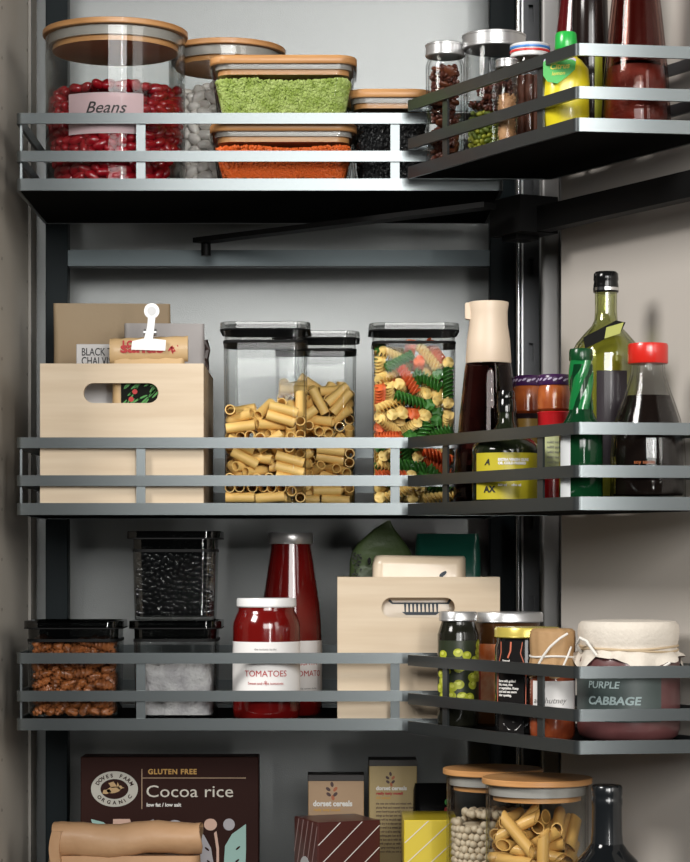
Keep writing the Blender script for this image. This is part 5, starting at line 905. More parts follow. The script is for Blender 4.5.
bm = NB(); lathe(bm, [(0, .25), (.0165, .25), (.0165, .275), (0, .275)], 30); link('cap', bm, BLACK, t)

# ================================================================ SECOND RACK, inside the cabinet
D1 = .226
W = X(203.5, 2.735) - X(40, 2.735)
cb = (X(121.8, 2.735), Yw(2.735), f2); zc_ = lambda py, d=2.735: H(py, d) - f2
hx = lambda px: X(px, 2.735) - cb[0]
crate('wooden_crate', 'pale wooden crate with a handle slot holding tea and a clipped kraft roll', cb, W, D1, zc_(363.5), (hx(83.5), hx(158.5), zc_(403), zc_(383)))
def pouch(name, label, cat, loc, W, D, h, mat, seed=0, top=.25, rz=0, wob=.002, peak=0, n=6):
    """soft bag: full at the foot, pinched flat to a seam at the top"""
    t = thing(name, label, cat, loc, rz); bm = NB(); rg = random.Random(seed); secs = []
    m = 14
    for k in range(m + 1):
        u = k / m; dd_ = D * (1 - (1 - top) * u ** 2.2); ww = W * (1 - peak * max(0, u - .45) * 1.8); cr = min(dd_ * .48, .02)
        s = sect(max(ww, .004), max(dd_, .003), cr, h * u, n)
        secs.append([(px + wob * math.sin(py * 90 + u * 9 + seed), py + wob * math.sin(px * 70 + u * 11 + seed), pz + (wob * 1.5 * math.sin(px * 60 + seed) if u > .8 else 0)) for px, py, pz in s])
    loft(bm, secs); o = link('bag', bm, mat, t); return t
# brown bag at the back, grey bag, label, rolled packet and clip
db = 2.90
pouch('paper_bag', 'flat brown paper bag standing at the back of the left crate', 'bag', (X(112, db), Yw(db), f2 + .0105), X(171, db) - X(54, db), .03, H(303.5, db) - f2 - .0105, KRAFT, 1, .3, wob=.0006)
dg_ = 2.85
GREYB = pbr('grey_paper', (.42, .39, .38), .6, bump=(50, .4, .002))
tt = pouch('tea_bag_pouch', 'grey tea pouch with crumpled dark edge at the right of the left crate', 'pouch', (X(165, dg_), Yw(dg_), f2 + .0105), X(205, dg_) - X(125, dg_), .028, H(323, dg_) - f2 - .0105, GREYB, 2, .3, wob=.0008)
bm = NB(); xx = (X(205, dg_) - X(125, dg_)) / 2
pl = [(-.001, .11), (.001, .125), (-.002, .14), (.002, .155), (.001, .168), (.003, .178), (.0005, .190)]
tube(bm, [(xx + a, 0, zq) for a, zq in pl], .0035, 6); link('crumpled_edge', bm, pbr('dark_foil', (.05, .03, .025), .4), tt)
tb = thing('tea_box', 'white tea packet printed BLACK TEA, tucked in the left crate', 'tea packet', (X(105, 2.80), Yw(2.80), f2 + .0105))
dt = 2.79; bm = NB(); wl = X(77, dt) - X(105, dt); wr = X(133, dt) - X(105, dt)
box(bm, wl, wr, -.010, .016, 0, H(344, dt) - f2 - .0105, .001); link('carton', bm, pbr('pale_grey_card', (.60, .58, .57), .6), tb, smooth=False)
text('BLACK TEA', .0125, INK, tb, wl + .006, -.010, H(355.5, dt) - f2 - .0105, bold=.0001, sx=.72)
text('CHAI VISION', .0125, INK, tb, wl + .006, -.010, H(364.5, dt) - f2 - .0105, bold=.0001, sx=.72)
dr = 2.757; KR2 = pbr('light_kraft', (.56, .38, .19), .5, coat=0.15, bump=(70, .3, .002))
rp = thing('rolled_packet', 'rolled-down kraft snack packet with red lettering held by the white clip', 'packet', (X(149, dr), Yw(dr), f2 + .0105))
xz = lambda px: X(px, dr) - X(149, dr); zr = lambda py: H(py, dr) - f2 - .0105
bm = NB()   # folded-over top: a flattened roll
secs = []
for k in range(15):
    u = k / 14; px = 110 + 78 * u; tilt = (u - .5) * -.003
    ring = []
    for i in range(16):
        a = 2 * PI * i / 16; ring.append((xz(px), .008 * math.cos(a) * (1 + .12 * math.sin(k * 1.7)) , zr(350) + .0147 * math.sin(a) * (1 + .03 * math.sin(k * 2.3)) - tilt * 1))
    secs.append(ring)
loft(bm, secs); link('rolled_top', bm, KR2, rp)
bm = NB(); rr(bm, [(.083, .018, .008, 0), (.085, .026, .01, .05), (.083, .020, .008, zr(372)), (.082, .010, .004, zr(358))]); link('packet_body', bm, KR2, rp)
text('santis', .017, INK_R, rp, xz(121), -.0083, zr(353), bold=.0006, ry=.0, sx=1.3)
text('LO', .010, INK_R, rp, xz(123), -.0078, zr(347.5), bold=.0005)
bm = NB()
for a in range(5): flat(bm, ellipse(xz(171 + a * 1.6), zr(349 + (a % 2) * 2), .0042, .0012, 10, .9 + a * .9), -.0079, .0006)
link('chilli_print', bm, INK_R, rp, smooth=False)
def leafprint(x0, x1, z0, z1, y, par, seed=3):
    rg = random.Random(seed)
    bm = NB(); flat(bm, [(x0, z0), (x1, z0), (x1, z1), (x0, z1)], y, .0004); link('print_ground', bm, pbr('black_print', (.006, .007, .005), .7, spec=.1), par, smooth=False)
    bg, br = NB(), NB()
    for i in range(26):
        cx_, cz_ = rg.uniform(x0, x1), rg.uniform(z0, z1)
        if i % 13 != 0: flat(bg, ellipse(cx_, cz_, .0065, .0011, 10, .7 + rg.uniform(-.3, .3)), y - .0005, .0003)
        else: flat(br, ellipse(cx_ + .006, cz_, .003, .003, 10), y - .0009, .0003)
    link('leaf_print', bg, pbr('green_print', (.04, .22, .03), .5), par, smooth=False); link('berry_print', br, INK_R, par, smooth=False)
leafprint(xz(122), xz(158), zr(405), zr(382), -.0125, rp)
# white clip
cl = thing('bulldog_clip', 'white metal clip gripping the rolled kraft packet', 'clip', (X(149, dr), Yw(dr) - .010, H(353, dr)))
cx_ = lambda px: X(px, dr) - X(149, dr); cz_ = lambda py: H(py, dr) - H(353, dr)
bm = NB(); jaw = [(cx_(132), cz_(350.5)), (cx_(166), cz_(351.5)), (cx_(166.5), cz_(341)), (cx_(154), cz_(339.5)), (cx_(144), cz_(339.5)), (cx_(133), cz_(342))]
flat(bm, jaw, 0, .0016); link('jaw', bm, WHITE, cl, smooth=False)
bm = NB(); flat(bm, [(cx_(144.5), cz_(341)), (cx_(153.5), cz_(341)), (cx_(155), cz_(330)), (cx_(156), cz_(318)), (cx_(149), cz_(316)), (cx_(148), cz_(328))], -.0008, .0016)
flat(bm, ellipse(cx_(152.5), cz_(312), .0088, .0088, 28), -.0008, .0018); link('handle', bm, WHITE, cl, smooth=False)
bm = NB(); flat(bm, ellipse(cx_(152.5), cz_(312), .0050, .0050, 24), -.0026, .0008); link('pressed_ring', bm, pbr('white_enamel_shade', (.62, .62, .62), .4), cl, smooth=False)
bm = NB(); tube(bm, [(cx_(144), .004, cz_(333)), (cx_(157), .004, cz_(333))], .0038, 12); link('spring', bm, STEEL, cl)

# three tall pasta boxes
hb_ = H(321, 2.74) - f2
RIG = pbr('durum_pasta', (.90, .60, .20), .5, var=(30, (.80, .50, .15)))
b = (X(266, 2.792), Yw(2.742) + .050, f2)
box_jar('pasta_container', 'tall clear square container of ridged tube pasta, first beside the left crate', 'food container', b, .096, .092, hb_, lm=G_SMOKE_C)
fill('riga', 'rigatoni', [lambda bm: tube_pasta(bm, .033, .0057, 0, .05)], [RIG], 'short yellow tube pasta piece in the front tall container', 'pasta', 'tube pasta in the front container', Vector(b) + Vector((0, 0, .0055)), keep=lambda p: abs(p.x) < .043)
b = (X(316, 2.90), Yw(2.852) + .046, f2)
box_jar('pasta_container', 'tall clear container of tube pasta standing behind the first one', 'food container', b, .097, .086, hb_, lm=G_SMOKE_C)
fill('rigb', 'rigatoni', [lambda bm: tube_pasta(bm, .033, .0057, 0, .05)], [RIG], 'short yellow tube pasta piece in the rear tall container', 'pasta', 'tube pasta in the rear container', Vector(b) + Vector((0, -.008, .0055)), keep=lambda p: abs(p.x) < .043)
b = (X(413, 2.80), Yw(2.747) + .048, f2)
box_jar('pasta_container', 'tall clear container of three-coloured spiral pasta', 'food container', b, .096, .088, H(322, 2.745) - f2, lm=G_SMOKE_C)
FC = [pbr('tomato_pasta', (.78, .15, .04), .5), pbr('spinach_pasta', (.045, .19, .025), .5), pbr('plain_pasta', (.92, .66, .22), .5)]
fill('fus', 'fusilli', [lambda bm: fusilli(bm)] * 4, FC + FC[2:], ['orange-red pasta spiral in the three-colour container', 'green pasta spiral in the three-colour container'] + ['yellow pasta spiral in the three-colour container'] * 2, 'pasta',
     ['red pasta spirals', 'green pasta spirals'] + ['yellow pasta spirals'] * 2, Vector(b) + Vector((0, -.013, .0055)), keep=lambda p: abs(p.x) < .043)
# ================================================================ SECOND RACK on the door
d = 2.675; x, y = X(488.5, d), Yw(d)
t = thing('oil_dispenser', 'dark glass dispenser with a cream pouring top beside the pasta containers', 'dispenser', (x, y, g2))
z = lambda py: H(py, d) - g2; p = d / F
bm = NB(); lathe(bm, [(0, 0), (.0370, 0), (.0392, .003), (.0392, .02), (.0368, .055), (.0325, .10), (.0270, z(372)), (.0255, z(364)), (.0232, z(364)), (.0247, z(373)), (.0305, .10), (.0348, .055), (.0372, .02), (.0372, .008), (.035, .006), (0, .005)], 56); link('glass_body', bm, G_AMB, t)
bm = NB(); lathe(bm, [(0, .0055), (.0345, .0065), (.0366, .018), (.0350, .045), (0, .045)], 40); link('vinegar', bm, pbr('dark_vinegar', (.030, .007, .006), .2, coat=0.22, spec=.28), t)
CRM = pbr('cream_plastic', (.72, .58, .44), .42)
bm = NB(); lathe(bm, [(0, z(363.5)), (.0248, z(363.5)), (.0255, z(362)), (.0240, z(340)), (.0215, z(325)), (.0212, z(312)), (.0225, z(304)), (.0222, z(302.5)), (.020, z(302)), (0, z(302.5))], 48); top = link('pouring_top', bm, CRM, t)
bm = NB(); secs = []
for k, (xo, w_, zz0, zz1) in enumerate([(-.012, .013, z(323), z(303)), (-.020, .012, z(320), z(303)), (-.0255, .010, z(319), z(303)), (-.0262, .009, z(318), z(304))]):
    secs.append([(xo, -w_ / 2, zz0), (xo, w_ / 2, zz0), (xo, w_ / 2, zz1), (xo, -w_ / 2, zz1)])
loft(bm, secs); link('spout', bm, CRM, top)
# olive oil bottle
x, y, d = RT(506, .0405); z = lambda py: H(py, d) - g2
t = thing('olive_oil_bottle', 'small dark olive oil bottle with a yellow label before the cream-topped dispenser', 'bottle', (x, y, g2))
Rb = .0368
bm = NB(); lathe(bm, [(0, 0), (.035, 0), (Rb, .003), (Rb, z(452)), (.0355, z(446)), (.026, z(438)), (.0135, z(430)), (.0085, z(422)), (.0080, z(405)), (.0088, z(404)), (.0088, z(400)), (0, z(400))], 56); link('glass_body', bm, pbr('dark_olive_gloss', (.010, .013, .006), .12, coat=0.22, spec=.28), t)
bm = NB(); lathe(bm, [(0, z(412)), (.0098, z(412)), (.0098, z(400)), (.0090, z(399)), (.0098, z(398)), (.0092, z(393)), (.0085, z(391)), (0, z(391))], 28); link('cap', bm, pbr('black_cap_gloss', (.01, .01, .01), .1, metal=.4, coat=.5), t)
bm = NB(); patch(bm, Rb + .0001, -62, 66, z(500), z(454)); YL = pbr('mustard_label', (.50, .42, .02), .4); lb = link('label', bm, YL, t)
R_ = Rb + .0004
text('A', .0090, INK, lb, 0, 0, z(466), R=R_, ang=-.72, bold=.0003, shear=.3)
text('A', .011, INK, lb, 0, 0, z(482), R=R_, ang=-.72, bold=.0006); text('AX', .0095, INK, lb, 0, 0, z(493), R=R_, ang=-.74, bold=.0004)
for k, (py, s_) in enumerate([(462, 'EXTRA VIRGIN OLIVE'), (465.5, 'OIL COLD PRESSED')]):
    text(s_, .0036, INK_W, lb, 0, 0, z(py), R=R_, ang=-.30, bold=.0003)
text('500 ml', .0034, INK_W, lb, 0, 0, z(487), R=R_, ang=-.30, bold=.0002); text('olive oil', .0034, INK_W, lb, 0, 0, z(487), R=R_, ang=.08, bold=.0002)
# stacked preserve jars on tins
def preserve(label, x, y, z0, R, h):
    t = thing('preserve_jar', label, 'jar', (x, y, z0)); bm = NB()
    lathe(bm, [(0, 0), (R - .003, 0), (R, .003), (R, h - .016), (R - .002, h - .011), (R - .0026, h - .009), (0, h - .009)], 36)
    link('glass_body', bm, pbr('orange_chutney', (.50, .13, .03), .2, coat=0.4, var=(35, (.26, .045, .015))), t)
    bm = NB(); lathe(bm, [(0, h - .011), (R - .0005, h - .0115), (R, h - .010), (R, h - .002), (R - .0012, h), (0, h - .0004)], 40); l = link('lid', bm, pbr('purple_lid', (.05, .015, .07), .25, coat=0.22, spec=.28), t)
    bm = NB(); rg = random.Random(int(x * 9999))
    for k in range(9):
        a = -1.3 + k * .32; fl = ellipse(0, h - .0055 + .0012 * math.sin(k * 3), .0028, .0011, 8, .5)
        vs0 = len(bm.verts); flat(bm, fl, 0, .0002); bm.verts.ensure_lookup_table()
        for v in bm.verts[vs0:]:
            aa = a + v.co.x / R; v.co = Vector(((R + .0002 - v.co.y) * math.sin(aa), -(R + .0002 - v.co.y) * math.cos(aa), v.co.z))
    link('lid_pattern', bm, pbr('lilac_ink', (.50, .42, .60), .4), l, smooth=False)
    return t
def tin(label, x, y, z0, R, h, red=True):
    t = thing('food_tin', label, 'tin', (x, y, z0)); bm = NB()
    lathe(bm, [(0, .001), (R - .001, 0), (R, .001), (R - .0008, .003), (R - .0008, h - .003), (R, h - .001), (R - .001, h), (R - .002, h - .002), (0, h - .002)], 40)
    link('tin_body', bm, pbr('red_tin', (.55, .015, .02), .25, coat=0.4) if red else pbr('dark_tin', (.02, .012, .015), .3, coat=0.22, spec=.28), t)
    return t
x, y, d = RT(554, .100); hj = .0375; z0t = H(412, d) - g2
q = tin('red tin with a pale green label, under the right-hand purple-lidded jar', x, y, g2, .0188, z0t)
bm = NB(); patch(bm, .0186, -60, 60, H(470, d) - g2, H(437, d) - g2); lb = link('label', bm, pbr('pale_lime_label', (.52, .55, .28), .5), q)
for k in range(5): text('mild tomato chutney', .0042, INK_G, lb, 0, 0, H(444 + 5 * k, d) - g2, R=.0189, ang=-.5)
preserve('purple-lidded jar of orange chutney on the red tin', x, y, g2 + z0t, .0182, H(375, d) - H(412, d))
x, y, d = RT(528, .123); z0t = H(414, d) - g2
q = tin('dark tin with a gold label, half hidden behind the olive oil bottle', x, y, g2, .0165, z0t, False)
bm = NB(); patch(bm, .0163, -60, 60, .03, z0t - .006); link('label', bm, pbr('gold_label', (.35, .22, .04), .4), q)
preserve('purple-lidded jar of orange chutney nearest the cream-topped dispenser', x, y, g2 + z0t, .0165, H(376, d) - H(414, d))
# green bottle
x, y, d = RT(581, .031); z = lambda py: H(py, d) - g2
t = thing('green_bottle', 'green glass bottle with a spiral-twisted neck at the door rack corner', 'bottle', (x, y, g2))
GRN = pbr('bottle_green', (.004, .035, .012), .1, coat=0.22, spec=.28)
bm = NB(); lathe(bm, [(0, 0), (.020, 0), (.0222, .003), (.0222, z(434)), (.0205, z(426)), (.0155, z(419)), (.0118, z(412)), (.0108, z(404)), (.0112, z(380)), (.0118, z(365)), (0, z(365))], 48)
for v in bm.verts:
    if z(418) < v.co.z < z(362) and math.hypot(v.co.x, v.co.y) > .004:
        a = math.atan2(v.co.y, v.co.x); k = 1 + .05 * math.sin(4 * a + v.co.z * 160); v.co.x *= k; v.co.y *= k
link('glass_body', bm, GRN, t)
bm = NB(); secs = []
for k in range(19):   # twisted, fluted collar
    u = k / 18; zz_ = z(410) + (z(361) - z(410)) * u
    secs.append([((.0118 + .0011 * math.cos(4 * (a - u * 2.2))) * math.cos(a), (.0118 + .0011 * math.cos(4 * (a - u * 2.2))) * math.sin(a), zz_) for a in [2 * PI * i / 40 for i in range(40)]])
loft(bm, secs); link('twisted_neck', bm, pbr('bottle_green_light', (.01, .16, .04), .12, coat=0.4), t)
bm = NB(); lathe(bm, [(0, z(361)), (.0120, z(361)), (.0124, z(359)), (.0122, z(351)), (.0112, z(349)), (0, z(349))], 32); link('cap', bm, pbr('dark_green_cap', (.005, .05, .015), .25, coat=0.22, spec=.28), t)
bm = NB(); patch(bm, .0224, -72, -34, z(500), z(432)); link('label', bm, pbr('silver_label', (.60, .62, .62), .35), t)
# tall bottle with the black and silver stopper
d = 2.530; x, y = X(606, d), Yw(d); z = lambda py: H(py, d) - g2
t = thing('liqueur_bottle', 'tall clear bottle of olive-yellow liquid with a black and silver stopper', 'bottle', (x, y, g2))
bm = NB(); O = [(0, 0), (.0345, 0), (.036, .003), (.036, z(358)), (.0350, z(350)), (.031, z(343)), (.023, z(334)), (.0150, z(326)), (.0122, z(320)), (.0116, z(310)), (.0118, z(292))]
lathe(bm, O + [(.0095, z(292)), (.0093, z(312)), (.0125, z(325)), (.021, z(336)), (.029, z(345)), (.0335, z(358)), (.0335, .008), (.030, .006), (0, .005)], 56); link('glass_body', bm, glass('pale_olive_glass', (.80, .82, .62), (.10, .11, .04), .07), t)
bm = NB(); lathe(bm, [(0, .0055), (.0325, .0075), (.0332, .01), (.0332, z(358)), (.0290, z(346)), (.0215, z(338)), (0, z(338))], 48)
link('liquid', bm, pbr('olive_yellow_liquid', (.40, .36, .11), .15, coat=0.4), t)
bm = NB(); lathe(bm, [(0, z(293)), (.0130, z(293)), (.0134, z(292)), (.0132, z(285)), (.0126, z(282)), (.0132, z(280)), (.0128, z(274)), (.0110, z(272)), (0, z(272))], 40); st_ = link('stopper', bm, BLACK, t)
bm = NB(); lathe(bm, [(.0128, z(291)), (.0136, z(291)), (.0136, z(288)), (.0128, z(288))], 40); link('silver_ring', bm, CHROME, st_)
bm = NB(); patch(bm, lambda q: .0362, -22, 30, z(475), z(373)); link('label', bm, pbr('dark_violet_label', (.016, .010, .014), .5, coat=0.22, spec=.28), t)
bm = NB(); flat(bm, [(-.026, z(352)), (-.028, z(341)), (.006, z(324)), (.016, z(326)), (.012, z(334))], -.0375, .0008); tg = link('neck_tag', bm, pbr('black_card', (.008, .008, .007), .7, spec=.1), t, smooth=False)
bm = NB(); flat(bm, [(-.006, z(342)), (-.004, z(331)), (.014, z(326)), (.010, z(337))], -.0384, .0006); link('olive_tag', bm, pbr('olive_card', (.34, .36, .05), .5), tg, smooth=False)
# soy sauce
d = 2.452; x, y = X(648, d), Yw(d); z = lambda py: H(py, d) - g2
t = thing('soy_sauce_bottle', 'clear bottle of black soy sauce with a bright red cap', 'bottle', (x, y, g2))
O = [(0, 0), (.036, 0), (.0385, .003), (.0385, .045), (.0372, z(440)), (.0335, z(420)), (.0280, z(404)), (.0215, z(386)), (.0178, z(374)), (.0172, z(362))]
bm = NB(); lathe(bm, O + [(.0150, z(362)), (.0157, z(374)), (.0193, z(386)), (.0256, z(404)), (.031, z(420)), (.035, z(440)), (.0362, .045), (.0362, .008), (.034, .006), (0, .005)], 56); link('glass_body', bm, GD, t)
bm = NB(); lathe(bm, [(0, .0055), (.0345, .0065), (.0360, .010), (.0360, .045), (.0348, z(440)), (.0308, z(420)), (.0254, z(404)), (.0230, z(396)), (0, z(396))], 48); link('soy_sauce', bm, pbr('soy_black', (.008, .005, .004), .12, coat=0.22, spec=.28), t)
bm = NB(); lathe(bm, [(0, z(364)), (.0198, z(364)), (.0206, z(363)), (.0206, z(346)), (.0198, z(344)), (0, z(344))], 48); link('cap', bm, pbr('red_cap', (.62, .02, .012), .3, coat=.5), t)
text('soy sauce', .0055, pbr('amber_ink', (.34, .09, .02), .4), t, 0, 0, z(465), R=.0388, ang=-.50)
bm = NB()
rg = random.Random(5)

# ================================================================ THIRD RACK, inside the cabinet
d = 2.80
b = (X(76.5, 2.79), Yw(2.737) + .051, f3)
hB = H(621, 2.74) - f3
box_jar('food_container', 'black-lidded clear container of brown pecan halves, lowest at the left', 'food container', b, .105, .094, hB)
PEC = pbr('pecan_brown', (.38, .125, .035), .45, coat=0.2, var=(80, (.16, .05, .015)))
fill('pecan', 'pecan_half', [lambda bm: ovoid(bm, .0235, .0068, .0048, 16, 14, dent=.45, lobes=.5)], [PEC], 'brown wrinkled pecan half in the black-lidded left container', 'nut', 'pecan halves', Vector(b) + Vector((0, -.012, .0055)))
b = (X(177, 2.79), Yw(2.742) + .050, f3)
box_jar('food_container', 'black-lidded container of white salt, under the black bean container', 'food container', b, .096, .092, H(621, 2.742) - f3, lid_over=.010)
bm = NB(); secs = []
for k in range(12):
    u = k / 11; hgt = .058 * u; s = sect(.078, .074, .012, hgt, 6)
    if k == 11: s = sect(.070, .066, .012, .059, 6)
    secs.append([(a * (1 + .015 * math.sin(c_ * 300 + a * 80)), b_ * (1 + .015 * math.sin(c_ * 260 + b_ * 90)), c_ + (.003 * math.sin(a * 90) if k > 9 else 0)) for a, b_, c_ in s])
loft(bm, secs); tag(link('salt', bm, pbr('coarse_salt', (.46, .45, .45), .8, bump=(90, 1.0, .006), var=(40, (.30, .29, .30))), loc=(b[0] + .002, b[1] - .004, b[2] + .0062)), 'coarse white salt in the lower middle container', 'salt', kind='stuff')
b2 = (X(176, 2.79), Yw(2.745) + .048, b[2] + H(621, 2.742) - f3 + .0004)
box_jar('food_container', 'black-lidded container of shiny black beans, topmost of its stack', 'food container', b2, .096, .090, H(531, 2.745) - b2[2], lid_over=.012, dark=True)
BB = pbr('black_bean_skin', (.016, .016, .018), .24, coat=.9)
fill('blackb', 'black_bean', [lambda bm: ovoid(bm, .0130, .0034, .0031, 10, 7)], [BB], 'shiny black bean in the topmost black-lidded container', 'bean', 'black beans', Vector(b2) + Vector((0, -.0315, .0055)), limit=273, keep=lambda p: abs(p.x) < .041)
bm = NB(); rr(bm, [(.080, .056, .01, .0062), (.082, .056, .01, .060), (.070, .045, .01, .066)]); tag(link('black_beans', bm, BB, loc=(b2[0], b2[1] + .009, b2[2])), 'black beans filling the back of the topmost container', 'beans', kind='stuff')
# tomato jar and passata
TOM = pbr('tomato_sauce', (.135, .005, .004), .12, coat=0.4, var=(12, (.09, .003, .003)))
d = 2.772; x, y = X(266.5, d), Yw(d); z = lambda py: H(py, d) - f3
t = thing('tomato_jar', 'squat white-lidded jar of tomato sauce with a TOMATOES label', 'jar', (x, y, f3))
bm = NB(); lathe(bm, [(0, 0), (.034, 0), (.0378, .004), (.0388, .012), (.0388, z(628)), (.0380, z(622)), (.0345, z(614)), (.0325, z(611)), (.0325, z(606)), (0, z(606))], 56); link('glass_body', bm, TOM, t)
bm = NB(); lathe(bm, [(0, z(607)), (.0335, z(607)), (.0345, z(606)), (.0345, z(600)), (.0335, z(598)), (0, z(598.5))], 48); link('lid', bm, WHITE, t)
bm = NB(); patch(bm, .0389, -86, 86, z(694), z(641)); lb = link('label', bm, PAPER_W, t); R_ = .0393
text('TOMATOES', .0098, INK_R, lb, 0, 0, z(675), R=R_, align='CENTER')
text('Sweet and ripe tomatoes', .0042, INK_R, lb, 0, 0, z(683), R=R_, align='CENTER'); text('the tomato larder', .0036, INK_G, lb, 0, 0, z(649), R=R_, align='CENTER'); text('*', .008, INK_R, lb, 0, 0, z(684), R=R_, align='CENTER')
d = 2.868; x, y = X(291, d), Yw(d); z = lambda py: H(py, d) - f3
t = thing('passata_bottle', 'tall tapering bottle of tomato passata behind the tomato jar', 'bottle', (x, y, f3))
Ob = [(0, 0), (.034, 0), (.0368, .004), (.0368, .060), (.0360, z(625)), (.0340, z(605)), (.0270, z(565)), (.0240, z(548)), (.0238, z(543)), (0, z(543))]
bm = NB(); lathe(bm, Ob, 56); link('glass_body', bm, TOM, t)
bm = NB(); lathe(bm, [(0, z(544)), (.0255, z(544)), (.0265, z(542.5)), (.0265, z(535)), (.0255, z(533)), (0, z(533.5))], 48); link('lid', bm, pbr('grey_metal_lid', (.50, .49, .48), .3, .7), t)
bm = NB(); patch(bm, .0369, -60, 88, z(693), z(640)); lb = link('label', bm, PAPER_W, t); R_ = .0373
text('TOMATO', .0098, INK_R, lb, 0, 0, z(675), R=R_, ang=.05); text('PASSATA', .0090, INK_R, lb, 0, 0, z(664), R=R_, ang=.0)
text('the tomato larder', .0034, INK_G, lb, 0, 0, z(688), R=R_, ang=.3)
# right crate with bags
Dc = 2.745
W = X(500, Dc) - X(337.5, Dc); cb = (X(418.7, Dc), Yw(Dc), f3); zc_ = lambda py: H(py, Dc) - f3; hx = lambda px: X(px, Dc) - cb[0]
crate('wooden_crate', 'pale wooden crate with a handle slot holding green and cream bags', cb, W, .19, zc_(577), (hx(381.5), hx(455), zc_(617.5), zc_(597.5)))
db = 2.89
GRB = pbr('matt_green_foil', (.10, .15, .055), .42, bump=(70, .4, .004))
t = thing('coffee_bag', 'dull green bag with a pointed folded top in the right crate', 'bag', (X(382, db), Yw(db), f3 + .0105))
zt_ = lambda py, d=db: H(py, d) - f3 - .0105; xt = lambda px, d=db: X(px, d) - X(382, db)
bm = NB(); secs = []
prof = [(350, 413, 0), (349, 414, .3), (348.5, 414, .6), (350, 413, .82)]
zfull = zt_(521)
out = [(0, 350.5, 413), (zt_(600), 349.5, 414), (zt_(575), 349.5, 414), (zt_(562), 349.5, 413.5), (zt_(552), 352, 411), (zt_(544), 357, 406), (zt_(536), 366, 400), (zt_(529), 374, 394.5), (zt_(524), 382, 391.5), (zt_(520.5), 387.5, 390.5)]
for k, (z_, a, b_) in enumerate(out):
    w_ = X(b_, db) - X(a, db); dd_ = .05 * (1 - (z_ / zfull) ** 3 * .93)
    s = sect(w_, max(.003, dd_), min(.012, dd_ * .45, w_ * .45), z_, 6, cx=xt((a + b_) / 2))
    secs.append([(p[0], p[1] + .0025 * math.sin(p[0] * 110 + k), p[2]) for p in s])
loft(bm, secs); link('bag', bm, GRB, t)
bm = NB()
rg = random.Random(8)
for i in range(60):
    q = rg.uniform(0, 1); px_ = 352 + 9 * rg.random(); py_ = 553 + 24 * q
    flat(bm, ellipse(xt(px_), zt_(py_), .0012, .0008, 6), -.0262, .0006)
link('speckle_print', bm, INK, t, smooth=False)
bm = NB(); flat(bm, ellipse(xt(369), zt_(561), .0022, .0042, 14), -.0268, .0008); link('valve', bm, BLACK, t, smooth=False)
dg_ = 2.89
tg = thing('tea_bag_pouch', 'dark green foil packet with a folded top in the right crate', 'packet', (X(447.5, dg_), Yw(dg_), f3 + .0105))
ww = X(480, dg_) - X(415, dg_); hh = H(535, dg_) - f3 - .0105
bm = NB(); m = []
for k, (u, wf, dd_) in enumerate([(0, .98, .05), (.3, 1, .054), (.75, 1, .050), (.88, 1, .040), (.94, .985, .022), (.972, .97, .014), (1, .94, .010)]):
    s = sect(ww * wf, dd_, min(.012, dd_ * .45), hh * u, 6); m.append([(p[0], p[1], p[2] - (.003 * math.cos(p[0] * 60) if k == 6 else 0)) for p in s])
loft(bm, m); link('foil_bag', bm, pbr('deep_green_foil', (.015, .115, .080), .3, coat=0.4, bump=(40, .25, .003)), tg)
dc = 2.80
CRP = pbr('cream_waxed_paper', (.66, .53, .38), .32, coat=.3, bump=(35, .3, .003), var=(9, (.74, .62, .47)))
tc_ = thing('flour_packet', 'cream waxed paper packet lying across the front of the right crate', 'packet', (X(418.5, dc), Yw(dc), f3 + .0105))
ww = X(465, dc) - X(372.5, dc); hh = H(556, dc) - f3 - .0105
bm = NB(); rr(bm, [(ww * .97, .050, .01, 0), (ww, .056, .012, .02), (ww, .056, .012, hh - .010), (ww * .985, .052, .012, hh - .003), (ww * .95, .044, .010, hh)], 6)
for v in bm.verts: v.co.x += .0012 * math.sin(v.co.z * 150); v.co.z += .0010 * math.sin(v.co.x * 120)
link('paper_packet', bm, CRP, tc_)
xq = lambda px: X(px, dc - .03) - X(418.5, dc); zq = lambda py: H(py, dc - .03) - f3 - .0105
NAVY = pbr('navy_ink', (.015, .028, .045), .5)
bm = NB(); flat(bm, ellipse(xq(443), zq(574), .0050, .0022, 14, .6), -.0283, .0006); flat(bm, [(xq(441), zq(577)), (xq(443), zq(577)), (xq(446), zq(571)), (xq(445), zq(571))], -.0285, .0006)
link('leaf_print', bm, NAVY, tc_, smooth=False)
bm = NB()   # basket-shaped print seen through the slot
flat(bm, [(xq(388), zq(601)), (xq(392), zq(604)), (xq(449), zq(604)), (xq(452), zq(599)), (xq(450), zq(598)), (xq(447), zq(602.5)), (xq(393), zq(602.5)), (xq(390), zq(599))], -.0283, .0005)
for k in range(9):
    a = 404 + k * 4; flat(bm, [(xq(a), zq(604)), (xq(a + 2.3), zq(604)), (xq(a + 2.0), zq(612)), (xq(a + .6), zq(612))], -.0284, .0005)
flat(bm, [(xq(402), zq(612)), (xq(440), zq(612)), (xq(436), zq(615)), (xq(406), zq(615))], -.0284, .0005)
flat(bm, [(xq(398), zq(618)), (xq(446), zq(618)), (xq(446), zq(624)), (xq(398), zq(624))], -.0284, .0005)
link('basket_print', bm, NAVY, tc_, smooth=False)

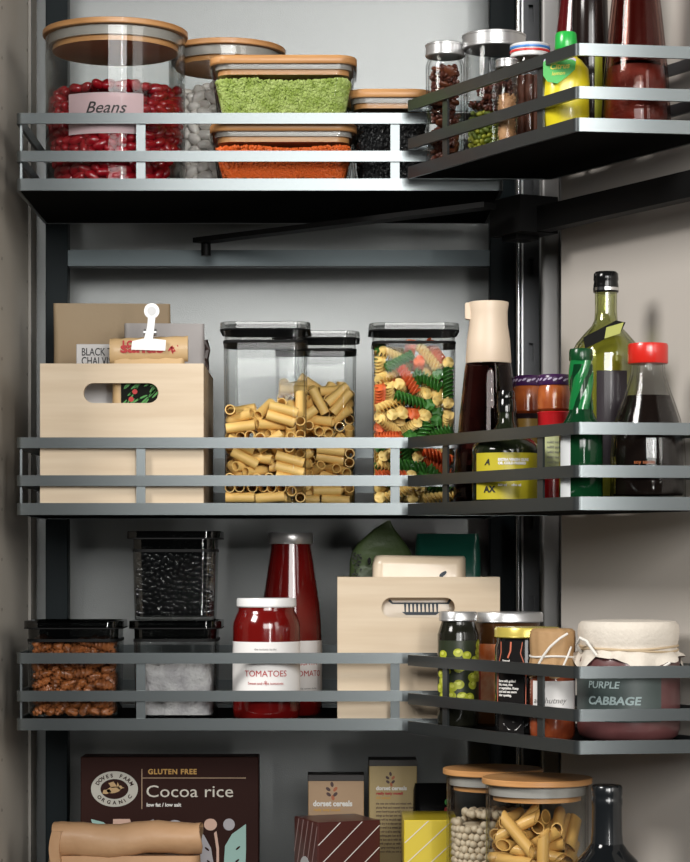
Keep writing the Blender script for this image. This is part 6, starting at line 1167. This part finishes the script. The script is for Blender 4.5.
# ================================================================ THIRD RACK on the door
def food_jar(name, label, x, y, z0, R, h, lidr, lidh, gm, lm, neck=.020):
    t = thing(name, label, 'jar', (x, y, z0)); hg = h - lidh * .5; bm = NB()
    lathe(bm, [(0, 0), (R - .004, 0), (R - .0006, .003), (R, .008), (R, hg - neck), (R - .002, hg - neck + .006), (lidr - .003, hg - .006), (lidr - .003, hg), (0, hg)], 48)
    link('glass_body', bm, gm, t); bm = NB(); z0_, z1 = h - lidh, h
    lathe(bm, [(0, z0_ + .001), (lidr - .001, z0_), (lidr, z0_ + .001), (lidr - .0004, z0_ + .0025), (lidr - .0004, z1 - .002), (lidr - .0015, z1), (0, z1 - .0006)], 48)
    link('lid', bm, lm, t); return t
x, y, d = RT(458, .030); z = lambda py: H(py, d) - g3
t = food_jar('olive_jar', 'dark jar with a printed label of green olives, nearest the rack end', x, y, g3, .0228, z(611.5), .0212, .0105, pbr('dark_brine', (.012, .012, .008), .12, coat=0.22, spec=.28), STEEL)
bm = NB(); patch(bm, .0229, -70, 80, z(702), z(640)); lb = link('label', bm, pbr('olive_print_ground', (.020, .028, .012), .4), t)
bm = NB(); bh = NB(); rg = random.Random(11)
spots = [(rg.uniform(-60, 70), rg.uniform(.02, .98)) for i in range(34)]
for a, u in spots:
    zc0 = z(700) + (z(642) - z(700)) * u; big = .0060 if u < .45 else .0054
    for B_, sc_, off, dz_ in ((bm, 1, .0005, 0), (bh, .42, .0010, .0012)):
        n0 = len(B_.verts); flat(B_, ellipse(0, 0, big * sc_, big * .86 * sc_, 14), 0, .0002); B_.verts.ensure_lookup_table()
        for v in B_.verts[n0:]:
            aa = math.radians(a) + v.co.x / .0229; rad = .0229 + off - v.co.y; zn = zc0 + v.co.z + dz_
            v.co = Vector((rad * math.sin(aa), -rad * math.cos(aa), zn))
link('olive_print', bm, pbr('olive_print_green', (.40, .43, .03), .4), lb, smooth=False); link('olive_shine_print', bh, pbr('olive_print_light', (.60, .62, .10), .4), lb, smooth=False)
x, y, d = RT(507, .100); z = lambda py: H(py, d) - g3
t = food_jar('antipasto_jar', 'amber jar with a wide silver lid and orange-red printed label', x, y, g3, .0385, z(612), .0410, .0112, pbr('amber_oil', (.060, .024, .008), .12, coat=0.22, spec=.28), STEEL)
bm = NB(); patch(bm, .0386, -84, 20, z(703), z(643)); lb = link('label', bm, pbr('orange_print', (.62, .12, .015), .4, var=(55, (.72, .38, .22))), t)
bm = NB(); patch(bm, .0389, -62, -53, z(703), z(664)); link('red_band', bm, pbr('deep_red_print', (.40, .02, .01), .4), lb)
bm = NB(); patch(bm, .0389, -17, 20, z(703), z(652)); link('black_band', bm, INK, lb)
x, y, d = RT(527, .044); z = lambda py: H(py, d) - g3
t = food_jar('chilli_jar', 'black jar with a yellow lid, red-outlined label and barcode', x, y, g3, .0343, z(627), .0352, .0110, pbr('black_glass', (.008, .008, .008), .1, coat=0.22, spec=.28), pbr('yellow_gold_lid', (.62, .50, .10), .25, metal=.3), .016)
R_ = .0347
def curved(bm, pts, R, t=.0003):
    n0 = len(bm.verts); flat(bm, pts, 0, t); bm.verts.ensure_lookup_table()
    for v in bm.verts[n0:]:
        aa = v.co.x / R; rad = R - v.co.y; v.co = Vector((rad * math.sin(aa), -rad * math.cos(aa), v.co.z))
sa = lambda px: R_ * math.asin(max(-.97, min(.97, ((px - 527) / F * d) / R_)))
def shape(dx, off=0):
    return [(sa(501 - dx), z(627) + 0 * off), (sa(519 + dx * .6), z(627)), (sa(518 + dx), z(648)), (sa(524 + dx), z(668)), (sa(523 + dx), z(700)), (sa(497 - dx), z(700)), (sa(496 - dx), z(668)), (sa(500 - dx), z(648))]
bm = NB(); patch(bm, R_ + .0002, -62, -10, z(736), z(640)); lb = link('label', bm, pbr('black_label', (.01, .009, .009), .3, coat=0.22, spec=.28), t)
def outline(bm, pts, w=.0005, R=R_ + .0006):
    for a, b_ in zip(pts, pts[1:]):
        dx, dz = b_[0] - a[0], b_[1] - a[1]; L = math.hypot(dx, dz); nx, nz = -dz / L * w, dx / L * w
        for k in range(3):
            p0 = (a[0] + dx * k / 3, a[1] + dz * k / 3); p1 = (a[0] + dx * (k + 1) / 3, a[1] + dz * (k + 1) / 3)
            curved(bm, [(p0[0] - nx, p0[1] - nz), (p1[0] - nx, p1[1] - nz), (p1[0] + nx, p1[1] + nz), (p0[0] + nx, p0[1] + nz)], R)
bm = NB(); outline(bm, [(sa(500), z(641)), (sa(500), z(652)), (sa(497.5), z(668)), (sa(497), z(704))]); outline(bm, [(sa(520), z(641)), (sa(518), z(652)), (sa(523.5), z(668)), (sa(523), z(704))])
outline(bm, [(sa(509), z(641)), (sa(508.5), z(650)), (sa(506), z(657))], .0009); link('red_outline', bm, pbr('salmon_ink', (.60, .16, .09), .5), lb, smooth=False)
for k, (py, s_) in enumerate([(661, 'Natural'), (665, 'hot chilli'), (681, 'Serve with grilled'), (684.5, 'fish, meat, rice'), (688, 'or vegetables. Keep'), (691.5, 'cool and use soon'), (695, 'after opening.')]):
    text(s_, .0036, INK_W, lb, 0, 0, z(py), R=R_ + .0003, ang=math.asin(((501.5 if k < 2 else 498.5) - 527) / F * d / R_), bold=.0001, sx=.9)
bm = NB()
curved(bm, [(sa(500), z(713)), (sa(511), z(713)), (sa(522), z(713)), (sa(522), z(703)), (sa(511), z(703)), (sa(500), z(703))], R_ + .0004)
curved(bm, [(sa(502), z(722)), (sa(507), z(728)), (sa(514), z(728)), (sa(519), z(722)), (sa(511), z(720))], R_ + .0004); link('barcode_ground', bm, PAPER_W, lb, smooth=False)
bm = NB()
for k in range(11):
    a = 501.3 + k * 1.9; curved(bm, [(sa(a), z(712)), (sa(a + .7), z(712)), (sa(a + .7), z(704)), (sa(a), z(704))], R_ + .0008)
link('barcode', bm, INK, lb, smooth=False)
# kraft-topped jar
x, y, d = RT(552.5, .031); z = lambda py: H(py, d) - g3
t = thing('preserve_jar', 'small jar with a kraft paper cover tied in white string beside the cabbage jar', 'jar', (x, y, g3))
bm = NB(); lathe(bm, [(0, 0), (.0205, 0), (.0232, .004), (.0236, .012), (.0236, z(676)), (.0222, z(664)), (.0215, z(656)), (.0215, z(640)), (0, z(640))], 44)
link('glass_body', bm, pbr('orange_preserve', (.34, .075, .025), .18, coat=0.4, var=(40, (.16, .03, .012))), t)
bm = NB(); secs = []
for k, (r_, py, am) in enumerate([(.0252, 676, .0020), (.0240, 667, .0014), (.0228, 658, .0007), (.0225, 655, .0004), (.0232, 650, .0006), (.0235, 638, .0006), (.0230, 631, .0005), (.020, 628.5, .0004), (.006, 628, 0)]):
    secs.append([((r_ + am * math.sin(11 * a + k * .3)) * math.cos(a), (r_ + am * math.sin(11 * a + k * .3)) * math.sin(a), z(py) + (.0018 * math.sin(5 * a) if k == 0 else 0)) for a in [2 * PI * i / 66 for i in range(66)]])
loft(bm, secs, cap0=False); link('paper_cover', bm, pbr('golden_kraft', (.40, .24, .11), .7, bump=(60, .5, .003)), t)
STR = pbr('white_string', (.70, .67, .62), .8)
bm = NB(); tube(bm, [(.0234 * math.cos(a), .0234 * math.sin(a), z(656) + .0006 * math.sin(3 * a)) for a in [2 * PI * i / 36 for i in range(36)]], .0011, 8, True)
tube(bm, [(.0240 * math.sin(a), -.0240 * math.cos(a) - .0008, zz_) for a, zz_ in [(-.9, z(672)), (-.75, z(664)), (-.5, z(655)), (-.2, z(646)), (.2, z(638)), (.6, z(633))]], .0013, 8)
tube(bm, [(.0246 * math.sin(a), -.0246 * math.cos(a) - .0008, zz_) for a, zz_ in [(.1, z(674)), (.35, z(666)), (.6, z(655)), (.8, z(646))]], .0011, 8); link('string', bm, STR, t)
bm = NB(); patch(bm, .0237, -62, 70, z(717), z(680)); lb = link('label', bm, PAPER_W, t)
text('ac chutney', .0085, INK_G, lb, 0, 0, z(702), R=.0241, ang=-1.0, shear=.3)
# cabbage jar
d = 2.476; x, y = X(628.5, d), Yw(d); z = lambda py: H(py, d) - g3; RJ = .0530
t = thing('cabbage_jar', 'large jar of purple cabbage under a tied cream cloth cover', 'jar', (x, y, g3))
bm = NB(); lathe(bm, [(0, 0), (.044, 0), (.0505, .005), (.0528, .012), (RJ, .022), (RJ, z(668)), (.0520, z(660)), (.0500, z(654)), (.0475, z(650)), (.0465, z(632)), (0, z(630))], 64)
link('glass_body', bm, pbr('purple_cabbage', (.095, .034, .034), .35, coat=0.4, coatr=.1, var=(26, (.13, .05, .05))) if False else pbr('purple_cabbage', (.095, .034, .034), .35, coat=0.4, var=(26, (.13, .05, .05))), t)
bm = NB(); patch(bm, RJ + .0001, -88, 31, z(719), z(669)); lb = link('chalk_label', bm, pbr('chalkboard', (.035, .050, .048), .45, var=(14, (.065, .085, .08))), t)
CH = pbr('chalk', (.30, .38, .38), .8)
text('PURPLE', .0100, CH, lb, 0, 0, z(686), R=RJ + .0004, ang=-.98, bold=.0001, shear=.15, sx=1.1)
text('CABBAGE', .0115, CH, lb, 0, 0, z(702), R=RJ + .0004, ang=-.98, bold=.0003, shear=.15, sx=1.15)
bm = NB(); secs = []; N = 96
rg = random.Random(2); ph = [rg.uniform(0, 6) for _ in range(4)]
def hem(a):
    return -.011 * max(0, math.sin(4 * a + .5)) ** .8 - .006 * max(0, math.sin(7 * a + 1)) + .0010 * math.sin(13 * a)
rows = [(.0562, 656, .0030, 1), (.0544, 653.5, .0024, .7), (.0515, 651.5, .0012, .3), (.0498, 648, .0006, 0), (.0496, 645, .0003, 0), (.0508, 642, .0004, 0), (.0516, 637, .0003, 0), (.0522, 630, .0002, 0), (.0512, 624, .0002, 0), (.048, 621, .0002, 0), (.030, 619.8, 0, 0), (.004, 619.5, 0, 0)]
for r_, py, am, hm in rows:
    secs.append([((r_ + am * math.sin(13 * a + 2 * math.sin(3 * a))) * math.cos(a), (r_ + am * math.sin(13 * a + 2 * math.sin(3 * a))) * math.sin(a), z(py) + hm * hem(a) + hm * .004 * max(0, math.sin(a)) * 0) for a in [2 * PI * i / N for i in range(N)]])
loft(bm, secs, cap0=False); link('cloth_cover', bm, pbr('cream_linen', (.66, .60, .52), .85, bump=(260, .5, .0015)), t)
TW = pbr('natural_twine', (.52, .40, .26), .8); bm = NB()
for dz in (0, .0022): tube(bm, [(.0505 * math.cos(a), .0505 * math.sin(a), z(649) + dz + .0016 * math.sin(a * 2 + dz * 900)) for a in [2 * PI * i / 48 for i in range(48)]], .0012, 8, True)
link('twine', bm, TW, t)
bm = NB()
tube(bm, [(-.050, -.008, z(652)), (-.0555, -.020, z(644)), (-.053, -.030, z(637)), (-.047, -.034, z(640)), (-.0415, -.037, z(648)), (-.037, -.040, z(654))], .0016, 8); link('string_end', bm, STR, t); bm = NB()
tube(bm, [(.026, -.0505, z(668)), (.030, -.0500, z(664)), (.036, -.0465, z(661))], .0013, 8)
link('string_end', bm, STR, t)

# ================================================================ BOTTOM RACK, inside the cabinet
def carton(name, label, x, y, z0, W, D, h, mat, rz=0, top=None):
    t = thing(name, label, 'box', (x, y, z0), rz); bm = NB(); box(bm, -W / 2, W / 2, 0, D, 0, h, .0012); link('carton', bm, mat, t, smooth=False)
    if top: bm = NB(); box(bm, -W / 2 - .0003, W / 2 + .0003, -.0003, D + .0003, h - .0075, h + .0004, .0006); link('top_flap', bm, top, t, smooth=False)
    return t
d = 2.90; xb = X(169.5, d); z = lambda py: H(py, d) - f4; xx = lambda px: X(px, d) - xb
CHOC = pbr('chocolate_card', (.028, .0085, .006), .6, spec=.12)
t = carton('cereal_box', 'tall dark brown cereal box reading Cocoa rice on the bottom rack', xb, Yw(d), f4, X(258.5, d) - X(80.5, d), .05, z(757), CHOC)
IVORY = pbr('ivory_ink', (.62, .58, .50), .5)
text('GLUTEN FREE', .0085, INK_GOLD, t, xx(148), 0, z(774), bold=.0003, space=1.15)
text('Cocoa rice', .0205, IVORY, t, xx(145.5), 0, z(797), sx=1.16)
text('low fat / low salt', .0062, INK_W, t, xx(146.5), 0, z(806.5), bold=.0002)
bm = NB()
for (a0, b0, a1, b1_) in ((141.5, 769, 142.3, 809), (142, 777.6, 246, 778.4)): flat(bm, [(xx(a0), z(b1_)), (xx(a1), z(b1_)), (xx(a1), z(b0)), (xx(a0), z(b0))], 0, .0003)
link('rule_lines', bm, pbr('tan_ink', (.42, .28, .17), .5), t, smooth=False)
# oval badge
ox, oz = xx(114.5), z(789); px_ = d / F
bm = NB(); flat(bm, ellipse(ox, oz, 23.5 * px_, 17.8 * px_, 48), 0, .0003); bd = link('badge', bm, pbr('badge_ivory', (.48, .46, .40), .5), t, smooth=False)
bm = NB(); flat(bm, ellipse(ox, oz, 14 * px_, 10 * px_, 36), -.0003, .0003); link('badge_centre', bm, CHOC, bd, smooth=False)
bm = NB()
flat(bm, ellipse(ox - .001, oz - .001, 7 * px_, 3.2 * px_, 20, .15), -.0006, .0003); flat(bm, ellipse(ox + 5.5 * px_, oz + 1.6 * px_, 2.4 * px_, 2 * px_, 14), -.0006, .0003)
flat(bm, [(ox + 7.4 * px_, oz + 2.2 * px_), (ox + 10 * px_, oz + 1.2 * px_), (ox + 7.4 * px_, oz + .6 * px_)], -.0006, .0003)
flat(bm, [(ox - 5 * px_, oz), (ox - 11 * px_, oz - 1 * px_), (ox - 12 * px_, oz - 4.5 * px_), (ox - 8 * px_, oz - 5 * px_), (ox - 3 * px_, oz - 3 * px_)], -.0006, .0003)
flat(bm, [(ox - 3 * px_, oz + 1 * px_), (ox - 6 * px_, oz + 6 * px_), (ox - 1 * px_, oz + 7.5 * px_), (ox + 3 * px_, oz + 2 * px_)], -.0006, .0003)
flat(bm, [(ox + 2 * px_, oz + 1 * px_), (ox + 3 * px_, oz + 7 * px_), (ox + 5 * px_, oz + 3 * px_)], -.0006, .0003)
link('bird_emblem', bm, pbr('badge_gold', (.48, .31, .14), .5), bd, smooth=False)
for s_, a0, a1, up in (('DOVES FARM', 155, 25, 1), ('ORGANIC', 215, 325, 0)):
    for i, ch in enumerate(s_):
        if ch == ' ': continue
        a = math.radians(a0 + (a1 - a0) * i / (len(s_) - 1)); ex, ez = 18.6 * px_ * math.cos(a), 13.6 * px_ * math.sin(a)
        rot_ = (a - PI / 2) if up else (a + PI / 2)
        hx_, hz_ = -.0020 * math.cos(rot_) + .0021 * math.sin(rot_), -.0020 * math.sin(rot_) - .0021 * math.cos(rot_)
        text(ch, .0062, CHOC, bd, ox + ex + hx_, -.0003, oz + ez + hz_, ry=rot_, bold=.0002)
# bird and leaf artwork in the lower half
TEAL = pbr('pale_teal_print', (.30, .48, .43), .5); PINK = pbr('pink_print', (.62, .40, .31), .5); LGREY = pbr('pale_grey_print', (.40, .38, .40), .5)
A = lambda L: [(xx(a), z(b_)) for a, b_ in L]
bm = NB(); flat(bm, ellipse(xx(210.5), z(824.5), .0078, .0072, 24), 0, .0003); flat(bm, A([(113, 819), (130, 819), (132, 826), (132, 862), (121, 862), (121, 832), (113, 826)]), 0, .0003)
flat(bm, A([(214, 833), (216.5, 831), (219, 848), (219, 905), (216.5, 905), (216.5, 850)]), 0, .0003); link('pink_print', bm, PINK, t, smooth=False)
bm = NB(); flat(bm, ellipse(xx(229), z(824.5), .0070, .0072, 24), 0, .0003); flat(bm, A([(196, 828), (204, 835), (211, 848), (214, 866), (214, 890), (205, 884), (199, 868), (197, 850)]), 0, .0003)
flat(bm, ellipse(xx(175), z(829), .0112, .0110, 24), 0, .0003); flat(bm, A([(134, 832), (140, 824), (154, 819), (152, 825), (146, 832)]), 0, .0003); link('grey_print', bm, LGREY, t, smooth=False)
bm = NB(); flat(bm, A([(91, 819), (103, 822), (113, 829), (116, 840), (100, 834), (93, 826)]), 0, .0003); link('teal_print', bm, TEAL, t, smooth=False); bm = NB()
flat(bm, A([(224, 862), (225, 846), (232, 834), (246, 824), (246, 850), (245, 878), (236, 892), (226, 898)]), 0, .0003); link('teal_print', bm, TEAL, t, smooth=False)
bm = NB()
for a, b_ in ((207, 849), (209, 862), (238, 848), (237, 861)): flat(bm, ellipse(xx(a), z(b_), .0035, .0012, 12, -.7 if a < 220 else .7), -.0003, .0003)
flat(bm, ellipse(xx(122), z(826), .0028, .0024, 12), -.0003, .0003)
link('dark_leaf_marks', bm, CHOC, t, smooth=False)
# rolled brown bag
d = 2.80; xb = X(124, d); z = lambda py, d=2.775: H(py, d) - f4; xr = lambda px: X(px, 2.775) - xb
BRN = pbr('tan_waxed_paper', (.50, .30, .16), .55, coat=0.05, bump=(28, .5, .005), var=(8, (.43, .25, .13)))
t = thing('paper_bag', 'rolled-top tan paper bag lying before the brown cereal box', 'bag', (xb, Yw(d), f4))
bm = NB(); secs = []
for k in range(21):
    u = k / 20; px_k = 52 + 148 * u; ring = []
    zc_k = z(841 + 1.5 * math.sin(u * 5)); sag = .0015 * math.sin(u * 12)
    for i in range(28):
        a = 2 * PI * i / 28; rr_ = .0180 * (1 + .035 * math.sin(3 * a + u * 6) + .02 * math.sin(k * 1.9))
        ring.append((xr(px_k) + .0018 * math.sin(a * 2), rr_ * math.cos(a) * .95, zc_k + sag + rr_ * math.sin(a) * (1.12 - .1 * u)))
    secs.append(ring)
loft(bm, secs, False, False)
secs = [[((p[0]) + .0004, p[1] * .72, z(841) + (p[2] - z(841)) * .72) for p in s] for s in secs]; loft(bm, secs, True, True)
link('rolled_top', bm, BRN, t)
bm = NB(); tube(bm, [(xr(52), .002, z(843)), (xr(56), .001, z(841)), (xr(60), 0, z(843))], .0052, 10); link('inner_fold', bm, BRN, t)
bm = NB(); hbd = z(858)
rr(bm, [(.172, .060, .018, 0), (.182, .070, .022, .02), (.184, .070, .022, hbd * .55), (.180, .048, .018, hbd * .85), (.176, .024, .010, hbd)], 6)
for v in bm.verts: v.co.y += .0025 * math.sin(v.co.x * 70 + v.co.z * 50) + .004; v.co.x += .001 * math.sin(v.co.z * 120)
link('bag', bm, BRN, t)
bm = NB(); secs = []
for k in range(9):
    u = k / 8; px_k = 49 + 10 * math.sin(u * 1.5); ring = []
    secs.append([(xr(51 - 3 * math.sin(u * PI)) + a_, -.018 + b_, z(832 + u * 36)) for a_, b_ in ((0, 0), (.012, -.002), (.014, .034), (0, .036))])
loft(bm, secs); link('side_fold', bm, BRN, t)
# two gold cereal boxes
d = 2.91; xb = X(336, d); z = lambda py: H(py, d) - f4; xx = lambda px: X(px, d) - xb
GOLDC = pbr('tan_gold_card', (.42, .27, .15), .5); GOLDD = pbr('olive_gold_card', (.42, .31, .13), .5); DKB = pbr('black_card_top', (.02, .016, .014), .5)
SEED = [pbr('dark_seed', (.05, .015, .012), .5), pbr('rust_seed', (.40, .10, .03), .5)]
def emblem(t, xx, z, px0, py0, k=1.0):
    bm, br_ = NB(), NB()
    for i, (a, b_, r_) in enumerate(((0, -8, .2), (-4, -3, .9), (3.5, -3, -.7), (-3.5, 2.5, .9), (3.5, 2.5, -.8), (1, 6, .2))):
        flat(br_ if i in (2, 5) else bm, ellipse(xx(px0 + a * k), z(py0 + b_ * k), .0021 * k, .0035 * k, 12, r_), 0, .0003)
    link('seed_emblem', bm, SEED[0], t, smooth=False); link('rust_seed', br_, SEED[1], t, smooth=False)
t = carton('cereal_box', 'small tan-gold cereal box behind the maroon striped box', xb, Yw(d), f4, X(364, d) - X(308, d), .04, z(775), GOLDC, top=DKB)
emblem(t, xx, z, 336 - 4, 792, .95)
text('dorset cereals', .0092, INK_W, t, xx(313), 0, z(806), bold=.0004, sx=.90)
text('really tasty muesli', .0045, INK_GOLD, t, xx(313.5), 0, z(811), bold=.0002)
d = 2.90; xb = X(393, d)
t = carton('cereal_box', 'tall olive-gold cereal box with small print between maroon and yellow boxes', xb, Yw(d), f4, X(417, d) - X(369, d), .045, z(760), GOLDD, top=DKB)
xx = lambda px: X(px, d) - xb
emblem(t, xx, z, 390.5, 780, .75)
text('dorset cereals', .0068, INK_W, t, xx(376), 0, z(790), bold=.0003, sx=.95); text('really tasty muesli', .0045, INK_R, t, xx(376), 0, z(794.5), bold=.0002)
text('All mixed', .0045, INK_GOLD, t, xx(376), 0, z(799), bold=.0002)
words = 'the oats are rolled and mixed with|plump fruit and roasted nuts so that|every bowl is just as full of good|things as the last one was and the|next will be we pick each raisin by|hand dry it in the sun and leave it|there until it is sweet and chewy|then stir it all in one big bowl|so nothing gets lost at the foot|of the box eat it with cold milk|or with yoghurt or with warm milk|on a grey morning and sit down|for once while you are eating it'.split('|')
for i, w_ in enumerate(words): text(w_, .0036, SEED[0], t, xx(376), 0, z(804.5 + 4.0 * i), bold=.00008, sx=.85)
# maroon and yellow boxes with slanting stripes
MAR = pbr('maroon_card', (.060, .014, .011), .35, coat=0.15, spec=.28); YEL = pbr('yellow_card', (.60, .46, .03), .35, coat=.3)
WST = pbr('stripe_white', (.62, .58, .55), .5); GST = pbr('stripe_grey', (.28, .20, .19), .5)
def clipseg(p, q, x0, x1, z0, z1):
    t0, t1 = 0, 1; dx, dz = q[0] - p[0], q[1] - p[1]
    for den, num0, num1 in ((dx, x0 - p[0], x1 - p[0]), (dz, z0 - p[1], z1 - p[1])):
        if abs(den) < 1e-9: continue
        a, b_ = num0 / den, num1 / den
        if a > b_: a, b_ = b_, a
        t0, t1 = max(t0, a), min(t1, b_)
    return None if t0 >= t1 else ((p[0] + dx * t0, p[1] + dz * t0), (p[0] + dx * t1, p[1] + dz * t1))
def stripes(par, x0, x1, h, step, slope, mat, w=.0007, side=None, z0=0, D=None):
    bm = NB()
    for k in range(-12, 24):
        c = x0 + k * step; s_ = clipseg((c, h), (c - h / slope, 0), x0, x1, z0, h)
        if not s_: continue
        (ax, az), (bx, bz) = s_; 
        flat(bm, [(bx - w, bz), (bx + w, bz), (ax + w, az), (ax - w, az)], 0, .0003)
    if side is not None:
        for v in bm.verts: x_, y_ = v.co.x, v.co.y; v.co.x = side + y_; v.co.y = -x_
    link('stripe', bm, mat, par, smooth=False)
d = 2.745; ang = -math.radians(24); px_ = d / F
Wm, Dm = 62 * px_ / math.cos(ang), .078; xk, yk = X(317.5, d), Yw(d) + .004; hm = H(823, d) - f4
t = thing('tea_carton', 'maroon carton with slanting pale stripes, turned with one side showing', 'box', (xk, yk, f4), math.radians(21))
bm = NB(); box(bm, 0, Wm, 0, Dm, 0, hm, .0012); link('carton', bm, MAR, t, smooth=False)
stripes(t, .001, Wm - .001, hm - .001, .027, .93, WST)
bm_side = stripes(t, -Dm + .001, -.001, hm - .001, .0155, 2.6, GST, .0006, side=0)
bm = NB(); c_ = ellipse(-.040, hm - .062, .019, .019, 28)
flat(bm, c_, -.0003, .0003)
for v in bm.verts: x_, y_ = v.co.x, v.co.y; v.co.x = y_; v.co.y = -x_
bz = link('round_badge', bm, pbr('badge_grey', (.36, .36, .36), .4), t, smooth=False)
bm = NB(); flat(bm, ellipse(-.038, hm - .064, .0095, .0110, 20), -.0007, .0003)
for v in bm.verts: x_, y_ = v.co.x, v.co.y; v.co.x = y_; v.co.y = -x_
link('badge_print', bm, PINK, bz, smooth=False)
d = 2.745; xk = X(404, d); hy = H(820, d) - f4; Wy = .088
t = thing('tea_carton', 'bright yellow carton with slanting white stripes beside the chickpea jar', 'box', (xk, Yw(d), f4))
bm = NB(); box(bm, 0, .062, 0, .10, 0, hy, .0012); link('carton', bm, YEL, t, smooth=False)
stripes(t, .001, .061, hy - .001, .027, .93, WST)
t = thing('foil_pouch', 'black pouch with red and green marks behind the yellow carton', 'pouch', (X(434, 2.90), Yw(2.90), f4))
bm = NB(); rr(bm, [(.048, .040, .010, 0), (.052, .044, .012, .04), (.052, .040, .012, .15), (.050, .020, .008, H(790, 2.9) - f4), (.046, .006, .003, H(783, 2.9) - f4)]); link('pouch_body', bm, BLACK, t)
for nm, mt, px0, py0 in (('green_print', pbr('green_dot', (.05, .35, .05), .5), 446.5, 802), ('red_print', INK_R, 446, 810)):
    bm = NB(); flat(bm, ellipse(X(px0, 2.88) - X(434, 2.90), H(py0, 2.88) - f4, .0022, .0035, 12), -.0205, .0006); link(nm, bm, mt, t, smooth=False)

# ================================================================ BOTTOM RACK on the door
x, y, d = RT(493, .077); hj = H(767, d) - g4 - .001
CHK = pbr('chickpea', (.62, .52, .38), .55, var=(70, (.52, .42, .29)))
t = round_jar('glass_jar', 'bamboo-lidded glass jar of pale chickpeas on the bottom door rack', 'jar', (x, y, g4), .0520, hj, .0560)
zb_ = H(809, d) - g4 - .0735
fill('chick', 'chickpea', [lambda bm: ovoid(bm, .0092, .0044, .0043, 12, 8, dent=.1)], [CHK], 'pale round chickpea inside the bamboo-lidded jar', 'chickpea', 'chickpeas in the jar', Vector((x, y, g4 + zb_)), rz=.2, limit=300,
     core=lambda bm: (lathe(bm, [(0, .0055 - zb_), (.0485, .0055 - zb_), (.0485, .0), (.034, .0005), (.034, .057), (0, .0585)], 40)), massname='chickpeas', masslabel='pale chickpeas filling the foot and middle of the jar')
x, y, d = RT(537, .0585)
t = round_jar('glass_jar', 'bamboo-lidded glass jar of yellow penne, in front of the chickpeas', 'jar', (x, y, g4), .0550, H(777, d) - g4, .0590)
zb_ = H(815, d) - g4 - .064
PEN = pbr('penne_pasta', (.66, .40, .12), .45, coat=.15, var=(30, (.58, .33, .09)))
fill('penne', 'penne', [lambda bm: tube_pasta(bm, .048, .0062, .9, .05)], [PEN], 'yellow penne tube inside the front bamboo-lidded jar', 'pasta', 'penne in the jar', Vector((x, y, g4 + zb_)), rz=.5,
     core=lambda bm: lathe(bm, [(0, .0055 - zb_), (.0485, .0055 - zb_), (.0495, -.001), (0, -.0005)], 40), massname='penne_bed', masslabel='yellow penne filling the foot of the front jar')
d = 2.450; x, y = X(607, d), Yw(d); z = lambda py: H(py, d) - g4
t = thing('dark_bottle', 'black glass bottle with a foil-wrapped neck on the bottom door rack', 'bottle', (x, y, g4))
bm = NB(); lathe(bm, [(0, 0), (.036, 0), (.0385, .003), (.0385, z(885)), (.0370, z(872)), (.0310, z(860)), (.0220, z(851)), (.0165, z(843)), (.0150, z(832)), (0, z(832))], 52); link('glass_body', bm, pbr('black_wine_glass', (.006, .007, .008), .1, coat=0.22, spec=.28), t)
bm = NB(); lathe(bm, [(0, z(845)), (.0168, z(845)), (.0155, z(832)), (.0152, z(806)), (.0158, z(804)), (.0158, z(799)), (.0150, z(797)), (.0158, z(794)), (.0158, z(787)), (.0145, z(785)), (0, z(785))], 40); link('foil_cap', bm, pbr('black_foil', (.012, .014, .016), .22, metal=.2, coat=.5), t)
# ---------------------------------------------------------------- light
def area(name, loc, target, sx, sy, power, col=(1, 1, 1), spread=180):
    l = bpy.data.lights.new(name, 'AREA'); l.shape = 'RECTANGLE'; l.size = sx; l.size_y = sy; l.energy = power; l.color = col
    l.spread = math.radians(spread)
    o = bpy.data.objects.new(name, l); COL.objects.link(o); o.location = loc
    o.rotation_euler = (Vector(target) - Vector(loc)).to_track_quat('-Z', 'Y').to_euler(); return o
TGT = (0, 0, 1.25)
def at(az, el, dist): return (dist * math.sin(math.radians(az)) * math.cos(math.radians(el)), -dist * math.cos(math.radians(az)) * math.cos(math.radians(el)), 1.25 + dist * math.sin(math.radians(el)))
area('window_light', at(6, 13.3, 5.4), TGT, 2.9, 1.6, 162, (1, .99, .965))
area('side_window_light', at(-50, 33, 4.2), (.3, -.1, 1.25), 1.3, 1.2, 155, (1, .97, .93))
area('tall_window_light', at(13, 8, 4.6), TGT, .075, 2.4, 42, (1, .98, .95))
area('left_wall_fill_light', at(42, 14, 4.4), (-.3, 0, 1.3), 1.6, 1.7, 45, (1, .97, .92))  # fill lamp added at the right to brighten the left side wall
w = bpy.data.worlds.new('World'); sc.world = w; w.use_nodes = True
w.node_tree.nodes['Background'].inputs[0].default_value = (.9, .95, 1, 1); w.node_tree.nodes['Background'].inputs[1].default_value = .014
sc.view_settings.view_transform = 'Standard'; sc.view_settings.look = 'None'; sc.view_settings.gamma = 1; sc.view_settings.exposure = 0
sc.view_settings.use_curve_mapping = False
sc.cycles.transparent_max_bounces = 40; sc.cycles.max_bounces = 10
sc.cycles.caustics_reflective = False; sc.cycles.caustics_refractive = False
sc.cycles.use_denoising = True
bpy.data.scenes.remove(TXT)
